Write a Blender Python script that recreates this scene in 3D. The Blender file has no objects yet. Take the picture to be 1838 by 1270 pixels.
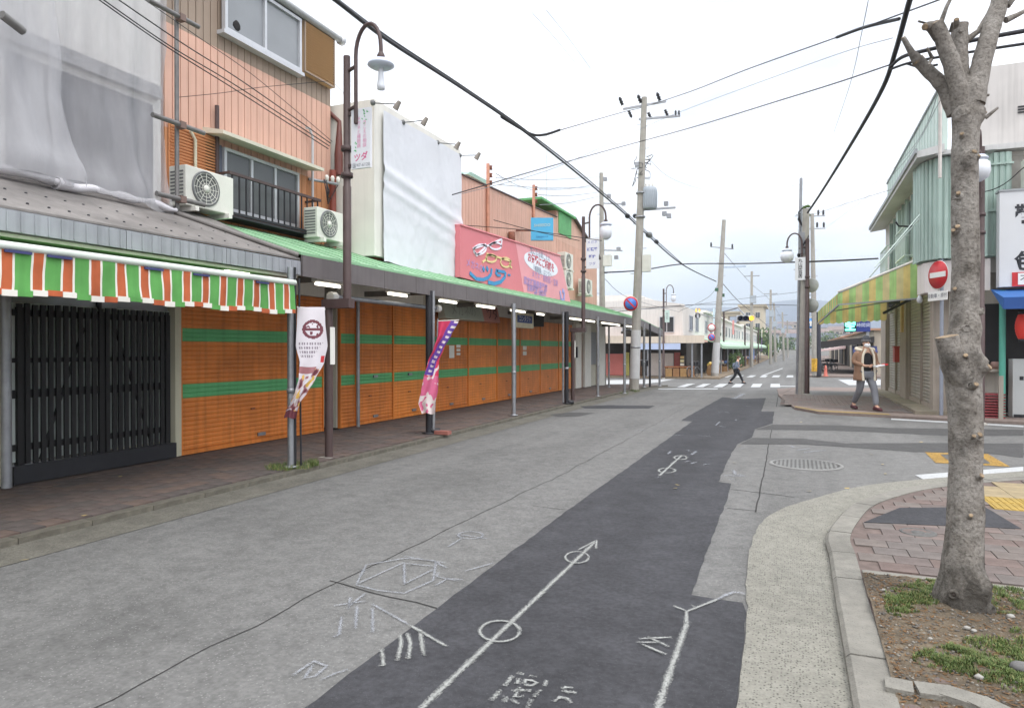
import bpy, bmesh, math, random
from mathutils import Vector, Matrix, noise
random.seed(7)
R = math.radians
sc = bpy.context.scene
col = sc.collection

# ---------------------------------------------------------------- camera
F_PX, CX_PX, YH_PX, CAM_H = 1230.0, 919.0, 627.0, 1.5
TH = math.atan(511 / F_PX)
CT, ST = math.cos(TH), math.sin(TH)
cam_d = bpy.data.cameras.new('camera'); cam = bpy.data.objects.new('camera', cam_d); col.objects.link(cam)
cam.location = (0, 0, CAM_H)
cam_d.sensor_width = 36.0; cam_d.lens = 36.0 * F_PX / 1838.0
cam_d.clip_start = 0.05; cam_d.clip_end = 9000
cam.rotation_euler = (R(90) - math.atan(8 / F_PX), 0, TH)
sc.camera = cam

# ---------------------------------------------------------------- overcast sky
SUN_EL, SUN_AZ = R(58), R(120)          # azimuth from +Y clockwise
w = bpy.data.worlds.new('World'); sc.world = w; w.use_nodes = True
nt = w.node_tree; nt.nodes.clear()
def N(t, **k):
    n = nt.nodes.new(t)
    for a, b in k.items(): setattr(n, a, b)
    return n
wo = N('ShaderNodeOutputWorld'); bg = N('ShaderNodeBackground'); bg.inputs[1].default_value = 0.1
sky = N('ShaderNodeTexSky', sky_type='NISHITA'); sky.sun_disc = False
sky.sun_elevation = SUN_EL; sky.sun_rotation = SUN_AZ; sky.air_density = 1.0; sky.dust_density = 2.0
tc = N('ShaderNodeTexCoord'); sp = N('ShaderNodeSeparateXYZ')
nt.links.new(tc.outputs['Generated'], sp.inputs[0])
mx = N('ShaderNodeMath', operation='MAXIMUM'); mx.inputs[1].default_value = 0.0
nt.links.new(sp.outputs['Z'], mx.inputs[0])
lum = N('ShaderNodeMath', operation='MULTIPLY_ADD'); lum.inputs[1].default_value = 1.75; lum.inputs[2].default_value = 1.2
nt.links.new(mx.outputs[0], lum.inputs[0])                      # overcast: brighter towards the zenith
nz = N('ShaderNodeTexNoise'); nz.inputs['Scale'].default_value = 2.6; nz.inputs['Detail'].default_value = 5.0
mp = N('ShaderNodeMapping'); mp.inputs['Scale'].default_value = (1, 1, 3.0)
nt.links.new(tc.outputs['Generated'], mp.inputs[0]); nt.links.new(mp.outputs[0], nz.inputs['Vector'])
rmp = N('ShaderNodeMapRange'); rmp.inputs[1].default_value = 0.3; rmp.inputs[2].default_value = 0.7
rmp.inputs[3].default_value = 5.7; rmp.inputs[4].default_value = 7.1
nt.links.new(nz.outputs[0], rmp.inputs[0])
lm2 = N('ShaderNodeMath', operation='MULTIPLY'); nt.links.new(lum.outputs[0], lm2.inputs[0]); nt.links.new(rmp.outputs[0], lm2.inputs[1])
cc = N('ShaderNodeVectorMath', operation='SCALE'); cc.inputs[0].default_value = (0.985, 0.995, 1.03)
nt.links.new(lm2.outputs[0], cc.inputs[3])
gap = N('ShaderNodeMapRange'); gap.inputs[1].default_value = 0.36; gap.inputs[2].default_value = 0.6
gap.inputs[3].default_value = 0.5; gap.inputs[4].default_value = 1.0
nt.links.new(nz.outputs[0], gap.inputs[0])
mix = N('ShaderNodeMixRGB'); nt.links.new(gap.outputs[0], mix.inputs[0])
nt.links.new(sky.outputs[0], mix.inputs[1]); nt.links.new(cc.outputs[0], mix.inputs[2])
nt.links.new(mix.outputs[0], bg.inputs[0]); nt.links.new(bg.outputs[0], wo.inputs[0])

sd = bpy.data.lights.new('sun', 'SUN'); so = bpy.data.objects.new('sun', sd); col.objects.link(so)
sd.energy = 0.9; sd.angle = R(25); sd.color = (1.0, 0.97, 0.93)
sdir = Vector((math.sin(SUN_AZ) * math.cos(SUN_EL), math.cos(SUN_AZ) * math.cos(SUN_EL), math.sin(SUN_EL)))
so.rotation_euler = (-sdir).to_track_quat('-Z', 'Y').to_euler(); so.location = (30, -20, 60)
vs = sc.view_settings
vs.view_transform = 'Standard'; vs.look = 'None'; vs.gamma = 1.0; vs.use_curve_mapping = False
vs.exposure = 0.85
sc.cycles.max_bounces = 5; sc.cycles.diffuse_bounces = 3; sc.cycles.glossy_bounces = 2; sc.cycles.transparent_max_bounces = 12; sc.cycles.volume_bounces = 0

# ---------------------------------------------------------------- photograph pixel -> place (the street runs along +Y)
def zg(Y):                                # ground level along the street: flat, a shallow dip at the crossing, then a slow rise
    if Y < 24: return 0.0
    if Y < 40: t = (Y - 24) / 16; return -0.42 * (t * t * (3 - 2 * t))
    if Y < 70: return -0.42
    return -0.42 + (Y - 70) * 0.0034
def ray(x, y):
    u = (x - CX_PX) / F_PX; v = (YH_PX - y) / F_PX
    return Vector((u * CT - ST, u * ST + CT, v))
def onX(x, y, X):
    d = ray(x, y); t = X / d.x; return Vector((X, t * d.y, CAM_H + t * d.z))
def onY(x, y, Y):
    d = ray(x, y); t = Y / d.y; return Vector((t * d.x, Y, CAM_H + t * d.z))
def onG(x, y, dz=0.0):
    d = ray(x, y); z = dz
    for _ in range(12):
        t = (z - CAM_H) / d.z; z = zg(t * d.y) + dz
    return Vector((t * d.x, t * d.y, z))
def onV(x, y, A, B):                      # vertical plane through two plan points
    d = ray(x, y); nx, ny = B[1] - A[1], A[0] - B[0]
    t = (A[0] * nx + A[1] * ny) / (d.x * nx + d.y * ny)
    return Vector((t * d.x, t * d.y, CAM_H + t * d.z))
def at(x, y, p):                          # same camera depth as a known place
    dep = -p[0] * ST + p[1] * CT; d = ray(x, y); return Vector((d.x * dep, d.y * dep, CAM_H + d.z * dep))

# ---------------------------------------------------------------- materials
def lin(c):
    return tuple(((v / 255) / 12.92 if v <= 10 else (((v / 255) + 0.055) / 1.055) ** 2.4) for v in c)
MATS = {}
def M(name, rgb, rough=0.7, var=0.12, scale=6.0, bump=0.0, bscale=40.0, metal=0.0, k=1.0, streak=0.0, speck=None,
      emit=0.0, spec=0.4, alpha=1.0, dirt=0.0, trans=0.0, wear=None, cloth=0.0, soft=None, bands=0.0):
    if name in MATS: return MATS[name]
    m = bpy.data.materials.new(name); m.use_nodes = True; t = m.node_tree; L = t.links
    b = t.nodes['Principled BSDF']; c = [v * k for v in lin(rgb)]
    b.inputs['Roughness'].default_value = rough; b.inputs['Metallic'].default_value = metal
    b.inputs['Specular IOR Level'].default_value = spec
    co = t.nodes.new('ShaderNodeTexCoord').outputs['Object']
    def node(ty): return t.nodes.new(ty)
    def nois(s, det=4, vec=None):
        n = node('ShaderNodeTexNoise'); n.inputs['Scale'].default_value = s; n.inputs['Detail'].default_value = det
        L.new(vec or co, n.inputs['Vector']); return n.outputs[0]
    def mul(colsock, fac, lo, hi, a=0.3, z=0.7):
        r = node('ShaderNodeMapRange'); r.inputs[1].default_value = a; r.inputs[2].default_value = z
        r.inputs[3].default_value = lo; r.inputs[4].default_value = hi; L.new(fac, r.inputs[0])
        v = node('ShaderNodeVectorMath'); v.operation = 'SCALE'; L.new(colsock, v.inputs[0]); L.new(r.outputs[0], v.inputs[3])
        return v.outputs[0]
    rgbn = node('ShaderNodeRGB'); rgbn.outputs[0].default_value = (*c, 1); cur = rgbn.outputs[0]
    if var: cur = mul(cur, nois(scale), 1 - var, 1 + var)
    if var: cur = mul(cur, nois(scale * 0.17, 3), 1 - var * 0.8, 1 + var * 0.8)
    if bands:                                 # wheel tracks and stains drawn out along the street
        mpb = node('ShaderNodeMapping'); mpb.inputs['Scale'].default_value = (1.1, 0.05, 1); L.new(co, mpb.inputs[0])
        cur = mul(cur, nois(1.2, 5, mpb.outputs[0]), 1 - bands, 1 + bands * .7, 0.35, 0.65)
        mpc = node('ShaderNodeMapping'); mpc.inputs['Scale'].default_value = (1, 0.5, 1); L.new(co, mpc.inputs[0])
        cur = mul(cur, nois(0.9, 9, mpc.outputs[0]), 1 - bands * 1.3, 1.0, 0.33, 0.46)
    if streak:
        mpn = node('ShaderNodeMapping'); mpn.inputs['Scale'].default_value = (9, 9, 0.5); L.new(co, mpn.inputs[0])
        cur = mul(cur, nois(1.3, 5, mpn.outputs[0]), 1 - streak, 1.03, 0.3, 0.55)
    if dirt: cur = mul(cur, nois(1.1, 8), 1 - dirt, 1.02, 0.35, 0.5)
    if speck:                                 # (scale, threshold, colour, amount)
        v = node('ShaderNodeTexVoronoi'); v.inputs['Scale'].default_value = speck[0]; L.new(co, v.inputs['Vector'])
        r = node('ShaderNodeMapRange'); r.inputs[1].default_value = speck[1]; r.inputs[2].default_value = speck[1] * 0.7
        L.new(v.outputs['Distance'], r.inputs[0])
        pn = node('ShaderNodeMath'); pn.operation = 'MULTIPLY'; pn.inputs[1].default_value = speck[3]; L.new(r.outputs[0], pn.inputs[0])
        sel = node('ShaderNodeSeparateXYZ'); L.new(v.outputs['Color'], sel.inputs[0])
        gt = node('ShaderNodeMath'); gt.operation = 'GREATER_THAN'; gt.inputs[1].default_value = 0.55; L.new(sel.outputs[0], gt.inputs[0])
        p2 = node('ShaderNodeMath'); p2.operation = 'MULTIPLY'; L.new(pn.outputs[0], p2.inputs[0]); L.new(gt.outputs[0], p2.inputs[1])
        mixn = node('ShaderNodeMixRGB'); L.new(p2.outputs[0], mixn.inputs[0]); L.new(cur, mixn.inputs[1])
        mixn.inputs[2].default_value = (*[q * k for q in lin(speck[2])], 1); cur = mixn.outputs[0]
    L.new(cur, b.inputs['Base Color'])
    if bump:
        bn = node('ShaderNodeBump'); bn.inputs['Strength'].default_value = bump; bn.inputs['Distance'].default_value = 0.02
        L.new(nois(bscale, 6), bn.inputs['Height']); L.new(bn.outputs[0], b.inputs['Normal'])
    if emit:
        b.inputs['Emission Color'].default_value = (*lin(rgb), 1); b.inputs['Emission Strength'].default_value = emit
    if alpha < 1: b.inputs['Alpha'].default_value = alpha
    if wear:                                  # paint scrubbed off in spots
        r = node('ShaderNodeMapRange'); r.inputs[1].default_value = wear[1]; r.inputs[2].default_value = wear[1] + 0.12
        r.inputs[4].default_value = wear[2] if len(wear) > 2 else 1.0
        L.new(nois(wear[0], 6), r.inputs[0]); L.new(r.outputs[0], b.inputs['Alpha'])
    if soft:                                  # sprayed line: fades out towards its edges
        at_ = node('ShaderNodeAttribute'); at_.attribute_name = 'soft'
        a1 = node('ShaderNodeMath'); a1.operation = 'MULTIPLY_ADD'; a1.inputs[1].default_value = 2.2; a1.inputs[2].default_value = soft[0]; L.new(at_.outputs['Fac'], a1.inputs[0])
        a2 = node('ShaderNodeMath'); a2.operation = 'MULTIPLY_ADD'; a2.inputs[1].default_value = 6.0; L.new(nois(soft[1], 5), a2.inputs[0]); L.new(a1.outputs[0], a2.inputs[2])
        a3 = node('ShaderNodeMapRange'); a3.inputs[1].default_value = 3.0; a3.inputs[2].default_value = 4.9; a3.inputs[4].default_value = soft[2]; L.new(a2.outputs[0], a3.inputs[0]); L.new(a3.outputs[0], b.inputs['Alpha'])
    if trans: b.inputs['Transmission Weight'].default_value = trans
    if cloth:                                 # thin fabric lets light through
        tl = node('ShaderNodeBsdfTranslucent'); L.new(cur, tl.inputs[0]); ms = node('ShaderNodeMixShader'); ms.inputs[0].default_value = cloth
        L.new(b.outputs[0], ms.inputs[1]); L.new(tl.outputs[0], ms.inputs[2]); L.new(ms.outputs[0], t.nodes['Material Output'].inputs[0])
    MATS[name] = m; return m

# ---------------------------------------------------------------- mesh building
OFF = {}
class MB:
    def __init__(s): s.v = []; s.f = []; s.sm = []
    def add(s, vs, fs, smooth=False):
        o = len(s.v); s.v += [Vector(q) for q in vs]
        for f in fs: s.f.append(tuple(i + o for i in f)); s.sm.append(smooth)
        return s
    def box(s, x0, x1, y0, y1, z0, z1):
        if x0 > x1: x0, x1 = x1, x0
        if y0 > y1: y0, y1 = y1, y0
        if z0 > z1: z0, z1 = z1, z0
        return s.add([(x, y, z) for z in (z0, z1) for y in (y0, y1) for x in (x0, x1)],
                     [(0, 2, 3, 1), (4, 5, 7, 6), (0, 1, 5, 4), (2, 6, 7, 3), (0, 4, 6, 2), (1, 3, 7, 5)])
    def hexa(s, b, t):                         # bottom quad, top quad (both counter-clockwise from above)
        return s.add(list(b) + list(t), [(3, 2, 1, 0), (4, 5, 6, 7), (0, 1, 5, 4), (1, 2, 6, 5), (2, 3, 7, 6), (3, 0, 4, 7)])
    def bar(s, a, b, wd, ht, up=(0, 0, 1)):    # rectangular bar
        a = Vector(a); b = Vector(b); d = (b - a).normalized(); up = Vector(up)
        r = d.cross(up)
        if r.length < 1e-4: r = d.cross(Vector((1, 0, 0)))
        r.normalize(); u = r.cross(d).normalized(); r *= wd / 2; u *= ht / 2
        vs = [a - r - u, a + r - u, a + r + u, a - r + u, b - r - u, b + r - u, b + r + u, b - r + u]
        return s.add(vs, [(0, 1, 2, 3), (7, 6, 5, 4), (4, 5, 1, 0), (5, 6, 2, 1), (6, 7, 3, 2), (7, 4, 0, 3)])
    def tube(s, pts, r, n=8, cap=True):
        pts = [Vector(p) for p in pts]; k = len(pts); rr = r if isinstance(r, (list, tuple)) else [r] * k
        vs = []; pu = None
        for i, p in enumerate(pts):
            d = (pts[min(i + 1, k - 1)] - pts[max(i - 1, 0)]).normalized()
            if pu is None: pu = d.orthogonal().normalized()
            pu = (pu - d * pu.dot(d)); pu = pu.normalized() if pu.length > 1e-6 else d.orthogonal().normalized()
            q = d.cross(pu)
            for j in range(n):
                a = 2 * math.pi * j / n; vs.append(p + (pu * math.cos(a) + q * math.sin(a)) * rr[i])
        fs = [(i * n + j, i * n + (j + 1) % n, (i + 1) * n + (j + 1) % n, (i + 1) * n + j) for i in range(k - 1) for j in range(n)]
        s.add(vs, fs, True)
        if cap:
            s.add(vs[:n], [tuple(range(n - 1, -1, -1))]); s.add(vs[-n:], [tuple(range(n))])
        return s
    def lathe(s, c, prof, n=16, axis=(0, 0, 1)):  # prof: (radius, height)
        c = Vector(c); ax = Vector(axis).normalized(); u = ax.orthogonal().normalized(); q = ax.cross(u); vs = []
        for r, h in prof:
            for j in range(n):
                a = 2 * math.pi * j / n; vs.append(c + ax * h + (u * math.cos(a) + q * math.sin(a)) * max(r, 1e-4))
        k = len(prof)
        return s.add(vs, [(i * n + j, i * n + (j + 1) % n, (i + 1) * n + (j + 1) % n, (i + 1) * n + j) for i in range(k - 1) for j in range(n)], True)
    def quad(s, a, b, c, d): return s.add([a, b, c, d], [(0, 1, 2, 3)])
    def poly(s, pts): return s.add(pts, [tuple(range(len(pts)))])
    def prism(s, pts, ext):                    # planar polygon extruded by a vector
        n = len(pts); e = Vector(ext); pts = [Vector(p) for p in pts]
        return s.add(pts + [p + e for p in pts], [tuple(range(n - 1, -1, -1)), tuple(range(n, 2 * n))] +
                     [(i, (i + 1) % n, n + (i + 1) % n, n + i) for i in range(n)])
    def blob(s, c, rx, ry, rz, seed=0, amp=0.15, n=7, m=5):
        vs = []; c = Vector(c)
        for i in range(m + 1):
            t = math.pi * i / m
            for j in range(n):
                a = 2 * math.pi * j / n; d = Vector((math.sin(t) * math.cos(a), math.sin(t) * math.sin(a), math.cos(t)))
                q = 1 + amp * noise.noise(d * 2.3 + Vector((seed * 3.7, seed, 0)))
                vs.append(c + Vector((d.x * rx * q, d.y * ry * q, d.z * rz * q)))
        return s.add(vs, [(i * n + j, (i + 1) * n + j, (i + 1) * n + (j + 1) % n, i * n + (j + 1) % n) for i in range(m) for j in range(n)], True)
    def mesh(s, name, mat, off=(0, 0, 0)):
        me = bpy.data.meshes.new(name); o = Vector(off)
        me.from_pydata([tuple(q - o) for q in s.v], [], s.f)
        me.polygons.foreach_set('use_smooth', s.sm)
        if isinstance(mat, (list, tuple)):
            for q in mat: me.materials.append(q)
        elif mat: me.materials.append(mat)
        me.update(); return me
    def build(s, name, mat, parent=None, fix=False, bevel=0.0):
        if parent is not None: off = OFF.get(parent, Vector((0, 0, 0)))
        else:
            lo = [min(q[i] for q in s.v) for i in range(3)]; hi = [max(q[i] for q in s.v) for i in range(3)]
            off = Vector(((lo[0] + hi[0]) / 2, (lo[1] + hi[1]) / 2, lo[2]))
        me = s.mesh(name, mat, off)
        if fix:
            bm = bmesh.new(); bm.from_mesh(me); bmesh.ops.remove_doubles(bm, verts=bm.verts, dist=1e-5)
            bmesh.ops.recalc_face_normals(bm, faces=bm.faces); bm.to_mesh(me); bm.free()
        o = bpy.data.objects.new(name, me); col.objects.link(o)
        if parent is not None: o.parent = parent; OFF[o] = off
        else: o.location = off; OFF[o] = off
        if bevel:
            md = o.modifiers.new('bevel', 'BEVEL'); md.width = bevel; md.segments = 2; md.limit_method = 'ANGLE'
        return o
def tag(o, label=None, cat=None, group=None, kind=None):
    if label: o['label'] = label
    if cat: o['category'] = cat
    if group: o['group'] = group
    if kind: o['kind'] = kind
    return o
def T(name, label, cat, loc, group=None):
    o = bpy.data.objects.new(name, None); o.empty_display_size = 0.2; o.location = loc; col.objects.link(o)
    OFF[o] = Vector(loc); return tag(o, label, cat, group)
def S(o): o['kind'] = 'structure'; return o
def inst(name, me, parent, loc, rot=(0, 0, 0)):
    o = bpy.data.objects.new(name, me); col.objects.link(o); o.parent = parent
    o.location = Vector(loc) - OFF.get(parent, Vector((0, 0, 0))); o.rotation_euler = rot; return o
def copy_tree(o, parent=None):
    c = o.copy(); col.objects.link(c); c.parent = parent
    if parent is not None: c.matrix_parent_inverse = o.matrix_parent_inverse
    for ch in list(o.children): copy_tree(ch, c)
    return c
TEXTS = []
def text(name, body, size, mat, p, right, up, parent=None, align='CENTER', bold=0.0, sx=1.0, vertical=False):
    """flat print: lettering as a thin mesh lying on its board"""
    if vertical: body = '\n'.join(body)
    cu = bpy.data.curves.new('lettering', 'FONT'); cu.body = body; cu.size = size; cu.align_x = align; cu.align_y = 'CENTER'
    cu.offset = bold; cu.space_line = 0.95 if vertical else 1.0; cu.resolution_u = 2
    tmp = bpy.data.objects.new('lettering', cu); col.objects.link(tmp)
    TEXTS.append((tmp, cu, name, mat, Vector(p), Vector(right).normalized(), Vector(up).normalized(), parent, sx))
def flush_text():
    dg = bpy.context.evaluated_depsgraph_get()
    for tmp, cu, name, mat, p, r, u, parent, sx in TEXTS:
        me = bpy.data.meshes.new_from_object(tmp.evaluated_get(dg), depsgraph=dg)
        off = OFF.get(parent, Vector((0, 0, 0)))
        for q in me.vertices: q.co = p - off + r * (q.co.x * sx) + u * q.co.y
        me.materials.clear(); me.materials.append(mat)
        o = bpy.data.objects.new(name, me); col.objects.link(o); o.parent = parent
    for t in TEXTS:
        bpy.data.objects.remove(t[0]); bpy.data.curves.remove(t[1])
# ================================================================ GROUND, ROAD, PAVEMENTS
m_asph = M('asphalt', (155, 154, 151), 0.9, 0.17, 42, bump=0.35, bscale=140, k=0.46, speck=(55, 0.27, (222, 222, 216), 0.45), spec=0.25, dirt=0.06, bands=0.13)
m_asph_dk = M('asphalt_new', (89, 89, 93), 0.85, 0.22, 34, bump=0.3, bscale=160, k=0.46, speck=(80, 0.2, (170, 170, 170), 0.35), spec=0.3, dirt=0.1, bands=0.13)
m_asph_md = M('asphalt_trench', (112, 111, 110), 0.88, 0.12, 25, bump=0.3, bscale=150, k=0.46, speck=(80, 0.22, (190, 190, 186), 0.4), spec=0.25)
m_agg = M('exposed_concrete', (186, 183, 170), 0.9, 0.16, 60, bump=0.6, bscale=110, k=0.49, speck=(75, 0.42, (84, 82, 74), 0.75), dirt=0.1)
m_kerb = M('kerb_stone', (180, 176, 165), 0.88, 0.13, 12, bump=0.4, bscale=70, k=0.46, dirt=0.22, speck=(90, .3, (120, 116, 108), .5))
m_joint = M('joint_dirt', (96, 92, 84), 0.95, 0.2, 30, k=0.42)
m_white = M('road_paint', (238, 240, 240), 0.6, 0.05, 20, k=0.5, wear=(60, 0.26))
m_spray = M('spray_paint', (222, 224, 218), 0.8, 0.1, 40, k=0.46, soft=(-.05, 120, .85))
m_chalk = M('chalk_marks', (218, 222, 230), 0.9, 0.1, 40, k=0.46, soft=(-.2, 110, .65))
m_yel = M('yellow_paint', (222, 176, 84), 0.7, 0.12, 20, k=0.46, wear=(60, 0.34))
m_iron = M('cast_iron', (138, 136, 132), 0.6, 0.2, 30, k=0.45, metal=0.3)
m_soil = M('soil', (146, 130, 108), 0.95, 0.3, 14, bump=1.0, bscale=45, k=0.42, dirt=0.35, speck=(60, .35, (196, 184, 164), .5))

def strip_y(mb, x0, x1, y0, y1, dz, step=2.0):
    n = max(1, int((y1 - y0) / step)); vs = []
    for i in range(n + 1):
        y = y0 + (y1 - y0) * i / n; vs += [(x0, y, zg(y) + dz), (x1, y, zg(y) + dz)]
    mb.add(vs, [(2 * i, 2 * i + 1, 2 * i + 3, 2 * i + 2) for i in range(n)], True)
g = MB(); ys = [-60, -20, 0, 12, 24, 28, 32, 36, 40, 55, 70, 100, 150, 220, 320, 600, 1400, 3000, 5200]
vs = []
for y in ys:
    z = (zg(y) if y <= 220 else 0.09 + (y - 220) * 0.016) - 0.03
    vs += [(-3000, y, z), (-40, y, z), (40, y, z), (3000, y, z)]
g.add(vs, [(4 * i + j, 4 * i + j + 1, 4 * i + j + 5, 4 * i + j + 4) for i in range(len(ys) - 1) for j in range(3)], True)
S(g.build('ground', M('far_ground', (150, 148, 140), 0.95, 0.15, 0.3, k=0.46)))
rd = MB(); strip_y(rd, -38, 38, -18, 215, 0.0, 1.0)
road = S(rd.build('road', m_asph))
def rpoly(name, px, dz, mat, jit=0.0, parent=road, pre=()):
    pts = list(pre) + [onG(*p) for p in px]; out = []
    for i, p in enumerate(pts):
        q = pts[(i + 1) % len(pts)]; d = (q - p).length; n = max(1, int(d / 0.12)) if jit else 1
        nrm = Vector((-(q - p).y, (q - p).x, 0)); nrm = nrm.normalized() if nrm.length else nrm
        for k in range(n):
            c = p.lerp(q, k / n)
            if k: c = c + nrm * jit * noise.noise(c * 3.1) + nrm * jit * 0.5 * random.uniform(-1, 1)
            out.append((c.x, c.y, zg(c.y) + dz))
    return MB().poly(out).build(name, mat, parent, fix=True)
patch = rpoly('asphalt_patch', [(1000, 930), (1243, 756), (1223, 755), (1226, 752), (1297, 712.6), (1336, 716), (1375, 714), (1367, 738), (1390, 739),
    (1387, 760), (1355, 770), (1350, 785), (1331, 794), (1324, 797), (1305, 830), (1290, 865), (1313, 868), (1305, 900), (1280, 961), (1242, 1069),
    (1334, 1083), (1342, 1104), (1332, 1183), (1325, 1270)], 0.004, m_asph_dk, 0.012, pre=[Vector((-0.26, 0.3, 0)), Vector((-1.86, 0.3, 0))])
rpoly('asphalt_trench', [(1387, 762), (1500, 763), (1600, 768), (1838, 771), (1838, 782), (1700, 782), (1560, 775), (1480, 772), (1356, 771)], 0.0042, m_asph_md, 0.012)
rpoly('asphalt_trench', [(1351, 786), (1440, 787), (1520, 796), (1640, 795), (1838, 796), (1838, 822), (1790, 815), (1720, 812), (1640, 811), (1500, 801), (1440, 797), (1328, 797)], 0.0042, m_asph_md, 0.012)
rpoly('asphalt_trench', [(1040, 729), (1095, 727), (1176, 728), (1165, 733), (1050, 733)], 0.0042, m_asph_dk, 0.01)
rpoly('asphalt_trench', [(985, 744), (1020, 740), (1068, 741), (1040, 747), (1000, 748)], 0.0042, m_asph_md, 0.01)

m_crack_ref = [None]
def stroke(name, pxs, wd, mat, dz=0.0085, closed=False, world=None):
    pts = world or [onG(*p) for p in pxs]
    if closed: pts = pts + [pts[0]]
    out = []
    for i in range(len(pts) - 1):
        a, b = pts[i], pts[i + 1]; n = max(1, int((b - a).length / 0.05))
        out += [a.lerp(b, k / n) for k in range(n)]
    out.append(pts[-1]); vs = []
    for i, p in enumerate(out):
        d = out[min(i + 1, len(out) - 1)] - out[max(i - 1, 0)]; nr = Vector((-d.y, d.x, 0)).normalized()
        ww = wd * (0.62 + 0.2 * noise.noise(p * 9)) * (.5 / .62 if mat is m_crack_ref[0] else 1); z = zg(p.y) + dz
        vs += [(p.x - nr.x * ww, p.y - nr.y * ww, z), (p.x, p.y, z), (p.x + nr.x * ww, p.y + nr.y * ww, z)]
    o = MB().add(vs, [f for i in range(len(out) - 1) for f in ((3 * i, 3 * i + 1, 3 * i + 4, 3 * i + 3), (3 * i + 1, 3 * i + 2, 3 * i + 5, 3 * i + 4))], True).build(name, mat, road)
    at_ = o.data.attributes.new('soft', 'FLOAT', 'POINT')
    for i in range(len(vs)): at_.data[i].value = (1.0 if i % 3 == 1 else 0.0) * (.45 if i < 3 or i >= len(vs) - 3 else 1)
    return o
def oval(cx, cy, rx, ry, n=22, a0=0): return [(cx + rx * math.cos(a0 + 6.2832 * i / n), cy + ry * math.sin(a0 + 6.2832 * i / n)) for i in range(n)]
def cr(ox, oy, s, l): return [(ox + x / s, oy + y / s) for x, y in l]
A1 = lambda l: cr(500, 900, 3.063, l)
A2 = lambda l: cr(1000, 900, 3.43, l)
A3 = lambda l: cr(1100, 680, 4.595, l)
A4 = lambda l: cr(1200, 520, 7.055, l)
DK = 0.0105
stroke('sprayed_line', [(700, 1330), (1069, 974)], 0.035, m_spray, DK)
stroke('sprayed_line', A1([(1645, 275), (1750, 220), (1745, 268)]), 0.022, m_spray, DK + .001)
stroke('sprayed_ring', oval(897, 1137, 36, 19), 0.024, m_spray, DK + .002, True)
stroke('sprayed_ring', oval(1036, 1003, 21, 10.5), 0.022, m_spray, DK + .002, True)
for l in ([(720, 690), (925, 810)], [(565, 820), (575, 915), (545, 912)], [(668, 740), (672, 800), (650, 890)], [(705, 735), (725, 790), (710, 880)], [(780, 725), (795, 860)]):
    stroke('sprayed_tick', A1(l), 0.024, m_spray, DK)
for l in ([(510, 570), (715, 685)], [(515, 590), (515, 730)], [(430, 580), (420, 710)], [(345, 640), (330, 740), (295, 755)], [(300, 580), (480, 555)], [(480, 510), (375, 590)],
          [(395, 530), (380, 600)], [(425, 465), (480, 355), (690, 318), (850, 330), (920, 372)], [(425, 465), (540, 495), (690, 512), (850, 440), (865, 335)],
          [(430, 460), (690, 340), (690, 465)], [(690, 345), (850, 362)], [(690, 460), (860, 375)], [(690, 306), (920, 345)], [(860, 470), (930, 430), (1015, 436)], [(880, 395), (870, 420), (990, 445)],
          [(930, 255), (1010, 205)], [(975, 183), (1150, 210)], [(70, 970), (190, 888), (262, 915), (200, 972), (140, 982), (190, 905)], [(225, 995), (300, 960), (380, 935)], [(1020, 390), (1180, 345)]):
    stroke('chalk_mark', A1(l), 0.022, m_chalk)
stroke('chalk_mark', A1(oval(1055, 190, 68, 20)), 0.022, m_chalk, closed=True)
for l in ([(1310, 955), (1350, 965)], [(1380, 970), (1420, 980)], [(1290, 970), (1240, 1030)], [(1225, 1050), (1165, 1110)], [(1462, 1000), (1475, 1000), (1460, 1030)], [(1440, 1050), (1405, 1090)], [(1392, 1100), (1370, 1150)],
          [(1325, 985), (1310, 1015), (1330, 1012)], [(1345, 1020), (1360, 995), (1400, 1000), (1420, 1010), (1395, 1025), (1350, 1022)], [(1285, 1060), (1310, 1050), (1390, 1055)], [(1330, 1035), (1300, 1090), (1350, 1085)],
          [(1250, 1085), (1240, 1120)], [(1280, 1100), (1320, 1130)], [(1560, 1045), (1575, 1035), (1620, 1040)], [(1560, 1050), (1590, 1062), (1640, 1068)], [(1510, 1115), (1550, 1090), (1590, 1100), (1610, 1125)]):
    stroke('stencilled_mark', A1(l), 0.022, m_spray, DK)
stroke('sprayed_line', A2([(560, 1480), (630, 1270), (700, 1060), (805, 750)]), 0.035, m_spray, DK)
stroke('sprayed_line', A2([(795, 770), (800, 690), (1000, 610)]), 0.024, m_spray, DK + .001)
stroke('chalk_mark', A2([(985, 615), (1085, 570), (1160, 578)]), 0.03, m_chalk, DK + .002)
for l in ([(505, 860), (710, 853)], [(560, 848), (690, 912)], [(490, 882), (640, 885)], [(525, 895), (675, 960)], [(720, 655), (800, 690)], [(830, 650), (860, 670)]):
    stroke('sprayed_tick', A2(l), 0.022, m_spray, DK + .003)
stroke('sprayed_ring', A3(oval(560, 653, 52, 17)), 0.035, m_spray, DK, True)
stroke('sprayed_ring', A3(oval(448, 760, 68, 20)), 0.035, m_spray, DK, True)
stroke('sprayed_line', A3([(570, 635), (385, 805)]), 0.04, m_spray, DK + .001)
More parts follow.
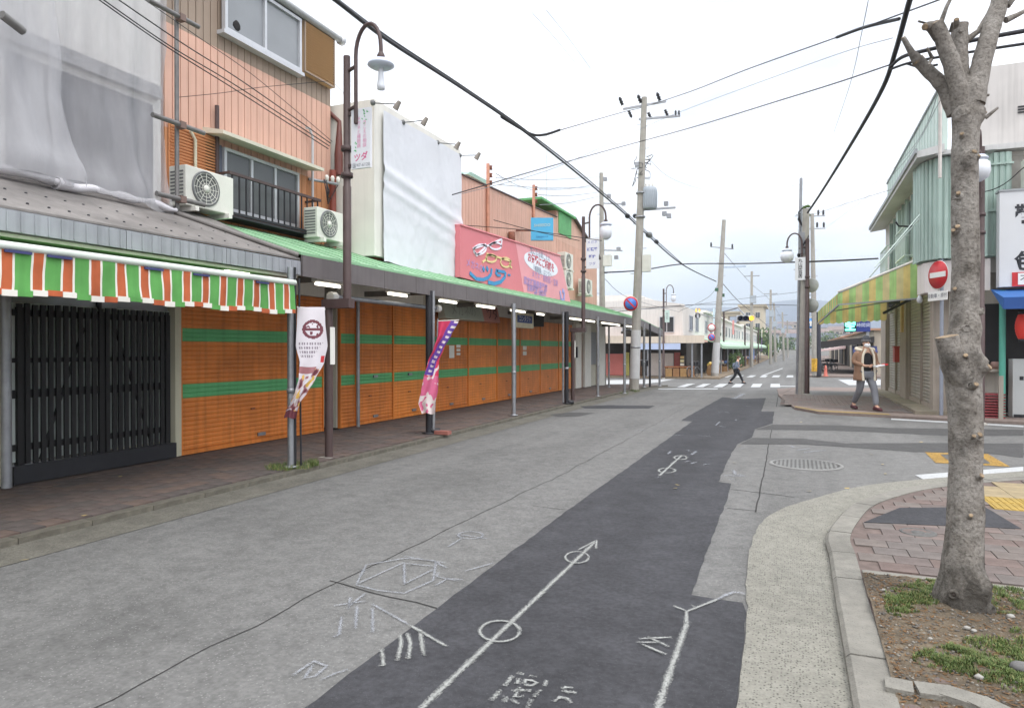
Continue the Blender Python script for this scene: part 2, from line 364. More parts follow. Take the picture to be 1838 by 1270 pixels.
for l in ([(480, 600), (455, 625)], [(360, 820), (395, 812)], [(610, 590), (640, 600)], [(650, 630), (690, 600)], [(590, 690), (640, 680)], [(640, 705), (690, 690)], [(740, 715), (790, 705)], [(850, 385), (885, 355)],
          [(500, 465), (580, 470)], [(700, 470), (810, 474)], [(1010, 345), (1025, 335)], [(880, 390), (930, 400)], [(850, 275), (900, 280)], [(1080, 270), (1110, 270)], [(880, 215), (970, 217)], [(1100, 225), (1150, 228)], [(930, 275), (960, 282)]):
    stroke('chalk_mark', A3(l), 0.05, m_chalk, DK)
for l in ([(630, 210), (710, 214)], [(590, 240), (655, 245)], [(520, 262), (570, 262)], [(395, 365), (560, 375)], [(165, 430), (280, 425)], [(100, 465), (170, 462)], [(1000, 755), (1010, 790), (1090, 800)], [(900, 800), (1100, 805)],
          [(960, 832), (1020, 835)], [(1480, 555), (1490, 570)], [(1520, 590), (1640, 575)], [(1570, 610), (1660, 600), (1760, 590)], [(1500, 345), (1560, 355), (1630, 360)], [(1060, 575), (1090, 573)], [(1010, 155), (1085, 122)], [(1040, 160), (1090, 150)], [(480, 238), (520, 225)]):
    stroke('chalk_mark', A3(l), 0.05, m_chalk)
stroke('arrow_marking', [(1318, 716), (1334, 707)], 0.22, m_chalk, 0.012)
# zebra crossings, lines
for a, b, c, d in ((105, 205, 235, 340), (335, 440, 440, 540), (565, 680, 650, 760), (795, 910, 850, 960), (1040, 1160, 1070, 1190), (1290, 1415, 1295, 1410)):
    rpoly('zebra_stripe', A4([(a, 1232), (b, 1232), (d, 1190), (c, 1190)]), 0.006, m_white)
for a, b, c, d in ((680, 750, 740, 815), (840, 905, 890, 960), (985, 1060, 1040, 1115), (1150, 1230, 1190, 1260), (1305, 1395, 1330, 1420), (1490, 1580, 1505, 1580)):
    rpoly('zebra_stripe', A4([(a, 1108), (b, 1108), (d, 1082), (c, 1082)]), 0.006, m_white)
rpoly('zebra_stripe', [(1040, 683), (1093, 682), (1212, 680), (1182, 686), (1158, 688.5), (1060, 690)], 0.006, m_white)
rpoly('zebra_stripe', [(1504, 681), (1590, 681), (1600, 691), (1524, 691)], 0.006, m_white)
rpoly('zebra_stripe', [(1195, 671.8), (1217, 671), (1208, 672.8), (1195, 673.5)], 0.006, m_white)
rpoly('stop_line', [(1182, 697.2), (1289, 697), (1288, 698.6), (1182, 698.6)], 0.006, m_white)
rpoly('edge_line', [(1398, 692.3), (1440, 692.8), (1440, 694), (1398, 693.5)], 0.006, m_white)
rpoly('edge_line', [(1366, 674), (1404, 660.5), (1406, 661), (1371, 674)], 0.006, m_white)
rpoly('edge_line', [(1600, 751), (1838, 764), (1838, 767), (1600, 753.5)], 0.006, m_white)
rpoly('stop_line', [(1643, 853), (1838, 838), (1838, 849), (1662, 863)], 0.006, m_white)
rpoly('hydrant_box_paint', [(1661, 812), (1774, 815), (1814, 838), (1680, 831)], 0.006, m_yel)
rpoly('hydrant_lid', [(1688, 816), (1760, 818), (1779, 833), (1706, 829)], 0.009, m_iron)
# joints and cracks
m_crack = M('crack', (82, 80, 78), 0.95, 0.1, 20, k=0.4)
m_crack_ref[0] = m_crack
def crack(world, wd=0.012, jit=0.03):
    pts = []
    for i in range(len(world) - 1):
        a, b = Vector(world[i]), Vector(world[i + 1]); n = max(2, int((b - a).length / 0.14))
        for k in range(n):
            p = a.lerp(b, k / n); q = noise.noise_vector(p * 2.7) * jit; pts.append(p + Vector((q.x, q.y * .4, 0)) + Vector((random.uniform(-1, 1) * jit * .25, 0, 0)))
    pts.append(Vector(world[-1])); stroke('road_crack', None, wd, m_crack, 0.0032, world=pts)
crack([(-2.7, 1.2, 0), (-2.73, 3.6, 0), (-2.6, 8, 0), (-2.62, 14, 0), (-2.7, 20, 0), (-2.75, 27, 0)], 0.007)
crack([onG(*p) for p in A1([(275, 437), (430, 480), (600, 525), (745, 555), (870, 590)])], 0.011)
crack([onG(*p) for p in A1([(1400, 25), (1600, 48)])], 0.008)
crack([onG(*p) for p in A3([(1310, 420), (1285, 560), (1260, 720), (1220, 900), (1180, 1100)])], 0.012, 0.01)
crack([onG(*p) for p in A3([(975, 910), (1220, 940), (1500, 975)])], 0.012, 0.01)
crack([onG(*p) for p in A3([(940, 1065), (1190, 1090)])], 0.010, 0.01)
crack([onG(*p) for p in A3([(1375, 90), (1350, 230)])], 0.02, 0.01)
# manhole
c = onG(1447, 834)
mh = S(MB().lathe((c.x, c.y, 0.004), [(0.0, 0.0), (0.40, 0.0), (0.40, -0.02)], 36).build('manhole_cover', m_iron, road))
mb = MB().lathe((c.x, c.y, 0.004), [(0.40, 0), (0.40, 0.010), (0.44, 0.010), (0.45, 0.0)], 40); mb.build('rim', M('rim_grey', (178, 177, 173), 0.7, k=0.46), mh)
mb = MB()
for i in range(-7, 8):
    x = i * 0.05; h = math.sqrt(max(0, 0.385 ** 2 - x * x))
    mb.box(c.x + x - 0.013, c.x + x + 0.013, c.y - h, c.y + h, 0.003, 0.011)
    mb.box(c.x - h, c.x + h, c.y + x - 0.011, c.y + x + 0.011, 0.002, 0.0104)
mb.build('tread_bars', M('iron_light', (152, 151, 147), 0.6, 0.15, 20, k=0.46), mh)

# ---- left pavement
m_brk = [M('paver_' + n, c, 0.9, 0.12, 14, bump=0.3, bscale=60, k=0.5, dirt=0.15) for n, c in (('umber', (130, 116, 111)), ('brown', (134, 118, 112)), ('grey', (124, 114, 110)), ('rust', (142, 122, 112)))]
XK, XG, XF = -5.52, -5.06, -7.65
lp = MB(); strip_y(lp, -13.5, XK - 0.13, -7, 32.5, 0.045, 1.0)
lp_o = S(lp.build('pavement_left', m_joint))
gt = MB(); strip_y(gt, XK, XG, -7, 32.5, 0.004, 0.7)
S(gt.build('gutter_left', M('old_gutter', (150, 146, 134), 0.9, 0.2, 40, bump=0.6, bscale=110, k=0.46, speck=(120, 0.4, (84, 82, 74), 0.7), dirt=0.25)))
me_k = MB().box(-0.125, 0, 0.004, 0.596, -0.05, 0.05).mesh('kerb_stone', M('old_kerb', (150, 144, 130), 0.9, 0.2, 14, bump=0.4, bscale=60, k=0.46, dirt=0.3))
for i in range(62):
    y = -5 + i * 0.6
    if y > 31.8: break
    inst('kerb_stone', me_k, lp_o, (XK, y, zg(y)), (random.uniform(-.004, .004), random.uniform(-.01, .01), random.uniform(-.004, .004)))
bme = [MB().box(-0.0965, 0.0965, -0.0965, 0.0965, 0, 0.03).mesh('paver', m) for m in m_brk]
cells = []
for j in range(-10, 160):
    for i in range(10):
        x = XK - 0.135 - 0.1 - i * 0.2; y = j * 0.2 + 0.1 * (i % 2)
        cells.append((x, y))
def dist(c): return c[0] ** 2 + c[1] ** 2
vis = sorted([c for c in cells if c[1] > 2.2], key=dist)
near = set(vis[:280])
for cxy in vis[:280]:
    inst('paver', random.choice(bme), lp_o, (cxy[0], cxy[1], 0.032 + random.uniform(-.002, .002)), (random.uniform(-.01, .01), random.uniform(-.01, .01), 0))
far = [MB() for _ in m_brk]
for cxy in cells:
    if cxy in near: continue
    x, y = cxy; z = zg(y)
    random.choice(far).box(x - .0965, x + .0965, y - .0965, y + .0965, z + .032, z + .062 + random.uniform(-.002, .002))
for m, b in zip(m_brk, far): tag(b.build('paver_field', m, lp_o), kind='stuff')
# ---- right corner: kerb line, gutter, brick pavement
outer = [Vector((0.21, -3, 0)), Vector((0.22, 2, 0)), Vector((0.215, 4.3, 0)), onG(1490, 1010), onG(1483, 975), onG(1500, 945), onG(1530, 916), onG(1575, 898), onG(1640, 882), onG(1735, 871), onG(1838, 863)]
e = (outer[-1] - outer[-2]).normalized(); outer += [outer[-1] + e * 3, outer[-1] + e * 12]
edge = [Vector((-0.24, -3, 0)), Vector((-0.24, 2, 0)), onG(1325, 1270), onG(1334, 1183), onG(1343, 1100), onG(1340, 1040), onG(1355, 960), onG(1392, 920), onG(1470, 893), onG(1560, 871), onG(1690, 858), onG(1838, 846)]
e = (edge[-1] - edge[-2]).normalized(); edge += [edge[-1] + e * 3, edge[-1] + e * 12]
def resample(pts, step):
    out = [pts[0].copy()]; acc = 0
    # catmull-rom smoothing first
    sm = []
    for i in range(len(pts) - 1):
        p0, p1, p2, p3 = pts[max(i - 1, 0)], pts[i], pts[i + 1], pts[min(i + 2, len(pts) - 1)]
        for k in range(12):
            t = k / 12; sm.append(0.5 * ((2 * p1) + (p2 - p0) * t + (2 * p0 - 5 * p1 + 4 * p2 - p3) * t * t + (3 * p1 - p0 - 3 * p2 + p3) * t ** 3))
    sm.append(pts[-1])
    for a, b in zip(sm, sm[1:]):
        d = (b - a).length
        while acc + d >= step:
            a = a.lerp(b, (step - acc) / d); out.append(a.copy()); d = (b - a).length; acc = 0
        acc += d
    return out
ko = resample(outer, 0.1); ed = resample(edge, 0.1)
def nrm2(pts, i):
    d = pts[min(i + 1, len(pts) - 1)] - pts[max(i - 1, 0)]; return Vector((d.y, -d.x, 0)).normalized()
inn = [p + nrm2(ko, i) * 0.17 for i, p in enumerate(ko)]
gm = MB(); n = min(len(ko), len(ed)); vs = []
for i in range(200):
    t = i / 199; a = ko[min(int(t * (len(ko) - 1)), len(ko) - 1)]; b = ed[min(int(t * (len(ed) - 1)), len(ed) - 1)]
    vs += [(a.x, a.y, 0.008), (b.x + .006 * random.uniform(-1, 1), b.y, 0.0075)]
gm.add(vs, [(2 * i, 2 * i + 2, 2 * i + 3, 2 * i + 1) for i in range(199)], True)
gutter_r = S(gm.build('gutter_right', m_agg))
inner_poly = [(p.x, p.y, 0.035) for p in inn]
rp = MB().poly([(p.x, p.y, 0.056) for p in inn[30:]] + [(24, inn[-1].y, 0.056), (24, -3, 0.056), (inn[30].x, -3, 0.056)])
rp_o = S(rp.build('pavement_right', M('brick_bed', (150, 132, 124), .95, .2, 14, k=.44), fix=True))
i = 0; STONE = 6; heights = [0.075] * 60
while i + STONE < len(ko) - 1:
    seg = range(i, i + STONE + 1); mb = MB(); k = len(seg); a = []; z = 0.062 + random.uniform(-.004, .004)
    o_ = [ko[q].copy() for q in seg]; n_ = [inn[q].copy() for q in seg]
    o_[0] = o_[0].lerp(o_[1], .04); n_[0] = n_[0].lerp(n_[1], .04); o_[-1] = o_[-1].lerp(o_[-2], .04); n_[-1] = n_[-1].lerp(n_[-2], .04)
    vs = [];
    for p, q in zip(o_, n_):
        pc = p.lerp(q, 0.12)
        vs += [(p.x, p.y, -0.02), (p.x, p.y, z - .02), (pc.x, pc.y, z), (q.x, q.y, z), (q.x, q.y, -0.02)]
    fs = []
    for j in range(k - 1):
        for r in range(4): fs.append((j * 5 + r, j * 5 + r + 1, j * 5 + r + 6, j * 5 + r + 5))
    fs += [(0, 1, 2, 3, 4), tuple((k - 1) * 5 + r for r in (4, 3, 2, 1, 0))]
    mb.add(vs, fs).build('kerb_stone', m_kerb, rp_o, fix=True); i += STONE
from mathutils.geometry import intersect_point_line
def inside(x, y, m=0.1):                     # right of the kerb's inner edge
    best = min(range(len(inn)), key=lambda q: (inn[q].x - x) ** 2 + (inn[q].y - y) ** 2)
    v = Vector((x, y, 0)) - Vector((inn[best].x, inn[best].y, 0)); return v.dot(nrm2(ko, best)) > m
m_rb = [M('brick_' + n, c, 0.9, 0.12, 14, bump=0.3, bscale=60, k=0.46, dirt=0.12) for n, c in (('rose', (160, 142, 134)), ('red', (154, 134, 126)), ('grey', (152, 142, 136)), ('mauve', (150, 136, 130)), ('dusty', (158, 146, 138)))]
rme = [MB().box(-0.107, 0.107, -0.093, 0.093, 0, 0.04).mesh('paver', m) for m in m_rb]
m_tac = M('tactile_yellow', (226, 190, 96), 0.8, 0.1, 20, k=0.46, dirt=0.12); m_tan = M('tan_tile', (206, 186, 146), 0.85, 0.1, 20, k=0.46, dirt=0.1)
tme = MB().box(-.147, .147, -.147, .147, 0, .04)
for a in range(-2, 3):
    tme.box(a * .055 - .014, a * .055 + .014, -.13, .13, .04, .045)
tme = tme.mesh('tactile_tile', m_tac); tnm = MB().box(-.147, .147, -.147, .147, 0, .04).mesh('tan_tile', m_tan)
dkp = [onG(*p, .06) for p in ((1552, 939), (1616, 913), (1770, 912), (1835, 951), (1697, 945))]
for j in range(0, 24):
    for i in range(0, 16):
        x = 0.40 + 0.22 * i + 0.11 * (j % 2); y = 5.14 + 0.192 * j
        if not inside(x, y, 0.105): continue
        if x > 1.62 + (8.4 - y) * .05 and 7.35 < y < 8.9: continue
        if (x - 1.13) ** 2 + (y - 6.62) ** 2 < .02: continue
        inst('paver', random.choice(rme), rp_o, (x, y, 0.026 + random.uniform(-.002, .002)), (random.uniform(-.008, .008), random.uniform(-.008, .008), 0))
for i in range(7):
    for j in range(5):
        x = 1.80 + i * .3; y = 7.5 + j * .3
        if inside(x, y, .15): inst('tactile_tile' if j < 2 else 'tan_tile', tme if j < 2 else tnm, rp_o, (x, y, .028))
MB().prism([(p.x, p.y, 0.058) for p in dkp], (0, 0, 0.013)).build('asphalt_patch', m_asph_dk, rp_o, fix=True)
c = onG(1649, 957, .06); MB().lathe((c.x, c.y, 0.03), [(0.13, 0.0), (0.13, 0.040), (0.115, 0.045), (0.105, 0.037), (0.05, 0.037), (0.045, 0.043), (0.0, 0.043)], 24).build('valve_lid', m_iron, rp_o)
# tree pit: edging and soil
so_ = MB(); vs = []; NX, NY = 40, 50
for j in range(NY + 1):
    for i in range(NX + 1):
        x = 0.385 + (2.3 - 0.385) * i / NX; y = 2.2 + (4.86 - 2.2) * j / NY
        d = math.hypot(x - .85, y - 4.35); z = 0.062 + 0.05 * math.exp(-d * d * 3) + 0.02 * noise.noise((x * 4, y * 4, 0)) + .01 * noise.noise((x * 15, y * 15, 1))
        vs.append((x, y, z))
so_.add(vs, [(j * (NX + 1) + i, j * (NX + 1) + i + 1, (j + 1) * (NX + 1) + i + 1, (j + 1) * (NX + 1) + i) for j in range(NY) for i in range(NX)], True)
soil = S(so_.build('tree_pit_soil', m_soil))
xs = 0.39
while xs < 3.4:
    MB().box(xs + .004, xs + .596, 4.87, 4.985, 0.0, 0.072).build('edging_stone', m_kerb, rp_o, bevel=0.006); xs += 0.6
pts = [onG(1588, 1222, .06), onG(1640, 1232, .06), onG(1700, 1240, .06), onG(1770, 1262, .06), onG(1850, 1300, .06)]
zz_ = 0
for a, b in zip(pts, pts[1:]):
    d = (b - a).normalized(); nn = Vector((d.y, -d.x, 0)) * 0.11; zz_ += .003
    a = a + d * .004
    MB().hexa([(a.x, a.y, 0), (a.x + nn.x, a.y + nn.y, 0), (b.x + nn.x, b.y + nn.y, 0), (b.x, b.y, 0)][::-1], [(a.x, a.y, .078 + zz_), (a.x + nn.x, a.y + nn.y, .078 + zz_), (b.x + nn.x, b.y + nn.y, .078 + zz_), (b.x, b.y, .078 + zz_)][::-1]).build('edging_stone', m_kerb, rp_o, fix=True)
for j in range(10):
    for i in range(8):
        x = 0.42 + .22 * i + .11 * (j % 2); y = 1.45 + .192 * j
        pr = [q for q in pts if q.x <= x]; lim = 3.22 - (x - .4) * .45
        if y < lim: inst('paver', random.choice(rme), rp_o, (x, y, 0.028), (random.uniform(-.008, .008), random.uniform(-.008, .008), 0))
# far right pavement (in front of the shops) with its tan strip
fr = [onG(*p) for p in ((1395, 700), (1398, 712), (1427, 735), (1470, 743), (1560, 748), (1600, 750), (1838, 762))]
m_rose = M('rose_paving', (178, 160, 150), 0.9, 0.12, 10, bump=0.2, k=0.46, dirt=0.1)
pv = MB().prism([(p.x, p.y, zg(p.y) - .02) for p in fr] + [(9, 18.5, -.02), (9, 33, -.18), (0.1, 33, -.23), (-.15, 30, -.12)], (0, 0, 0.075))
fr_o = S(pv.build('pavement_far_right', m_rose, fix=True))
rme2 = [MB().box(-0.107, 0.107, -0.107, 0.107, 0, 0.012).mesh('paver', m) for m in m_rb]
for j in range(26):
    for i in range(13):
        x = -.3 + .225 * i + .11 * (j % 2); y = 18.1 + j * .225
        lim = 18.6 - x * .85 if x < 1 else 17.75 - (x - 1) * .25
        if y > lim + .55 and x < 2.75 - (y - 19) * .06 and x > -.42 + (.25 if y < 19.4 else 0): inst('paver', random.choice(rme2), fr_o, (x, y, .0465 + zg(y)))
tb = MB()
for a, b in ((fr[2], fr[3]), (fr[3], fr[4]), (fr[4], fr[5])):
    tb.quad((a.x, a.y + .05, .061), (b.x, b.y + .05, .061), (b.x, b.y + .45, .061), (a.x, a.y + .45, .061))
tb.build('tactile_strip', M('worn_tactile', (196, 168, 112), 0.85, 0.15, 14, k=0.46, dirt=0.2), fr_o)
# pavements beyond the crossing
m_tanpv = M('tan_paving', (186, 166, 140), 0.9, 0.1, 8, k=0.46)
for nm, pts in (('pavement_far_left', [(-30, 46), (-5.2, 46), (-4.6, 48), (-4.6, 180), (-9, 180), (-30, 180)]), ('pavement_beyond_crossing', [(0.9, 52), (0.5, 56), (0.5, 180), (12, 180), (30, 180), (30, 52)])):
    mb = MB()
    for k in range(67):
        y0 = pts[0][1] + k * 2; y1 = y0 + 2
        if y1 > 180: break
        x0, x1 = (-30, -4.6) if nm.endswith('left') else (0.7, 30)
        mb.box(x0, x1, y0, y1, zg(y0) - .1, zg(y0) + .1)
    S(mb.build(nm, m_tanpv if nm.endswith('left') else m_rose))
# ================================================================ LEFT SIDE OF THE STREET
m_steel = M('galvanised', (158, 160, 164), 0.45, 0.12, 12, metal=0.6, k=0.9, dirt=0.1)
m_brown = M('brown_steel', (84, 68, 66), 0.5, 0.1, 10, k=0.9)
m_black = M('black_paint', (40, 40, 44), 0.5, 0.1, 10)
m_fasc = M('fascia_brown', (104, 98, 98), 0.5, 0.08, 4, streak=0.1)
m_green = M('mint_roof', (158, 206, 162), 0.5, 0.05, 3, k=0.72, dirt=0.08)
m_cream = M('cream_wall', (208, 204, 188), 0.8, 0.06, 3, k=0.9, streak=0.08)
m_white_w = M('white_wall', (232, 230, 222), 0.8, 0.04, 3, k=0.9, streak=0.06)
m_orange = M('orange_shutter', (204, 124, 58), 0.5, 0.07, 3, k=0.95, streak=0.16, dirt=0.06)
m_gband = M('green_shutter', (96, 174, 114), 0.5, 0.07, 3, k=0.9, streak=0.14)
m_glassg = M('frosted_glass', (150, 154, 158), 0.15, 0.06, 2, k=0.8, spec=0.6)
m_glassd = M('dark_glass', (70, 76, 80), 0.06, 0.1, 2, k=0.8, spec=0.8)
m_alu = M('aluminium', (206, 208, 212), 0.4, 0.05, 8, k=0.9, metal=0.3)
m_salm = M('salmon_cladding', (224, 180, 160), 0.6, 0.05, 2, k=0.84, streak=0.1)
m_orcl = M('orange_cladding', (214, 152, 108), 0.6, 0.06, 2, k=0.88, streak=0.1)
m_taupe = M('taupe_cladding', (160, 142, 126), 0.6, 0.06, 2, k=0.88, streak=0.08)
m_tube = M('fluorescent', (255, 250, 235), 0.5, 0, emit=2.2)
m_rust = M('rusty_steel', (134, 84, 66), 0.7, 0.2, 14, k=0.9)
m_darkin = M('dark_interior', (46, 44, 44), 0.9, 0.1, 3)
m_acw = M('ac_casing', (226, 226, 216), 0.5, 0.04, 6, k=0.88, dirt=0.06)
m_acg = M('ac_grille', (120, 122, 122), 0.5, 0.05, 6, k=0.8)

def ribs(mb, X, y0, y1, z0, z1, pitch=0.13, depth=0.012, wd=0.02, back=0.08):
    """metal cladding facing +X: narrow trays with open joints between them"""
    mb.box(X - back, X - .02, y0, y1, z0, z1)
    n = max(1, int((y1 - y0) / pitch)); p = (y1 - y0) / n
    for i in range(n):
        a = y0 + p * i; mb.box(X - .021, X, a + .001, a + p - .013, z0 + .001, z1 - .001)
    return mb
def corr(mb, X, y0, y1, z0, z1, pitch, depth, tint=None):
    """horizontal slats of a roller shutter facing +X: each slat bulges and is lapped by the next"""
    n = max(1, round((z1 - z0) / pitch)); p = (z1 - z0) / n; prof = []
    for i in range(n):
        a = z0 + p * i
        prof += [(X, a), (X + depth * .75, a + p * .16), (X + depth, a + p * .5), (X + depth * .75, a + p * .84)]
    prof.append((X, z1)); k = len(prof)
    vs = [(x, y0, z) for x, z in prof] + [(x, y1, z) for x, z in prof]
    return mb.add(vs, [(i, k + i, k + i + 1, i + 1) for i in range(k - 1)])
def pxw(name, y0, y1, z0, z1, X, parent, mglass, muls=1, fr=0.045, dep=0.06, mfr=None):
    """framed sliding window standing proud of plane X, facing +X: window > frame, pane, mullion"""
    mfr = mfr or m_alu
    f = MB(); f.box(X, X + dep, y0, y1, z0, z0 + fr); f.box(X, X + dep, y0, y1, z1 - fr, z1)
    f.box(X, X + dep - .002, y0, y0 + fr, z0 + fr, z1 - fr); f.box(X, X + dep - .002, y1 - fr, y1, z0 + fr, z1 - fr)
    o = f.build(name, mfr, parent); wd = (y1 - y0 - 2 * fr) / (muls + 1)
    for i in range(muls + 1):
        a = y0 + fr + wd * i; MB().box(X + .012, X + .022 + .008 * (i % 2), a + .002, a + wd - .002, z0 + fr, z1 - fr).build('pane', mglass, o)
        if i: MB().box(X + .005, X + dep - .008, a - .022, a + .022, z0 + fr + .001, z1 - fr - .001).build('mullion', mfr, o)
    return o

# ---- building wrapped in scaffold netting
b = T('netted_building', 'old white building front hidden behind translucent scaffold netting, far left', 'building', (XF - 1.5, 2.3, 0))
MB().box(XF - 3.0, XF, -3.5, 6.5, 2.9, 9.2).build('wall', M('old_white_wall', (226, 224, 220), 0.85, 0.06, 2, streak=0.2, k=.9), b)
MB().box(XF - 2.9, XF - .02, -3.5, 4.5, 0.08, 2.9).build('ground_floor_wall', m_cream, b)
for z in (4.72, 6.55): MB().box(XF, XF + .09, -3.4, 6.44, z, z + .16).build('floor_band', M('grey_band', (150, 150, 152), 0.8), b)
for i in range(5): MB().box(XF + .002, XF + .04, -3.2 + i * 1.95, -1.45 + i * 1.95, 3.1, 4.62).build('window_panel', M('dark_panel', (84, 84, 90), 0.4, 0.12, 2), b)
for i in range(4): pxw('window', -1.6 + i * 2.0, -.2 + i * 2.0, 7.1, 8.3, XF, b, m_glassg)
m_net = bpy.data.materials.new('netting'); m_net.use_nodes = True; t_ = m_net.node_tree
bs = t_.nodes['Principled BSDF']; bs.inputs['Base Color'].default_value = (0.72, 0.72, 0.74, 1); bs.inputs['Roughness'].default_value = 0.8
tr = t_.nodes.new('ShaderNodeBsdfTransparent'); mi = t_.nodes.new('ShaderNodeMixShader'); df = t_.nodes.new('ShaderNodeBsdfDiffuse'); tl = t_.nodes.new('ShaderNodeBsdfTranslucent'); m2_ = t_.nodes.new('ShaderNodeMixShader')
df.inputs[0].default_value = (.66, .66, .68, 1); tl.inputs[0].default_value = (.7, .7, .72, 1); m2_.inputs[0].default_value = .4
nz_ = t_.nodes.new('ShaderNodeTexNoise'); nz_.inputs['Scale'].default_value = 1.6; nz_.inputs['Detail'].default_value = 6
tcn = t_.nodes.new('ShaderNodeTexCoord'); mpn_ = t_.nodes.new('ShaderNodeMapping'); mpn_.inputs['Scale'].default_value = (1, 2.2, .5)
rg = t_.nodes.new('ShaderNodeMapRange'); rg.inputs[1].default_value = .3; rg.inputs[2].default_value = .7; rg.inputs[3].default_value = .36; rg.inputs[4].default_value = .60
t_.links.new(tcn.outputs['Object'], mpn_.inputs[0]); t_.links.new(mpn_.outputs[0], nz_.inputs['Vector']); t_.links.new(nz_.outputs[0], rg.inputs[0]); t_.links.new(rg.outputs[0], mi.inputs[0])
t_.links.new(df.outputs[0], m2_.inputs[1]); t_.links.new(tl.outputs[0], m2_.inputs[2]); t_.links.new(tr.outputs[0], mi.inputs[1]); t_.links.new(m2_.outputs[0], mi.inputs[2])
t_.links.new(mi.outputs[0], t_.nodes['Material Output'].inputs[0])
def netting(y0, y1, seed, folds, label, bunch, dx=0.0):
    t = T('scaffold_netting', label, 'netting', (-6.95, (y0 + y1) / 2, 3.1), 'scaffold netting sheets'); NY, NZ = 90, 60; vs = []
    for k in range(NZ + 1):
        zt = k / NZ; z = 3.14 + zt * 5.6
        for j in range(NY + 1):
            q = j / NY; y = y0 + (y1 - y0) * q
            yb = y + (bunch * (1 - zt) ** 3) * (q - .25)
            am = folds * (0.35 + 0.65 * (1 - zt) ** 1.5)
            fx = am * (0.09 * math.sin(y * 7.3 + seed + 1.2 * zt + 1.5 * noise.noise((y, z * .6, 3))) + 0.05 * math.sin(y * 16.7 + 2 * seed - zt * 3 + 2 * noise.noise((y * 2, z, 8))) + .10 * noise.noise((y * 1.7, z * .5, seed))) + .03 * noise.noise((y * 2, z * 2.4, seed + 9)) + .012 * noise.noise((y * 6, z * 7, seed))
            belly = 0.16 * math.exp(-((z - 3.2) / .30) ** 2) + .05 * (1 - zt) * noise.noise((y * 3, z * 2, 5))
            x = -7.05 + dx + fx + belly
            vs.append((x, yb, z + (.04 * math.sin(y * 3 + seed) if zt < .04 else 0)))
    n = NY + 1
    MB().add(vs, [(k * n + j, k * n + j + 1, (k + 1) * n + j + 1, (k + 1) * n + j) for k in range(NZ) for j in range(NY)], True).build('sheet', m_net, t)
    pts = []; rr = []
    for j in range(41):
        q = j / 40; y = y0 + (y1 - y0) * q + bunch * (q - .25)
        pts.append((-6.93 + .06 * noise.noise((y * 2, 0, seed)), y, 3.20 + .05 * noise.noise((y * 3.1, seed, 4)))); rr.append(.022 + .075 * abs(noise.noise((y * 2.3, 3, seed))))
    MB().tube(pts, rr, 10).build('gathered_hem', M('net_fabric', (214, 212, 216), 0.85, 0.06, 8, k=.85, bump=.3, bscale=20), t)
netting(-1.5, 4.62, 2.0, 1.0, 'white translucent scaffold netting in deep folds at the left picture edge', 0.15)
netting(3.55, 4.5, 8.1, 1.5, 'gathered narrow strip of scaffold netting overlapping the big folds', .45, .14)
netting(4.66, 6.06, 5.3, 0.6, 'flatter white scaffold netting sheet beside the orange building', 0.06)
m_pipe = M('scaffold_pipe', (120, 118, 116), 0.5, 0.15, 9, metal=.4)
tag(MB().tube([(-6.98, 6.16, 3.0), (-6.98, 6.16, 9.2)], 0.026, 10).build('scaffold_pole', m_pipe), 'grey upright scaffold pipe along the right edge of the netting', 'pole')
for z, y0, y1, lab in ((5.52, 5.7, 6.42, 'upper stub of horizontal scaffold pipe poking out beside the netting'), (4.22, 5.75, 6.5, 'middle stub of scaffold pipe with clamp beside the netting'), (3.32, 5.8, 6.5, 'lowest stub of scaffold pipe with clamp above the tin roof')):
    t = T('scaffold_pipe', lab, 'pipe', (-6.9, y0, z), 'scaffold pipe stubs')
    MB().tube([(-6.9, y0, z), (-6.9, y1, z)], 0.03, 10).build('pipe', m_pipe, t); MB().box(-6.955, -6.865, 6.12, 6.2, z - .04, z + .04).build('clamp', M('clamp_grey', (120, 100, 92), .6, .2, 10), t)
tag(MB().tube([(-6.7, 4.0, 4.55), (-6.75, 4.22, 4.5)], 0.04, 10).build('scaffold_pipe', m_pipe), 'short dark scaffold pipe end at the left picture edge', 'pipe')

# ---- tin canopy of that building
t = T('tin_canopy', 'weathered grey tin canopy roof with ribbed fascia at far left', 'canopy', (-6.7, 2.0, 2.4))
m_tin = M('tin_roof', (146, 141, 137), 0.65, 0.14, 3, k=.72, dirt=0.3, streak=.15); m_tinf = M('tin_fascia', (176, 178, 184), 0.55, 0.08, 4, k=.8, streak=.18, metal=.2)
MB().hexa([(-5.8, -4, 2.60), (-5.8, 6.98, 2.63), (-7.65, 6.98, 3.40), (-7.65, -4, 3.36)], [(-5.8, -4, 2.62), (-5.8, 6.98, 2.65), (-7.65, 6.98, 3.42), (-7.65, -4, 3.38)]).build('roof_sheet', m_tin, t, fix=True)
MB().tube([(-7.2, 6.0, 3.25), (-5.8, 6.95, 2.69)], .03, 8).build('ridge_pipe', m_tin, t)
y = -4
while y < 6.9:
    y1 = min(y + 1.22, 6.98); mb = MB().box(-5.82, -5.79, y + .004, y1 - .004, 2.44, 2.615)
    k = y + .06
    while k < y1 - .03: mb.box(-5.79, -5.782, k - .006, k + .006, 2.445, 2.61); k += .11
    mb.build('fascia_panel', m_tinf, t); y = y1
rv = MB()
for i in range(60):
    for r_, x in ((0, -6.0), (1, -6.45)):
        yy = -3.6 + i * .18 + .09 * r_; zz = 2.64 + (-5.8 - x) / 1.85 * .76; rv.lathe((x, yy, zz + .002), [(.012, 0), (.012, .012), (0, .016)], 6)
tag(rv.build('roof_screws', m_black, t), kind='stuff')
MB().box(-7.6, -5.83, -4, 6.96, 2.40, 2.43).build('soffit', m_cream, t)
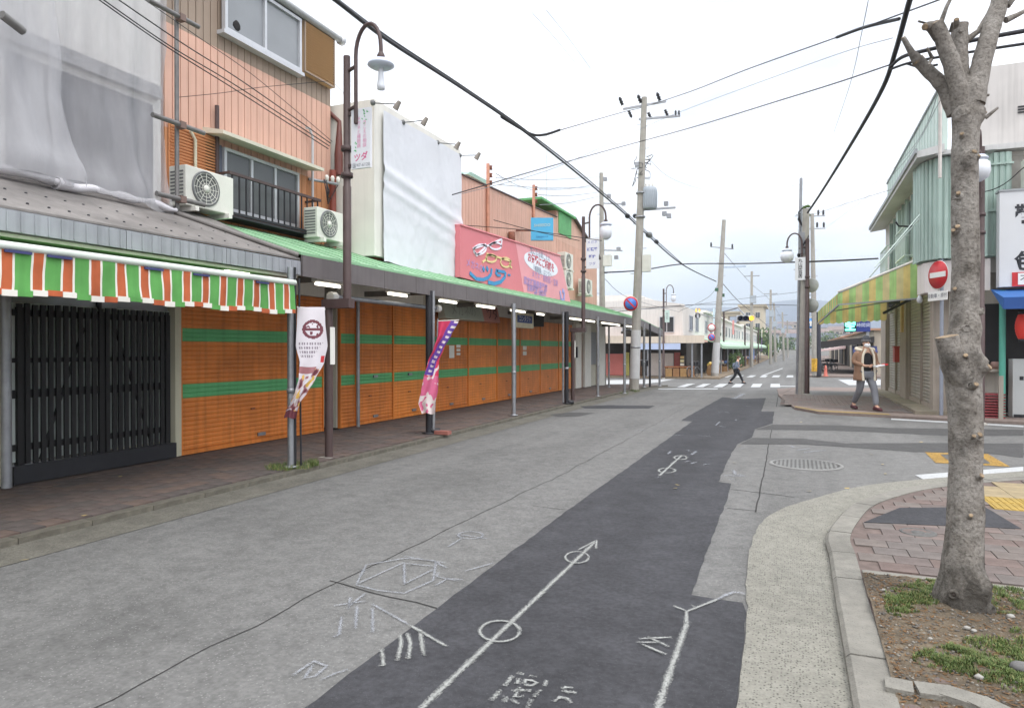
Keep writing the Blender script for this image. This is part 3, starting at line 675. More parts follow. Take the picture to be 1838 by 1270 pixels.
# signboard above awning
tag(MB().box(-6.9, -6.82, -3, 4.9, 2.06, 2.395).build('blank_signboard', M('beige_board', (164, 154, 124), .7, .05, 3)), 'plain beige board under the tin canopy behind the striped awning', 'board')
# ---- striped awning (green, orange, white)
t = T('striped_awning', 'green, orange and white striped awning hanging below the tin canopy', 'awning', (-5.6, 4.0, 1.9))
m_sg = M('awning_green', (116, 192, 104), .8, .12, 5, k=.85, cloth=.3, dirt=.2, streak=.12); m_so = M('awning_orange', (220, 118, 76), .8, .14, 5, k=.85, cloth=.3, dirt=.22, streak=.12); m_sw = M('awning_white', (238, 234, 224), .7, .06, 5, k=.85, dirt=.1)
def val(y0, y1, mat, nm='stripe'):
    vs = []; NZ = 8
    for k in range(NZ + 1):
        q = k / NZ; z = 2.27 - .32 * q
        for y in (y0, (y0 + y1) / 2, y1):
            x = -5.52 + .012 * noise.noise((y * 4, z * 5, 0)) + .02 * q * math.sin(y * 3.1) + .006 * noise.noise((y * 11, z * 9, 2))
            zz = z + q * .012 * math.sin(y * 9) + .01 * q * noise.noise((y * 6, 0, 0)); vs.append((x, y, zz))
    MB().add(vs, [(k * 3 + j, k * 3 + j + 1, (k + 1) * 3 + j + 1, (k + 1) * 3 + j) for k in range(NZ) for j in range(2)], True).build(nm, mat, t)
y = 2.11; pat = [(0.078, m_so), (0.018, m_sw), (0.122, m_sg), (0.018, m_sw)]; i = 0
while y < 6.52:
    wd, mt = pat[i % 4]; y1 = min(y + wd, 6.535); val(y, y1, mt); y = y1; i += 1
# hem: short band of white/red at the bottom, roller above, sloping cloth to the wall
hm = MB(); y = 2.11; i = 0
while y < 6.5:
    hm_c = m_sw; y1 = min(y + .118, 6.53)
    MB().box(-5.532 + .02 * math.sin(y * 3.1), -5.512 + .02 * math.sin(y * 3.1), y, y1 - .002, 1.918 + .012 * math.sin(y * 9), 1.965 + .01 * math.sin(y * 9)).build('hem', (m_sw, m_so)[i % 2] if i % 2 == 0 or i % 4 == 1 else m_sg, t); y = y1; i += 1
MB().tube([(-5.53, 2.1, 2.285), (-5.53, 6.56, 2.295)], .033, 10).build('roller_bar', M('roller_white', (224, 232, 222), .6, .1, 3, k=.85, dirt=.12), t)
MB().hexa([(-6.8, 2.11, 2.39), (-5.56, 2.11, 2.29), (-5.56, 6.53, 2.3), (-6.8, 6.53, 2.39)][::-1], [(-6.8, 2.11, 2.395), (-5.56, 2.11, 2.3), (-5.56, 6.53, 2.31), (-6.8, 6.53, 2.395)][::-1]).build('awning_cloth', m_sg, t, fix=True)
for yy in (3.3, 3.62, 4.5, 5.05, 5.9): MB().box(-5.512, -5.498, yy, yy + .2, 2.235, 2.256).build('navy_tape', M('navy_tape', (58, 62, 104), .7), t)
# ---- black slatted grille front
t = T('slatted_shopfront', 'black timber lattice doors of the shop under the striped awning', 'shopfront', (XF, 5.7, .08))
MB().box(XF - .034, XF - .024, 4.66, 6.64, .3, 2.0).build('glass', M('grille_glass', (206, 214, 210), .3, .15, 2, k=1.0), t)
MB().box(XF - .14, XF - .05, 4.66, 6.64, 2.0, 2.3).build('transom_glass', m_glassg, t)
MB().box(XF - .06, XF + .08, 4.62, 6.66, .08, .27).build('base_board', m_black, t)
MB().box(XF - .06, XF + .0, 5.63, 5.67, 1.98, 2.3).build('transom_post', m_black, t)
me = MB().box(-.011, .011, -.026, .026, 0, 1.72).mesh('slat', M('black_timber', (30, 29, 30), .6, .2, 10))
for i in range(23): inst('slat', me, t, (XF + .012, 4.72 + i * .0845 + random.uniform(-.004, .004), .27 + random.uniform(-.006, .006)))
for z, h in ((.42, .07), (.98, .09), (1.36, .05), (1.86, .07)): MB().box(XF - .022, XF - .001, 4.66, 6.63, z, z + h).build('rail', MATS['black_timber'], t)
for a, bb in (((4.95, .3), (5.45, 1.75)), ((6.35, .3), (5.85, 1.75))): MB().bar((XF - .03, a[0], a[1]), (XF - .03, bb[0], bb[1]), .02, .08, (1, 0, 0)).build('brace', MATS['black_timber'], t)
for y in (4.7, 5.63, 6.55): MB().box(XF - .05, XF + .005, y, y + .08, .27, 1.95).build('door_stile', MATS['black_timber'], t)
m_cf = M('cream_frame', (206, 202, 178), .6, .05, 4, k=.85, dirt=.1)
tag(MB().box(XF - .1, XF + .06, 6.66, 6.70, .08, 2.4).box(XF - .1, XF + .05, 6.71, 6.765, .08, 2.4).build('door_frame', m_cf), 'cream door frame between the black lattice and the orange shutter', 'frame')
tag(MB().box(XF - .1, XF + .03, 4.5, 4.6, .08, 2.4).build('door_frame', m_cf), 'cream door frame left of the black lattice', 'frame')
tag(MB().tube([(XF + .16, 4.5, .08), (XF + .16, 4.5, 2.4)], .05, 12).build('drain_pipe', m_steel), 'grey steel pipe beside the black lattice at left picture edge', 'pipe')
t = T('roller_shutter', 'cream roller shutter at the left picture edge', 'shutter', (XF, 3.4, .08), 'roller shutters')
corr(MB(), XF - .02, 2.2, 4.46, .08, 2.4, .075, .018).build('curtain', m_cf, t)

# ---- orange shutters
VAR = [M('orange_shutter_' + n, c, 0.5, 0.09, 3, k=0.95, streak=st, dirt=dd) for n, c, st, dd in (('a', (224, 136, 60), .16, .10), ('b', (216, 132, 66), .24, .16), ('c', (228, 142, 66), .14, .13), ('d', (212, 126, 58), .22, .2))]
def shutter(y0, y1, label, pitch=.0617, z0=.075, z1=2.4):
    m_orange = VAR[int(y0 * 7) % 4]
    t = T('roller_shutter', label, 'shutter', (XF, (y0 + y1) / 2, z0), 'orange roller shutters with green bands')
    a, bb, cc_, d = .84, 1.03, 1.61, 1.79
    corr(MB(), XF, y0 + .02, y1 - .02, z0 + .06, a, pitch, .011).build('lower_curtain', m_orange, t)
    corr(MB(), XF, y0 + .02, y1 - .02, a, bb, pitch, .011).build('green_band', m_gband, t)
    corr(MB(), XF, y0 + .02, y1 - .02, bb, cc_, pitch, .011).build('middle_curtain', m_orange, t)
    corr(MB(), XF, y0 + .02, y1 - .02, cc_, d, pitch, .011).build('green_band', m_gband, t)
    corr(MB(), XF, y0 + .02, y1 - .02, d, z1, pitch, .011).build('upper_curtain', m_orange, t)
    MB().box(XF - .01, XF + .02, y0 + .02, y1 - .02, z0, z0 + .058).build('bottom_bar', m_orange, t)
    ym_ = (y0 + y1) / 2
    if y1 - y0 > .8:
        MB().box(XF + .016, XF + .034, ym_ - .08, ym_ + .08, z0 + .10, z0 + .15).build('lock', m_steel, t); MB().box(XF + .016, XF + .03, ym_ - .22, ym_ - .14, z0 + .52, z0 + .54).build('pull_slot', m_rust, t)
    for yy in (y0, y1 - .022): MB().box(XF - .03, XF + .032, yy + .001, yy + .021, z0, z1).build('guide_rail', m_orange, t)
    return t
YB = [10.25, 10.74, 12.02, 13.67, 15.5, 17.3, 19.0, 20.75, 22.6, 24.07]
shutter(6.78, 9.78, 'wide orange shutter with two green bands right of the black lattice')
names = ['narrowest orange shutter panel beside the dark recess', 'second orange shutter panel right of the dark recess', 'orange shutter panel left of the red nobori flag', 'orange shutter panel behind the red nobori flag, with notices',
         'orange shutter panel under the pale eyewear sign', 'orange shutter panel behind the twin posts under the canopy', 'orange shutter panel under the hanging blue lettered sign', 'second last orange shutter panel toward the corner', 'last orange shutter panel toward the corner']
SH = [shutter(YB[i], YB[i + 1], names[i]) for i in range(9)]
t = SH[3]
for a, c_, w_, h_ in ((811, 631, .26, .30), (823, 621, .22, .07), (823, 628, .2, .06), (823, 635, .2, .06)):
    p = onX(a, c_, XF + .022); MB().box(XF + .018, XF + .022, p.y - w_ / 2, p.y + w_ / 2, p.z - h_ / 2, p.z + h_ / 2).build('notice', m_white_w, t)
p = onX(942, 629, XF + .022)
for k in range(2): MB().box(XF + .018, XF + .022, p.y - .15, p.y + .15, p.z - .14 + k * .16, p.z - .02 + k * .16).build('notice', m_white_w, SH[6])
for yy in (11.3, 12.6): MB().box(XF + .016, XF + .045, yy, yy + .14, .95, 1.0).build('latch', m_steel, SH[1 if yy < 12 else 2])
# shop fronts behind: lower walls
lw_ = T('shop_row', 'ground floor walls and headers of the closed shops behind the orange shutters', 'building', (XF - 1.5, 15.5, .08))
MB().box(XF - 3, XF - .04, 6.8, 9.8, .08, 3.2).box(XF - 3, XF - .04, 10.23, 24.1, .08, 3.2).build('wall', m_cream, lw_)
MB().box(XF - 1.2, XF - 1.1, 9.75, 10.3, .08, 2.6).build('recess_back', m_darkin, lw_)
for a, bb in ((6.8, 9.78), (10.25, 13.2), (16.9, 18.3)): MB().box(XF - .03, XF + .05, a, bb, 2.41, 2.75).build('header_board', m_white_w, lw_)
MB().box(XF - .03, XF + .10, 18.35, 24.05, 2.41, 2.75).build('header_board', M('grey_header', (140, 136, 128), .7), lw_)
MB().box(XF - .03, XF + .03, 13.22, 16.88, 2.41, 2.75).build('header_board', m_cream, lw_)
tag(MB().tube([(XF + .2, 10.55, .08), (XF + .2, 10.55, 2.45)], .035, 10).build('drain_pipe', m_steel), 'grey drain pipe standing against the orange shutters by the recess', 'pipe')
tag(MB().tube([(XF - .3, 9.93, .08), (XF - .3, 9.93, 2.6)], .05, 10).build('drain_pipe', m_black), 'black pipe inside the dark recess between orange shutters', 'pipe')
tag(MB().tube([(XF + .25, 18.0, .08), (XF + .25, 18.0, 2.55)], .05, 10).build('drain_pipe', m_steel), 'grey pipe against the shutters behind the silver post', 'pipe')
# under-canopy signs
t = T('shop_sign', 'pale green and pink eyewear shop sign under the canopy above shutters', 'sign', (XF + .25, 14.2, 2.2))
a, bb = onX(800, 540, XF + .3), onX(905, 578, XF + .3)
y0, y1 = a.y, bb.y; ym = y0 + (y1 - y0) * .62
MB().hexa([(XF + .1, y0, 2.2), (XF + .3, y0, 2.22), (XF + .3, ym, 2.22), (XF + .1, ym, 2.2)][::-1], [(XF + .1, y0, 2.62), (XF + .2, y0, 2.62), (XF + .2, ym, 2.62), (XF + .1, ym, 2.62)][::-1]).build('pale_panel', M('pale_green_panel', (176, 186, 176), .5, .05, 3), t, fix=True)
MB().hexa([(XF + .1, ym, 2.2), (XF + .3, ym, 2.22), (XF + .3, y1 - .25, 2.22), (XF + .1, y1 - .25, 2.2)][::-1], [(XF + .1, ym, 2.62), (XF + .2, ym, 2.62), (XF + .2, y1 - .25, 2.62), (XF + .1, y1 - .25, 2.62)][::-1]).build('pink_panel', M('dusty_pink', (204, 146, 138), .5, .05, 3), t, fix=True)
up_ = Vector((-.1, 0, .4)).normalized()
text('lettering', 'メガネの', .34, M('grey_letters', (150, 156, 150), .6), (XF + .258, y0 + 1.0, 2.42), (0, 1, 0), up_, t)
text('lettering', 'ツダ', .38, M('maroon_letters', (110, 74, 90), .6), (XF + .258, ym + .6, 2.42), (0, 1, 0), up_, t)
t = T('hanging_sign', 'small cream box sign with blue lettering band hanging under the canopy', 'sign', (XF + .9, 17.6, 2.1))
p = onX(942, 577, -6.6)
MB().box(-6.68, -6.56, p.y - .75, p.y + .55, p.z - .17, p.z + .22).build('box', M('cream_box', (196, 188, 164), .6), t)
MB().box(-6.56, -6.553, p.y - .62, p.y + .42, p.z - .04, p.z + .15).build('blue_band', M('blue_band', (58, 76, 128), .6), t)
text('lettering', 'コンタクト', .17, m_white_w, (-6.549, p.y - .1, p.z + .055), (0, 1, 0), (0, 0, 1), t)
MB().tube([(-6.62, p.y, p.z + .22), (-6.62, p.y, 2.75)], .015, 6).build('hanger', m_steel, t)
p = onX(968, 573, -6.9)
tag(MB().box(-7.2, -6.9, p.y - .4, p.y + .4, p.z - .2, p.z + .2).build('vent_box', m_darkin), 'dark ventilation box under the canopy beside the blue lettered sign', 'vent')

# ---- main canopy
t = T('arcade_canopy', 'long pavement canopy with mint green roof and dark brown fascia', 'canopy', (-6.7, 17, 2.4))
YC = [7.0, 27.6, 32.3]; DZ = [0, 0, -.30]
rf = MB(); so2 = MB()
for i in range(2):
    ya, yb, da, db = YC[i], YC[i + 1], DZ[i], DZ[i + 1]
    xi = -7.6
    rf.hexa([(-5.8, ya, 2.70 + da), (-5.8, yb, 2.70 + db), (xi, yb, 3.28 + db), (xi, ya, 3.28 + da)], [(-5.8, ya, 2.735 + da), (-5.8, yb, 2.735 + db), (xi, yb, 3.315 + db), (xi, ya, 3.315 + da)])
    so2.hexa([(-5.9, ya, 2.62 + da), (-5.9, yb, 2.62 + db), (xi, yb, 2.80 + db), (xi, ya, 2.80 + da)], [(-5.9, ya, 2.64 + da), (-5.9, yb, 2.64 + db), (xi, yb, 2.82 + db), (xi, ya, 2.82 + da)])
rf.build('roof_sheet', m_green, t, fix=True); so2.build('soffit', M('soffit_cream', (170, 166, 150), .8, .06, 3), t, fix=True)
k = 7.4
sm_ = MB()
while k < 27.4: sm_.bar((-5.83, k, 2.75), (-7.58, k, 3.312), .022, .012); k += .45
sm_.build('roof_seams', m_green, t)
def zc(y): return 0 if y < 27.6 else -.30 * (y - 27.6) / 4.7
k = 6.99
while k < 32.2:
    y1 = min(k + .93, 32.3); mb = MB()
    mb.hexa([(-5.80, k + .004, 2.425 + zc(k)), (-5.765, k + .004, 2.425 + zc(k)), (-5.765, y1 - .004, 2.425 + zc(y1)), (-5.80, y1 - .004, 2.425 + zc(y1))], [(-5.80, k + .004, 2.69 + zc(k)), (-5.765, k + .004, 2.69 + zc(k)), (-5.765, y1 - .004, 2.69 + zc(y1)), (-5.80, y1 - .004, 2.69 + zc(y1))])
    mb.build('fascia_panel', m_fasc, t, fix=True); k = y1
MB().box(-7.6, -5.802, 32.3, 32.34, 2.11, 2.43).build('fascia_panel', m_fasc, t)
for k in [8.3, 11, 14.5, 18, 21.5, 25, 28.2, 31.6]: MB().box(-7.6, -5.83, k - .03, k + .03, 2.5 + zc(k), 2.6 + zc(k)).build('cross_beam', M('beam_grey', (120, 118, 112), .6), t)
MB().box(-6.05, -5.95, 7.1, 27.6, 2.52, 2.6).build('edge_beam', MATS['beam_grey'], t)
MB().tube([(-6.0, 7.9, 2.24), (-6.0, 10.9, 2.24)], .035, 10).build('awning_roller', m_steel, t)
for y in (7.9, 10.93): MB().tube([(-6.0, y - .06, 2.24), (-6.0, y + .06, 2.24)], .065, 10).build('roller_cap', M('cap_white', (206, 204, 198), .6), t)
# fluorescent lights along the canopy edge
lights = [(405, 440, 483), (567, 610, 505), (697, 730, 522), (789, 819, 538), (856, 887, 548), (917, 921, 554), (929, 942, 558), (964, 976, 562), (1023, 1044, 572), (1046, 1052, 575), (1054, 1067, 576), (1080, 1096, 580), (1097, 1112, 582), (1124, 1134, 587)]
lab = ['under the tin canopy', 'nearest under the brown fascia', 'second along the brown fascia', 'beside the black post with the red flag', 'above the pale eyewear sign', 'just before the silver post', 'just past the silver post', 'above the hanging blue sign', 'before the second lamp post', 'beside the second lamp post', 'past the second lamp post', 'above the steel posts near the corner', 'next nearest to the big utility pole', 'touching the big utility pole']
for (a, bb, y), l in zip(lights, lab):
    X_ = -5.98; p, q = onX(a, y, X_), onX(bb, y, X_)
    L_ = max(q.y - p.y, .35); z = 2.385 if a > 450 else 2.40
    t2 = T('tube_light', 'lit white tube light ' + l, 'light', (X_, p.y, z), 'tube lights along the canopy')
    MB().tube([(X_, p.y, z), (X_, p.y + L_, z)], .02, 8).build('tube', m_tube, t2); MB().box(X_ - .05, X_ + .05, p.y - .03, p.y + L_ + .03, z + .03, z + .10).build('batten', m_white_w, t2)

# ---- canopy posts
def post(px, py, label, mat, r=.04, twin=None, top=2.5, X=None, foot=False):
    p = onG(px, py, .08); 
    if X is not None: p = Vector((X, p.y, .08 + zg(p.y)))
    t = T('canopy_post', label, 'post', p, 'posts carrying the canopy')
    z1 = top + zc(p.y); MB().tube([(p.x, p.y, p.z - .02), (p.x, p.y, z1)], r, 12).build('shaft', mat, t)
    MB().lathe((p.x, p.y, p.z - .01), [(r * 2.0, 0), (r * 2.0, .012), (r, .02)], 12).build('base_plate', mat, t)
    MB().lathe((p.x, p.y, 1.0), [(r, -.03), (r + .008, -.028), (r + .008, .028), (r, .03)], 12).build('clamp_band', m_steel, t)
    if twin is not None: MB().tube([(p.x + twin[0], p.y + twin[1], p.z), (p.x + twin[0], p.y + twin[1], z1)], twin[2], 10).build('downpipe', twin[3], t)
    if foot: MB().tube([(p.x, p.y, .5), (p.x, p.y, .16), (p.x + .06, p.y + .04, .1), (p.x + .16, p.y + .1, .1)], .055, 10).build('elbow', m_black, t)
    return p
P522 = post(522, 836, 'nearest silver canopy post with weeds at its foot', m_steel, .042, (.05, .02, .014, m_black))
P772 = post(770, 776, 'black canopy post holding the red and purple flag', m_black, .06, (.07, .03, .025, m_steel), foot=True)
post(922, 744, 'bright silver post standing at the kerb under the canopy', m_steel, .047)
post(1017, 723, 'black and silver twin post near the end of the orange shutters', m_black, .055, (-.09, -.02, .03, m_steel), foot=True)
post(1073, 710, 'silver post right of the second lamp post', m_steel, .04)
post(1121, 705, 'silver post just left of the big utility pole', m_steel, .045)
post(1093, 694, 'thin silver post at the back by the side street', m_steel, .035)
post(1156, 694, 'silver post just right of the big utility pole', m_steel, .045, (.22, .05, .04, m_black))
post(1184, 692, 'last silver post at the corner of the canopy', m_steel, .045)

# ---- orange clad building
b = T('orange_building', 'three storey house clad in salmon, orange and taupe ribbed metal', 'building', (XF - 2, 8.3, 3))
ribs(MB(), XF, 6.56, 10.03, 5.8, 7.0, .125).build('upper_cladding', m_taupe, b)
ribs(MB(), XF, 6.56, 10.03, 4.42, 5.8, .125).build('middle_cladding', m_salm, b)
ribs(MB(), XF, 6.56, 10.03, 2.9, 4.42, .125).build('lower_cladding', m_orcl, b)
MB().box(XF - 5, XF - .09, 6.58, 10.02, 2.9, 6.98).build('core', m_taupe, b)
MB().box(XF - 5.1, XF + .10, 6.5, 10.1, 7.0, 7.08).build('roof', M('roof_grey', (120, 116, 112), .6), b)
MB().tube([(XF + .14, 6.4, 7.0), (XF + .14, 10.14, 7.0)], .055, 10).build('gutter', M('gutter_grey', (150, 152, 152), .5), b)
MB().lathe((XF + .14, 10.14, 7.0), [(.0, -.03), (.085, -.03), (.085, .04), (.0, .05)], 10, (0, 1, 0)).build('gutter_cap', m_alu, b)
# bay window with louvred box
o = pxw('window', 7.48, 9.12, 6.06, 6.93, XF + .05, b, m_glassg, 1, .05, .07)
MB().box(XF, XF + .14, 7.44, 9.16, 6.0, 6.055).build('sill', m_alu, o)
pc = onX(428, 48, XF + .09); mb = MB().blob((XF + .075, pc.y, pc.z), .008, .075, .075, 3, .3); mb.build('wall_clock', m_darkin, o)
lb = MB().box(XF + .01, XF + .10, 9.18, 9.98, 6.1, 6.96); 
lo = lb.build('louvre_box', M('louvre_tan', (186, 150, 108), .6, .05, 3), b)
sl = MB().bar((0, 0, 0), (0, .74, 0), .03, .022, (.6, 0, 1)).mesh('slat', MATS['louvre_tan'])
for k in range(20): inst('slat', sl, lo, (XF + .112, 9.21, 6.14 + k * .041))
fm = MB().box(XF + .10, XF + .13, 9.18, 9.205, 6.1, 6.96).box(XF + .10, XF + .13, 9.955, 9.98, 6.1, 6.96).box(XF + .10, XF + .13, 9.206, 9.954, 6.1, 6.125); fm.build('frame', m_taupe, lo)
# middle window, hood, balcony rail
o = pxw('window', 7.5, 9.1, 3.50, 4.40, XF + .02, b, M('window_grey', (120, 122, 124), .12, .1, 2, k=.7), 2, .045, .06)
MB().box(XF + .002, XF + .03, 7.2, 7.5, 3.45, 4.42).build('shutter_panel', M('blue_grey', (104, 110, 124), .5), b)
MB().hexa([(XF, 7.18, 4.52), (XF + .36, 7.2, 4.47), (XF + .36, 9.38, 4.47), (XF, 9.38, 4.52)], [(XF, 7.18, 4.60), (XF + .36, 7.2, 4.52), (XF + .36, 9.38, 4.52), (XF, 9.38, 4.60)]).build('window_hood', M('hood_cream', (222, 218, 200), .6, .05, 4, k=.85, dirt=.1), b, fix=True)
rl = MB().bar((XF + .3, 7.35, 3.98), (XF + .3, 9.35, 3.98), .04, .04).build('balcony_rail', m_brown, b)
MB().bar((XF + .3, 7.35, 3.42), (XF + .3, 9.35, 3.42), .035, .035).build('bottom_rail', m_black, rl)
bal = MB().box(-.009, .009, -.009, .009, 3.44, 3.96).mesh('baluster', m_black)
for k in range(15): inst('baluster', bal, rl, (XF + .3, 7.42 + k * .133, 0))
for y in (7.36, 9.34): MB().bar((XF, y, 3.98), (XF + .3, y, 3.98), .03, .03).bar((XF, y, 3.42), (XF + .3, y, 3.42), .03, .03).build('bracket', m_brown, rl)
MB().box(XF + .001, XF + .32, 7.35, 9.35, 3.36, 3.39).build('balcony_floor', m_black, b)
# pipes on this facade
hl = M('horizontal_louvre', (226, 160, 112), .6, .05, 3, k=.85)
lo = MB().box(XF + .013, XF + .03, 6.6, 7.42, 3.35, 4.5).build('louvre_wall', hl, b)
sl = MB().bar((0, 0, 0), (0, .80, 0), .03, .02, (.5, 0, 1)).mesh('slat', hl)
for k in range(27): inst('slat', sl, lo, (XF + .04, 6.61, 3.38 + k * .0412))
def pipe(pts, r, mat, label, nm='wall_pipe', cat='pipe'): return tag(MB().tube(pts, r, 8).build(nm, mat), label, cat)
pipe([(XF + .06, 7.38, 3.3), (XF + .06, 7.38, 4.95)], .03, m_brown, 'brown square downpipe left of the balcony on the orange house')
pipe([(XF + .08, 6.98, 3.2), (XF + .08, 6.98, 4.35), (XF + .08, 6.9, 4.45)], .022, m_cf, 'thin cream pipe running up from the left air conditioner')
pipe([(XF + .07, 9.44, 3.2), (XF + .07, 9.44, 5.1), (XF + .07, 9.36, 5.22), (XF + .07, 9.28, 5.2)], .022, m_alu, 'grey conduit with hooked top right of the balcony')
t = T('service_bracket', 'steel arm with white insulators and looping wires on the orange house', 'bracket', (XF, 9.6, 4.3))
MB().tube([(XF + .02, 9.4, 4.38), (XF + .25, 9.9, 4.38)], .025, 8).build('arm', m_steel, t)
for k in range(3): MB().lathe((XF + .15 + .05 * k, 9.72 + .09 * k, 4.40), [(.0, 0), (.035, 0), (.03, .05), (.04, .07), (.02, .11), (0, .11)], 8).build('insulator', m_white_w, t)
for k in range(4): MB().tube([(XF + .15, 9.62 + .07 * math.sin(k) + .02, 4.42), (XF + .3, 9.5 + .03 * k, 4.2), (XF + .25, 9.62, 3.98 + .04 * k), (XF + .12, 9.85, 4.12), (XF + .22, 9.95, 4.4)], .008, 5).build('loop_wire', m_black, t)
pipe([(XF + .1, 9.95, 3.1), (XF + .1, 9.95, 4.65)], .06, M('brown_pipe', (128, 66, 54), .5, .1, 6), 'rust brown downpipe at the right corner of the orange house')
pipe([(XF + .12, 10.1, 4.6), (XF + .12, 10.1, 4.95), (XF + .12, 10.12, 5.55), (XF - .1, 10.1, 5.75)], [.08, .08, .04, .04], M('brown_pipe2', (104, 62, 56), .5), 'brown rain hopper and bent pipe at the corner by the white building')

# ---- air conditioners
def ac(p, label, sz=(.29, .8, .57), grp=True, faceX=True):
    d, wd, h = sz; x, y, z = p; t = T('air_conditioner', label, 'air conditioner', p, 'outdoor air conditioner units')
    MB().box(x, x + d, y, y + wd, z + .06, z + h).build('casing', m_acw, t, bevel=.012)
    cy, czz, r = y + wd * .40, z + .06 + h * .46, h * .40
    MB().lathe((x + d + .001, cy, czz), [(r, 0), (r, .012), (r - .02, .02), (r - .025, .003), (0, .003)], 24, (1, 0, 0)).build('fan_ring', m_acg, t)
    gb = MB()
    for k in range(12):
        a = math.pi * 2 * k / 12; gb.bar((x + d + .012, cy, czz), (x + d + .012, cy + r * .97 * math.cos(a), czz + r * .97 * math.sin(a)), .006, .006, (1, 0, 0))
    for q in (.3, .5, .7, .88): gb.tube([(x + d + .014, cy + r * q * math.cos(a * .3927), czz + r * q * math.sin(a * .3927)) for a in range(17)], .004, 4, False)
    gb.lathe((x + d + .012, cy, czz), [(.05, 0), (.05, .01), (0, .012)], 12, (1, 0, 0)); gb.build('fan_guard', m_acw, t)
    sb = MB()
    for k in range(9): sb.box(x + .03, x + d - .04, y - .006, y + .001, z + .12 + k * .045, z + .14 + k * .045)
    sb.build('side_fins', m_acg, t)
    for q in (.12, .82): MB().box(x - .05, x + d + .06, y + wd * q, y + wd * q + .06, z - .001, z + .058).build('foot', m_white_w, t)
p = onX(352, 388, -7.1); ac((-7.45, p.y - .10, 3.28), 'white air conditioner with round grille left of the balcony')
p = onX(572, 440, -7.1); ac((-7.4, p.y, 3.25), 'beige air conditioner with spoked fan beside the lamp post', (.28, .72, .55))
# ---- white building with tarpaulin
b = T('white_building', 'white box building front covered with a white tarpaulin', 'building', (-7.5, 11.7, 3))
XW = -6.8
MB().box(XW - 4, XW, 10.12, 13.42, 3.14, 5.86).build('wall', m_white_w, b)
MB().box(XW - 4, XW - .1, 10.3, 13.3, 2.9, 3.14).build('underside', M('rust_under', (120, 74, 52), .8), b)
for k in (11.0, 12.3): MB().tube([(XW - .1, k, 2.95), (XW - .1, k, 3.15)], .015, 6).build('strut', m_alu, b)
vs = []; NY, NZ = 70, 60
for k in range(NZ + 1):
    for j in range(NY + 1):
        q, zt = j / NY, k / NZ; y = 10.32 + q * 3.04; z = 3.06 + zt * 2.66 - .10 * q * (1 - zt) ** 2
        diag = (z - 4.5) + (q - .4) * .45
        f = .03 * math.exp(-(diag / .09) ** 2) + .022 * math.exp(-((diag + .28) / .07) ** 2) + .02 * math.exp(-((diag + .55) / .1) ** 2) * q
        f += .02 * noise.noise((y * 1.4, z * 1.2, 0)) + .012 * (1 - zt) * noise.noise((y * 5, z * 4, 2)) + .006 * noise.noise((y * 12, z * 11, 2))
        vs.append((XW + .06 + f, y + .03 * (1 - zt) * noise.noise((z * 3, 0, q)), z + .03 * noise.noise((y * 3, 0, 0)) * (1 - zt) ** 3))
n = NY + 1
tag(MB().add(vs, [(k * n + j, k * n + j + 1, (k + 1) * n + j + 1, (k + 1) * n + j) for k in range(NZ) for j in range(NY)], True).build('tarpaulin', M('white_tarp', (236, 238, 244), .55, .03, 2, k=.8)), 'wrinkled white tarpaulin hung over the front of the white building', 'tarpaulin')
sp_ = [((668, 186), (714, 188), 'leftmost'), ((722, 221), (763, 217), 'second from left'), ((784, 257), (822, 260), 'third from left'), ((824, 280), (858, 279), 'rightmost')]
for (a, bb, l) in sp_:
    p = onX(*a, XW + .02); q = onX(*bb, XW + .55); t = T('sign_spotlight', l + ' spotlight on a thin arm along the top of the white building', 'spotlight', p, 'spotlights over the tarpaulin')
    MB().lathe(p, [(0.05, 0), (.05, .04), (.02, .06)], 8, (1, 0, 0)).build('base', m_acg, t); MB().tube([p, q], .01, 6).build('arm', m_acg, t)
    MB().tube([q + Vector((.03, .02, .05)), q + Vector((-.05, 0, -.08))], [.035, .055], 10).build('lamp_head', M('spot_grey', (138, 130, 122), .5), t)
# ---- salmon building
b = T('salmon_building', 'long salmon pink metal clad building behind the pink eyewear sign', 'building', (XF - 2, 20, 3))
ribs(MB(), XF, 13.45, 22.4, 3.0, 5.74, .16, .010, .018).build('cladding', m_salm, b)
MB().hexa([(XF - .08, 13.45, 5.74), (XF, 13.45, 5.74), (XF, 22.4, 5.74), (XF - .08, 22.4, 5.74)], [(XF - .08, 13.45, 5.75), (XF, 13.45, 5.75), (XF, 22.4, 6.05), (XF - .08, 22.4, 6.05)]).build('parapet', m_salm, b, fix=True)
MB().bar((XF - .02, 13.45, 5.76), (XF - .02, 22.4, 6.06), .12, .03).build('coping', m_brown, b)
MB().box(XF - 6, XF - .09, 13.45, 22.4, 3.0, 5.7).build('core', m_salm, b)
ribs(MB(), XF, 22.42, 27.6, 3.0, 5.3, .16, .010, .018).build('end_cladding', M('salmon_dull', (218, 172, 152), .6, .08, 2, k=.88, streak=.14), b)
MB().box(XF - 6, XF - .09, 22.42, 27.58, 3.0, 5.3).build('end_core', m_salm, b)
MB().add([(XF, 22.42, 5.3), (XF, 27.6, 5.3), (XF, 24.4, 6.3), (XF, 22.42, 6.3), (XF - 6, 22.42, 5.3), (XF - 6, 27.6, 5.3), (XF - 6, 24.4, 6.3), (XF - 6, 22.42, 6.3)], [(0, 1, 2, 3), (7, 6, 5, 4), (1, 5, 6, 2), (0, 3, 7, 4), (2, 6, 7, 3)]).build('gable', m_salm, b)
MB().hexa([(XF - 6, 24.3, 6.31), (XF + .12, 24.3, 6.31), (XF + .12, 27.8, 5.24), (XF - 6, 27.8, 5.24)], [(XF - 6, 24.3, 6.38), (XF + .12, 24.3, 6.38), (XF + .12, 27.8, 5.31), (XF - 6, 27.8, 5.31)]).build('eave', m_brown, b, fix=True)
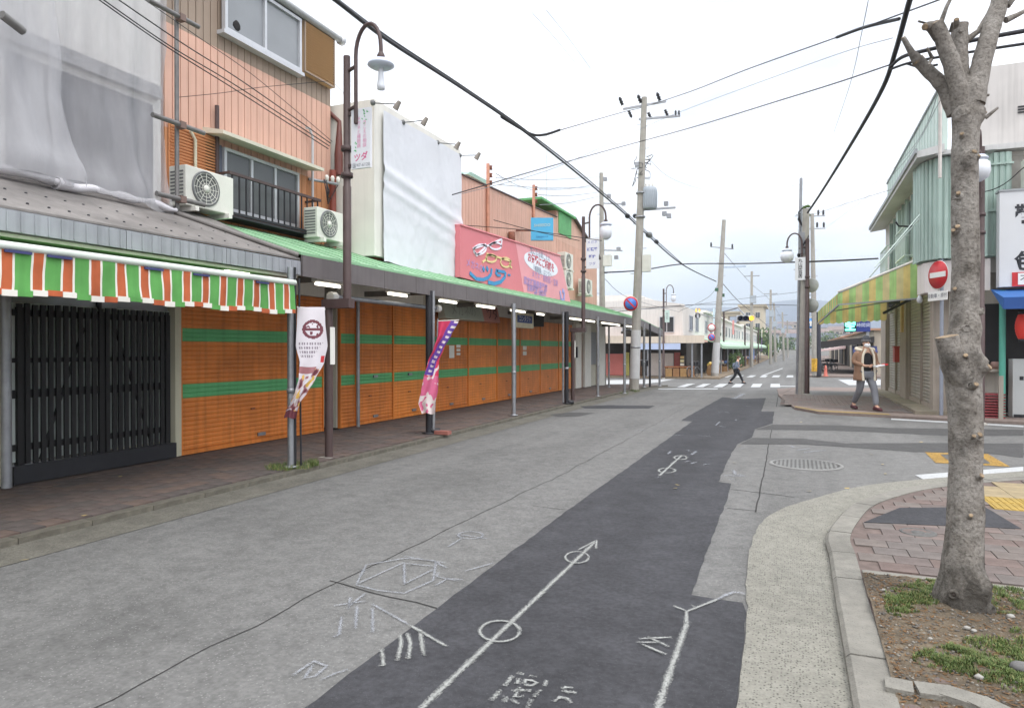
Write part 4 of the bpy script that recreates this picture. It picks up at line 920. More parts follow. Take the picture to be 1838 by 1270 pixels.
MB().box(XF - 6, XF + .12, 20.6, 24.3, 6.31, 6.38).build('ridge_sheet', M('roof_green', (96, 166, 106), .6), b)
MB().box(XF + .002, XF + .03, 22.6, 24.0, 5.55, 6.29).build('green_panel', MATS['roof_green'], b)
MB().hexa([(XF - 2, 16.7, 6.25), (XF - .6, 16.7, 6.25), (XF - .6, 18.2, 6.25), (XF - 2, 18.2, 6.25)], [(XF - 2, 16.8, 6.42), (XF - .6, 16.9, 6.36), (XF - .6, 18.3, 6.36), (XF - 2, 18.2, 6.42)]).box(XF - 1.4, XF - 1.2, 17.3, 17.5, 5.7, 6.26).build('roof_hatch', M('teal_sheet', (150, 184, 170), .5), b, fix=True)
MB().lathe((XF + .12, 18.1, 4.55), [(.05, -1.2), (.05, 0), (.1, .02), (.1, .3), (0, .3)], 10).build('downpipe', m_rust, b)
# pink eyewear billboard
XS = -6.6
t = T('eyewear_billboard', 'large slanted pink billboard with drawn spectacles and blue katakana', 'sign', (XS - .3, 17, 2.9))
q = [onX(826, 405, XS), onX(925, 432, XS), onX(941, 529, XS), onX(826, 497, XS)]
MB().prism([q[3], q[2], q[1], q[0]], (-.12, 0, 0)).build('rose_panel', M('rose_red', (220, 126, 134), .45, .03, 2, k=.92), t, fix=True)
q2 = [onX(925, 432, XS), onX(1005, 460, XS), onX(1025, 546, XS), onX(941, 529, XS)]
q2[0].y += .004; q2[3].y += .004
MB().prism([q2[3], q2[2], q2[1], q2[0]], (-.12, 0, 0)).build('pink_panel', M('light_pink', (240, 164, 172), .45, .03, 2, k=.92), t, fix=True)
MB().bar(q[0] + Vector((-.05, 0, .02)), q2[1] + Vector((-.05, 0, .02)), .16, .03).build('top_trim', M('pink_trim', (226, 140, 146), .5), t)
MB().prism([q2[2] + Vector((-.12, .002, 0)), q2[1] + Vector((-.12, .002, 0)), q2[1] + Vector((-1.0, .002, 0)), q2[2] + Vector((-1.0, .002, 0))], (0, -.03, 0)).build('side_panel', MATS['light_pink'], t, fix=True)
for yy in (13.6, 16, 19): MB().bar((XS - .12, yy, 3.3), (XF, yy, 3.3), .05, .05).build('bracket', m_steel, t)
B6 = lambda l: [onX(820 + x / 7.47, 390 + y / 7.47, XS + .012) for x, y in l]
def draw(nm, l, r, mat, closed=False):
    pts = B6(l); pts = pts + [pts[0]] if closed else pts
    mb = MB()
    for a, c_ in zip(pts, pts[1:]): mb.bar(a, c_, .012, r * 2, (0, 0, 1)) if abs((c_ - a).normalized().z) < .9 else mb.bar(a, c_, r * 2, .012, (1, 0, 0))
    mb.build(nm, mat, t)
mwl = M('sign_white', (238, 232, 244), .5, 0); mcl = M('sign_cream', (228, 206, 150), .5, 0); mbl = M('sign_blue', (62, 140, 190), .5, 0); mlav = M('sign_lavender', (176, 150, 206), .5, 0)
ovl = lambda cx, cy, rx, ry, rot=0, n=14: [(cx + rx * math.cos(a) * math.cos(rot) - ry * math.sin(a) * math.sin(rot), cy + rx * math.cos(a) * math.sin(rot) + ry * math.sin(a) * math.cos(rot)) for a in [6.2832 * i / n for i in range(n)]]
draw('spectacle_drawing', ovl(310, 430, 88, 62, -.35), .022, mwl, True); draw('spectacle_drawing', ovl(520, 385, 78, 45, .05), .022, mwl, True)
for l in ([(385, 385), (440, 375)], [(215, 420), (390, 365)], [(220, 420), (265, 515), (400, 385)], [(430, 375), (605, 290), (595, 400)]): draw('spectacle_drawing', l, .024, mwl)
draw('spectacle_drawing', ovl(460, 550, 72, 50, .1), .022, mcl, True); draw('spectacle_drawing', ovl(655, 605, 70, 62, .35), .022, mcl, True)
for l in ([(400, 490), (730, 590)], [(405, 495), (400, 560), (345, 600)], [(725, 590), (705, 640), (738, 680)]): draw('spectacle_drawing', l, .024, mcl)
for l, r in (([(350, 675), (372, 718)], .045), ([(398, 668), (420, 715)], .045), ([(470, 690), (460, 760), (420, 810), (350, 835), (260, 825), (175, 745)], .04), ([(540, 700), (525, 770)], .05), ([(535, 715), (645, 735)], .035), ([(540, 775), (590, 780)], .03),
             ([(655, 735), (645, 800), (590, 865), (500, 890), (420, 870)], .045), ([(690, 760), (695, 785)], .03), ([(710, 765), (715, 785)], .03)): draw('katakana_lettering', l, r, mbl)
p = B6([(245, 655)])[0]; text('lettering', 'メガネの', .22, mlav, (XS + .01, p.y, p.z), (0, 1, -.08), (0, 0, 1), t)
oc = B6([(1130, 625)])[0]; ov = B6(ovl(1130, 625, 250, 125, .52, 28))
MB().poly([(XS + .006, v.y, v.z) for v in ov][::-1]).build('white_oval', M('oval_white', (236, 240, 250), .5, 0), t)
dy = (B6([(1355, 740)])[0] - B6([(905, 510)])[0]); rt = Vector((0, dy.y, dy.z * .62))
text('lettering', '気になる聞こえの', .20, M('sign_grey', (130, 138, 160), .5, 0), (XS + .012, oc.y - .05, oc.z + .24), rt, (0, 0, 1), t)
text('lettering', 'お気軽にご相談を', .27, M('sign_red', (206, 74, 92), .5, 0), (XS + .012, oc.y + .05, oc.z + .02), rt, (0, 0, 1), t, bold=.006)
text('lettering', '「補聴器」はツダへ', .18, MATS['sign_grey'], (XS + .012, oc.y + .1, oc.z - .21), rt, (0, 0, 1), t)
p = B6([(1190, 830)])[0]; text('lettering', 'メガネ・補聴器・宝飾', .22, mlav, (XS + .01, p.y, p.z), rt, (0, 0, 1), t)
for (cx_, cy_, s_, bd) in ((1065, 905, '認定補聴器専門店', .23), (1075, 985, '営業時間 AM9:00', .2), (1100, 1060, 'TEL 0797', .2)):
    p = B6([(cx_, cy_)])[0]; text('lettering', s_, bd, mlav, (XS + .01, p.y, p.z), rt, (0, 0, 1), t, bold=.004)
for l, r in (([(1385, 985), (1400, 1100)], .05), ([(1415, 980), (1440, 1000), (1435, 1110), (1390, 1120)], .06)): draw('katakana_lettering', l, r, M('sign_lilac', (170, 168, 224), .5, 0))
# blue cosmetics sign
t = T('cosmetics_sign', 'bright blue square box sign above the pink billboard', 'sign', (-7.3, 17.9, 4.4))
a, bb = onX(952, 392, -6.9), onX(993, 392, -6.9); z0, z1 = onX(970, 431, -6.9).z, onX(970, 392, -6.9).z
yc = (a.y + bb.y) / 2
rr_ = Vector((.75, .66, 0)).normalized(); c0 = at(953, 412, (-6.9, yc, 0)); c1 = at(993, 410, (-6.9, yc, 0)); nn = Vector((c1.y - c0.y, -(c1.x - c0.x), 0)).normalized()
zb, zt_ = at(970, 431, (-6.9, yc, 0)).z, at(970, 391, (-6.9, yc, 0)).z
MB().prism([(c0.x, c0.y, zb), (c1.x, c1.y, zb), (c1.x, c1.y, zt_), (c0.x, c0.y, zt_)], -nn * .16).build('box', M('sky_blue', (84, 182, 226), .4, .02, 2, k=.92), t, fix=True)
ce = (c0 + c1) / 2; text('lettering', 'SHISEIDO', .115, M('pale_letters', (206, 218, 196), .5, 0), (ce.x + nn.x * .01, ce.y + nn.y * .01, zb + (zt_ - zb) * .66), c1 - c0, (0, 0, 1), t)
text('lettering', '化粧品のツダ', .06, M('navy_letters', (40, 96, 150), .5, 0), (ce.x + nn.x * .01, ce.y + nn.y * .01, zb + (zt_ - zb) * .14), c1 - c0, (0, 0, 1), t)
MB().bar((ce.x - nn.x * .1, ce.y - nn.y * .1, zb + .3), (XF, ce.y - .2, zb + .3), .05, .05).build('bracket', m_rust, t)
# AC units at the far end of the salmon building
for (px, py, l) in ((1010, 485, 'upper of two stacked air conditioners beside the pink billboard'), (1010, 518, 'lower of two stacked air conditioners beside the pink billboard'), (1047, 530, 'air conditioner on brackets behind the second lamp post')):
    p = onX(px, py, -7.3); ac((-7.5, p.y, p.z), l, (.3, .85, .62))
    MB()
# roof posts / antennas
for (px, y0, y1, l) in ((880, 297, 420, 'rusty service mast standing on the salmon building'), (962, 335, 400, 'short rusty mast behind the blue cosmetics sign')):
    a, c_ = onX(px, y0, XF + .05), onX(px - 4, y1, XF + .05); t = T('service_mast', l, 'mast', (c_.x, c_.y, c_.z)); MB().tube([c_, (c_.x, c_.y, a.z)], .05, 8).build('mast', M('rust_orange', (200, 146, 122), .6, .15, 8), t)
    for k in range(3): MB().lathe((c_.x + .06, c_.y + .05, a.z - .15 - k * .2), [(0, 0), (.05, 0), (.03, .06), (.05, .1), (0, .12)], 8).build('insulator', m_rust, t)
a, c_ = onX(981, 235, XF - 1), onX(981, 400, XF - 1); tag(MB().tube([c_, (c_.x, c_.y, a.z)], .012, 6).build('antenna_rod', m_alu), 'thin whip antenna rising above the blue cosmetics sign', 'antenna')
# ---- cream building at the end of the row, under the canopy
b = T('corner_shop', 'cream walled corner shop with narrow brown door under the canopy end', 'building', (XF - 1.5, 26.3, .0))
MB().box(XF - 3, XF - .05, 24.12, 28.5, zg(26) + .05, 3.0).build('wall', m_cream, b)
MB().box(XF - .05, XF + .12, 24.3, 25.0, .02, 2.45).build('pillar', m_white_w, b)
MB().box(XF - .05, XF + .12, 25.45, 26.3, .0, 2.45).build('pillar', m_white_w, b)
d = MB().box(XF - .06, XF + .03, 25.02, 25.43, .02, 2.1).build('door', M('door_brown', (146, 112, 92), .5), b)
MB().box(XF - .05, XF + .10, 27.6, 28.5, -.03, 2.45).build('pillar', m_white_w, b)
w_ = MB().box(XF - .045, XF + .02, 26.35, 27.5, .9, 2.2).build('window', m_glassd, b)
for k in range(8): MB().box(XF + .02, XF + .05, 26.4 + k * .15, 26.43 + k * .15, .9, 2.2).build('bar', m_alu, w_)
MB().box(XF, XF + .2, 24.14, 24.28, 1.2, 1.6).build('mail_box', m_black, b)
# ================================================================ LAMP POSTS, UTILITY POLES, SIGNS, FLAGS, WIRES
m_conc = M('pole_concrete', (166, 162, 154), .85, .1, 6, k=.9, bump=.15, bscale=60, streak=.15)
m_glow = M('globe_glass', (232, 236, 242), .25, .03, 4, k=.85, spec=.6)
def lamp_post(p, label, rot=0.0, dogleg=True, sc_=1.0, broken=False, head=0.0, globe_r=.16):
    """brown gooseneck street lamp, built at the origin with its arm along +x, then placed"""
    t = T('street_lamp', label, 'street lamp', (0, 0, 0), 'brown gooseneck street lamps')
    if dogleg:
        MB().tube([(-.3, 0, 0), (-.3, 0, 2.07)], .055, 12).build('lower_post', m_brown, t); MB().box(-.37, .07, -.065, .065, 2.0, 2.12).build('offset_arm', m_brown, t)
        MB().tube([(0, 0, 2.0), (0, 0, 3.6), (0, 0, 3.61), (0, 0, 5.32)], [.056, .056, .048, .046], 12).build('upper_post', m_brown, t)
        MB().box(-.4, -.2, -.1, .1, 0, .012).build('base_plate', m_conc, t)
        MB().box(-.243, -.235, -.05, .05, 1.25, 1.75).build('number_plate', m_white_w, t)
    else:
        MB().tube([(0, 0, 0), (0, 0, 2.3), (0, 0, 2.31), (0, 0, 5.42)], [.075, .075, .065, .06], 12).build('upper_post', m_brown, t); MB().lathe((0, 0, 0), [(.13, 0), (.13, .02), (.08, .05)], 12).build('base_plate', m_conc, t)
    for z in (3.75, 4.1): MB().lathe((0, 0, z), [(.07, -.03), (.08, -.03), (.08, .03), (.07, .03)], 12).build('clamp', m_brown, t)
    pts = [(.17, 0, 4.4), (.17, 0, 5.28)] + [(.40 - .23 * math.cos(math.pi * k / 12), 0, 5.28 + .36 * math.sin(math.pi * k / 12)) for k in range(1, 13)] + [(.63, 0, 5.2)]
    MB().tube(pts, .026, 10).build('gooseneck', m_brown, t)
    for z in (4.6, 5.12): MB().tube([(.02, 0, z), (.17, 0, z + .03)], .024, 8).build('bracket', m_brown, t)
    MB().lathe((.63, 0, 5.08), [(.03, .14), (.05, .10), (.05, .06), (.04, .04)], 12).build('socket', m_brown, t)
    MB().lathe((.63, 0, 5.02), [(.03, .12), (.11, .10), (.165, .05), (.17, .03), (.12, .0), (.06, -.01), (0, -.01)], 20).build('shade', M('shade_white', (206, 214, 228), .3, .03, 4, k=.85), t)
    if broken: MB().lathe((.63, 0, 5.02), [(.03, 0), (.035, -.1), (.05, -.22), (.05, -.27), (0, -.29)], 12).build('bulb', m_glow, t)
    else: MB().lathe((.63, 0, 5.02), [(.10, .03), (globe_r, -.05), (globe_r * 1.08, -.2), (globe_r * .9, -.32), (.06, -.39), (0, -.4)], 18).build('globe', m_glow, t)
    for ch in t.children:
        if ch.name.split('.')[0] in ('gooseneck', 'bracket', 'socket', 'shade', 'bulb', 'globe'): ch.rotation_euler = (0, 0, head)
    t.location = p; t.rotation_euler = (0, 0, rot); t.scale = (1, 1, sc_); OFF[t] = Vector(p)
    return t
def moved(t, obs): pass
L1 = lamp_post((-5.50, 7.55, .05), 'nearest gooseneck street lamp rising through the canopy edge at left', 0.0, broken=True, head=R(-12))
L2 = lamp_post((-5.52, 18.5, .05), 'gooseneck street lamp past the pink billboard', R(5), sc_=.97)
p3 = at(1191, 604, (-6.0, 46.3, 0)); L3 = lamp_post((p3.x, p3.y, zg(46)), 'gooseneck street lamp across the side street on the left', R(8), dogleg=False, sc_=1.09)
pR = onG(1447, 708); L4 = lamp_post((pR.x + .03, pR.y - .22, zg(pR.y)), 'gooseneck street lamp arching left beside the right hand utility pole', R(180 - 5), dogleg=False, sc_=.95, globe_r=.2)
pT = onG(1760, 762); L5 = lamp_post((pT.x, pT.y, 0), 'brown street lamp half hidden behind the pruned tree', R(-106), dogleg=False, sc_=1.02, globe_r=.19)
for t, nm, (w0, h0, z), tx in ((L1, 'banner_board', (.30, .78, 3.82), 1), (L2, 'banner_board', (.36, .85, 3.7), 2), (L3, 'banner_board', (.3, .8, 3.7), 0), (L4, 'banner_board', (-.32, .75, 3.8), 3)):
    a = math.atan2(-.55, 1.0)  # boards face the approaching traffic
    x0, x1 = (.08, .08 + w0) if w0 > 0 else (w0 - .06, -.06)
    q = t.rotation_euler.z; OFF[t] = Vector((0, 0, 0))
    tb_ = T('lamp_banner', {1: 'white banner board with green leaves and pink lettering on the nearest lamp post', 2: 'white board with blue lettering on the second lamp post', 0: 'pale green board on the lamp post across the side street', 3: 'white board with black vertical characters on the right hand lamp post'}[tx], 'sign', t.location + Vector((0, 0, z)), 'banner boards on lamp posts')
    b0 = tb_.location - Vector((0, 0, 0)); MB().box(b0.x + x0, b0.x + x1, b0.y - .018, b0.y + .018, b0.z, b0.z + h0).build('board', M('board_white' if tx else 'board_mint', (234, 236, 240) if tx else (206, 226, 216), .5, .02, 3, k=.88), tb_)
    for zz in (.05, h0 - .05): MB().box(b0.x + (0 if w0 > 0 else x1), b0.x + (x0 if w0 > 0 else 0), b0.y - .03, b0.y + .03, b0.z + zz - .02, b0.z + zz + .02).build('bracket', m_brown, tb_)
    xm = (x0 + x1) / 2 + b0.x; yy = b0.y - .0195; mk = lambda n, c: M(n, c, .6, 0)
    if tx == 1:
        text('lettering', 'メガネと補聴器', .062, mk('pink_ink', (216, 130, 170)), (xm - .03, yy, b0.z + .47), (1, 0, 0), (0, 0, 1), tb_, vertical=True)
        text('lettering', 'きこえの相談', .062, mk('pink_ink', (216, 130, 170)), (xm + .06, yy, b0.z + .44), (1, 0, 0), (0, 0, 1), tb_, vertical=True)
        text('lettering', 'ツダ', .11, mk('magenta_ink', (206, 74, 130)), (xm, yy, b0.z + .14), (1, 0, .1), (0, 0, 1), tb_, bold=.002)
        text('lettering', '☎47-6120', .062, mk('grey_ink', (110, 116, 120)), (xm, yy, b0.z + .04), (1, 0, 0), (0, 0, 1), tb_)
        for k in range(16):
            if k < 11: cx_, cz = xm + .02 + .09 * random.random(), b0.z + h0 - .03 - .18 * random.random() ** 1.5
            else: cx_, cz = xm - .12 + .06 * random.random(), b0.z + .22 + .12 * random.random()
            a_ = random.random() * 6; MB().poly([(cx_ + .018 * math.cos(a_ + q_) * s_, yy, cz + .018 * math.sin(a_ + q_) * s_) for q_, s_ in ((0, 1), (1.57, .5), (3.14, 1), (4.71, .5))]).build('leaf_print', mk('leaf_ink', (96, 180, 116)), tb_)
    elif tx == 2:
        for k, s_ in enumerate(('メガネ', '補聴器', '時計', 'ツダ')): text('lettering', s_, .10, mk('blue_ink', (96, 104, 176)), (xm, yy, b0.z + h0 - .12 - k * .2), (1, 0, 0), (0, 0, 1), tb_, bold=.003 if k in (1, 2) else 0)
    elif tx == 3: text('lettering', '丸山園芸店', .135, mk('black_ink', (50, 50, 54)), (xm, yy, b0.z + h0 / 2), (1, 0, 0), (0, 0, 1), tb_, vertical=True, bold=.003)
    else: text('lettering', '商店街', .16, mk('grey_ink', (110, 116, 120)), (xm, yy, b0.z + h0 / 2), (1, 0, 0), (0, 0, 1), tb_, vertical=True)

def pole(base, top, r0, r1, label, mat=m_conc, wrap=None):
    t = T('utility_pole', label, 'utility pole', base, 'utility poles'); base, top = Vector(base), Vector(top)
    MB().tube([base.lerp(top, k / 8) for k in range(9)], [r0 + (r1 - r0) * k / 8 for k in range(9)], 16).build('shaft', mat, t)
    if wrap:
        a, b_ = wrap; L_ = (top - base).length; MB().tube([base.lerp(top, a / L_), base.lerp(top, b_ / L_)], [r0 + (r1 - r0) * a / L_ + .012, r0 + (r1 - r0) * b_ / L_ + .012], 16).build('wrap', M('wrap_grey', (190, 190, 190), .6, .05, 5), t)
    sp2 = MB()
    L_ = (top - base).length; k = 2.4; i = 0
    while k < L_ - .8:
        c_ = base.lerp(top, k / L_); r_ = r0 + (r1 - r0) * k / L_; d_ = (1 if i % 2 else -1); MB().tube([c_ + Vector((d_ * r_ * .9, 0, 0)), c_ + Vector((d_ * (r_ + .13), 0, 0))], .011, 6).build('step_bolt', m_steel, t); k += .9; i += 1
    return t
def insul(c, t, s_=1.0, d=(0, 0, 1), mat=None): MB().lathe(c, [(0, 0), (.05 * s_, .0), (.03 * s_, .05 * s_), (.055 * s_, .08 * s_), (.03 * s_, .12 * s_), (.05 * s_, .15 * s_), (.02 * s_, .22 * s_), (0, .22 * s_)], 8, d).build('insulator', mat or m_black, t)
def arm(t, a, b_, wd=.07): MB().bar(a, b_, wd, wd).build('cross_arm', m_steel, t)
# P1: big pole with the transformer
b1 = onG(1138, 699, .05); t1 = at(1156, 176, b1)
P1 = pole(b1, t1, .18, .10, 'tall concrete utility pole with grey transformer at the left corner', wrap=(.4, 2.15))
arm(P1, at(1118, 197, b1), at(1195, 183, b1)); arm(P1, at(1146, 215, b1), at(1220, 209, b1)); arm(P1, at(1150, 377, b1), at(1212, 373, b1))
for q in ((1117, 190), (1150, 186), (1184, 182)): insul(at(q[0], q[1], b1), P1, 1.4, (-.3, -.4, .9))
for q in ((1128, 200), (1163, 203), (1193, 198)): insul(at(q[0], q[1], b1), P1, 1.2, (.35, .3, -.9))
for q in ((1212, 209), (1218, 209)): insul(at(q[0], q[1], b1), P1, .9)
c = at(1165, 376, b1); tr_ = MB().lathe(c, [(0, .0), (.24, .0), (.27, .03), (.27, .72), (.24, .78), (0, .80)], 24).build('transformer', M('transformer_grey', (172, 180, 188), .5, .05, 4, k=.88), P1)
for k in range(20):
    a = 6.2832 * k / 20; MB().box(c.x + .275 * math.cos(a) - .012, c.x + .275 * math.cos(a) + .012, c.y + .275 * math.sin(a) - .012, c.y + .275 * math.sin(a) + .012, c.z + .08, c.z + .66).build('fin', MATS['transformer_grey'], tr_)
for k in range(3): insul(c + Vector((-.12 + .12 * k, 0, .78)), tr_, .8, mat=m_white_w)
c = at(1154, 484, b1); MB().box(c.x, c.x + .28, c.y - .15, c.y + .1, c.z - .08, c.z + .52).build('equipment_box', m_acw, P1)
for k in range(14):
    q = at(1150 + random.uniform(-12, 12), random.uniform(270, 320), b1); r_ = q + Vector((random.uniform(-.25, .25), random.uniform(-.2, .2), random.uniform(-.35, .2))); s_ = q + Vector((random.uniform(-.3, .3), random.uniform(-.2, .2), random.uniform(-.5, .3)))
    MB().tube([q, q.lerp(r_, .5) + Vector((.08, 0, .05)), r_, s_], .014, 5).build('jumper_cable', m_black, P1)
for q in ((1195, 366), (1200, 388), (1192, 384), (1150, 300), (1143, 296)): MB().box(*[v for k in range(3) for v in (at(*q, b1)[k] - .07, at(*q, b1)[k] + .08)]).build('junction_box', m_steel, P1)
for zz in (1.6, 6.5, 7.4): 
    c_ = b1.lerp(t1, zz / 11); MB().lathe(c_, [(.15, -.03), (.185, -.03), (.185, .03), (.15, .03)], 14).build('band', m_steel, P1)
# P2: pole behind the salmon building
b2 = Vector((-9.2, 29.6, zg(29))); b2 = Vector((onY(1082, 600, 30.5).x, 30.5, zg(30))); t2_ = at(1079, 311, b2)
P2 = pole(b2, t2_, .16, .09, 'thinner concrete utility pole behind the salmon building')
arm(P2, at(1076, 365, b2), at(1122, 367, b2), .05); arm(P2, at(1078, 449, b2), at(1117, 450, b2), .05)
c = at(1090, 478, b2); MB().box(c.x - .15, c.x + .2, c.y - .2, c.y + .1, c.z, c.z + .5).build('equipment_box', m_acw, P2)
for q in ((1086, 322), (1093, 352), (1110, 447), (1106, 462), (1119, 366)): MB().box(*[v for k in range(3) for v in (at(*q, b2)[k] - .08, at(*q, b2)[k] + .08)]).build('junction_box', m_steel, P2)
# P3: leaning pole beyond the crossing
b3 = Vector((onY(1283, 668, 49).x, 49, zg(49) + .1)); t3 = at(1299, 395, b3)
P3 = pole(b3, t3, .26, .13, 'leaning grey utility pole on the far left corner of the crossing', wrap=(.2, 2.3))
arm(P3, at(1275, 443, b3), at(1316, 447, b3), .06)
for q in ((1276, 443), (1314, 446)): insul(at(*q, b3), P3, 1.4)
MB().bar(at(1298, 480, b3), at(1338, 478, b3), .12, .12).build('street_name_board', M('pale_blue_board', (176, 190, 206), .5), P3)
for q in ((1297, 530), (1293, 545), (1286, 520), (1291, 600)): MB().box(*[v for k in range(3) for v in (at(*q, b3)[k] - .1, at(*q, b3)[k] + .12)]).build('junction_box', M('dark_green_box', (60, 96, 76), .5), P3)
# P4: right hand composite pole
b4 = onG(1441, 708); t4 = at(1446, 375, b4)
P4 = pole(b4, t4, .15, .11, 'grey utility pole wrapped with cables beside the right hand pavement')
b4b = b4 + Vector((-.17, .25, 0)); P4b = pole(b4b, at(1437, 320, b4b), .055, .05, 'slender silver mast standing against the right hand utility pole', m_steel)
for k in range(10):
    z_ = 4.0 + k * .2; MB().tube([(b4.x + .12 * math.cos(k), b4.y + .1 * math.sin(k), z_), (b4.x + .17 * math.cos(k + 1), b4.y + .15 * math.sin(k + 1), z_ + .25), (b4.x + .12 * math.cos(k + 2), b4.y + .12, z_ + .45)], .025, 6).build('cable_loop', m_black, P4)
for q in ((1428, 386), (1436, 406), (1434, 370)): MB().tube([at(q[0] + 8, q[1], b4), at(*q, b4)], .012, 6).build('hook', m_steel, P4)
MB().box(*[v for k in range(3) for v in (at(1438, 450, b4)[k] - .1, at(1438, 450, b4)[k] + (.1, .1, .6)[k])]).build('equipment_box', M('box_grey', (140, 142, 146), .6), P4)
for q in ((1456, 512), (1456, 548)): MB().lathe(at(*q, b4), [(0, .05), (.2, .03), (.24, 0), (.22, -.02), (0, -.03)], 20, (.35, .9, 0)).build('mirror_back', M('mirror_grey', (172, 174, 172), .5), P4)
m_leafp = M('ivy', (92, 120, 60), .8, .2, 10, k=.6)
for k in range(18): MB().blob(at(1445 + random.uniform(-4, 6), random.uniform(370, 395), b4), .06, .06, .05, k, .5, 5, 3).build('ivy_tuft', m_leafp, P4)
# P5 and far poles
b5 = Vector((onY(1463, 668, 52).x, 52, zg(52) + .1)); P5 = pole(b5, at(1457, 384, b5), .2, .12, 'utility pole on the far right corner behind the right hand pole')
arm(P5, at(1452, 388, b5), at(1480, 388, b5), .06); arm(P5, at(1452, 411, b5), at(1480, 410, b5), .06)
for q in ((1468, 386), (1477, 386), (1466, 408), (1478, 408)): insul(at(*q, b5), P5, 1.6)
MB().tube([b5 + Vector((.25, -.1, 0)), at(1468, 560, b5)], .16, 10).build('sleeve', M('black_sleeve', (52, 52, 60), .6), P5)
MB().lathe((b5.x, b5.y, b5.z + .3), [(.23, 0), (.23, .9)], 14).build('hazard_wrap', M('hazard_yellow', (216, 168, 62), .6, .3, 8), P5)
t = T('one_way_sign', 'round blue arrow sign on the far right corner pole', 'road sign', at(1455, 600, b5)); c = at(1455, 580, b5)
MB().lathe(c, [(0, .03), (.33, .03), (.34, 0), (0, 0)], 24, (.38, -.92, 0)).build('disc', M('sign_cobalt', (52, 134, 206), .4), t)
MB().prism([c + Vector((x * .9, -.05 + x * .4, z)) for x, z in ((-.06, -.2), (.06, -.2), (.06, .02), (.14, .02), (0, .2), (-.14, .02), (-.06, .02))], (0, -.01, 0)).build('arrow', m_white_w, t, fix=True)
MB().bar(at(1448, 569, b5), at(1464, 569, b5), .05, .05).build('bracket', m_white_w, t)
for (x0, y0, x1, y1, Y, lab_) in ((1349, 487, 1349, 645, 78, 'utility pole beside the beige apartment block'), (1383, 520, 1383, 655, 92, 'utility pole right of the beige apartment block'), (1389, 544, 1392, 655, 105, 'second distant utility pole right of the apartment block'), (1404, 560, 1407, 652, 120, 'third distant utility pole against the mountain'), (1413, 575, 1414, 650, 150, 'farthest thin utility pole against the mountain')):
    p_ = onY(x1, y1, Y); p_.z = zg(Y); q = onY(x0, y0, Y); P = pole(p_, (q.x, q.y, q.z), .2, .12, lab_)
    arm(P, (q.x - .8, q.y, q.z - .5), (q.x + .8, q.y, q.z - .5), .09); MB().box(q.x - .2, q.x + .45, q.y - .2, q.y + .2, q.z - 3.4, q.z - 2.6).build('transformer', MATS['transformer_grey'], P)
# far small lamp posts of the far left row
for (x_, y0, y1, Y, lab_) in ((1299, 560, 620, 62, 'thin brown lamp post rising above the green canopy of the far row'), (1337, 583, 625, 78, 'second thin brown lamp post above the far row canopy'), (1361, 590, 622, 95, 'third thin brown lamp post above the far row canopy')):
    a, b_ = onY(x_, y1 + 8, Y), onY(x_, y0, Y); tag(MB().tube([(b_.x, Y, zg(Y)), b_], .08, 8).build('lamp_post', m_brown), lab_, 'street lamp', 'far row lamp posts')

# ---- traffic signals
def signal(c, label, lit, horiz=True, n=3):
    t = T('traffic_signal', label, 'traffic signal', c); r = .15; wd = n * .36
    fx = Vector((CT, ST, 0)); fn = Vector((ST, -CT, 0)); up = Vector((0, 0, 1)); ax = fx if horiz else up
    a = c - ax * wd / 2; bx = MB(); bx.bar(a, a + ax * wd, .14 if horiz else .4, .4 if horiz else .14, up if horiz else fx); bx.build('housing', M('signal_grey', (196, 200, 206), .5) , t)
    for k in range(n):
        q = a + ax * (.18 + .36 * k) + fn * .08
        MB().lathe(q, [(0, .02), (r, .015), (r, 0)], 16, fn).build('lens', M('amber_lit', (255, 176, 48), .4, 0, emit=2.5) if k == lit else M('lens_dark', (34, 40, 66), .2), t)
        MB().lathe(q, [(r + .02, -.02), (r + .02, .2)], 14, fn).build('visor', m_black if k != lit else M('signal_grey2', (210, 200, 170), .5), t)
    return t
s1 = Vector((onY(1337, 571, 48).x, 48, onY(1337, 571, 48).z)); sg = signal(s1, 'horizontal traffic signal with its right lens lit amber over the crossing', 2)
MB().tube([s1 + Vector((0, .1, .2)), s1 + Vector((-.5, .6, .75)), at(1297, 560, b3)], .05, 8).build('signal_arm', m_steel, sg)
s2 = Vector((onY(1251, 562, 48.5).x, 48.5, onY(1251, 562, 48.5).z)); s2o = signal(s2, 'small lit amber pedestrian signal in front of the white row', 1, False, 2)
MB().tube([s2 + Vector((0, .1, 0)), at(1288, 572, b3)], .03, 8).build('signal_arm', m_steel, s2o)
# ---- round road signs
def disc(c, n, rad, mats, parent):
    n = Vector(n).normalized(); z = 0
    for k, (r_, m_) in enumerate(mats): MB().lathe(c + n * (.004 * k), [(0, .004), (rad * r_, .004), (rad * r_, 0)] , 32, n).build(('back', 'ring', 'field', 'inner')[min(k, 3)], m_, parent)
m_sred = M('sign_red_paint', (206, 54, 60), .4, .03, 5, k=.92); m_sblue = M('sign_blue_paint', (74, 124, 206), .4, .03, 5, k=.92); m_swh = M('sign_white_paint', (236, 236, 232), .4, .03, 5, k=.9)
def noparking(c, rad, label, P):
    t = T('no_parking_sign', label, 'road sign', c, 'round no parking signs'); n = Vector((ST, -CT, 0)); c = Vector(c)
    disc(c, n, rad, [(1.0, m_swh), (.96, m_sred), (.74, m_sblue)], t)
    rt_ = Vector((CT, ST, 0)); a, b_ = c + n * .016 + (rt_ * -.5 + Vector((0, 0, .5))) * rad, c + n * .016 + (rt_ * .5 - Vector((0, 0, .5))) * rad
    MB().bar(a, b_, .008, rad * .2, (n.cross(b_ - a))).build('slash', m_sred, t)
    MB().tube([c - n * .02, Vector((P.x, P.y, c.z))], .025, 8).build('bracket', m_steel, t)
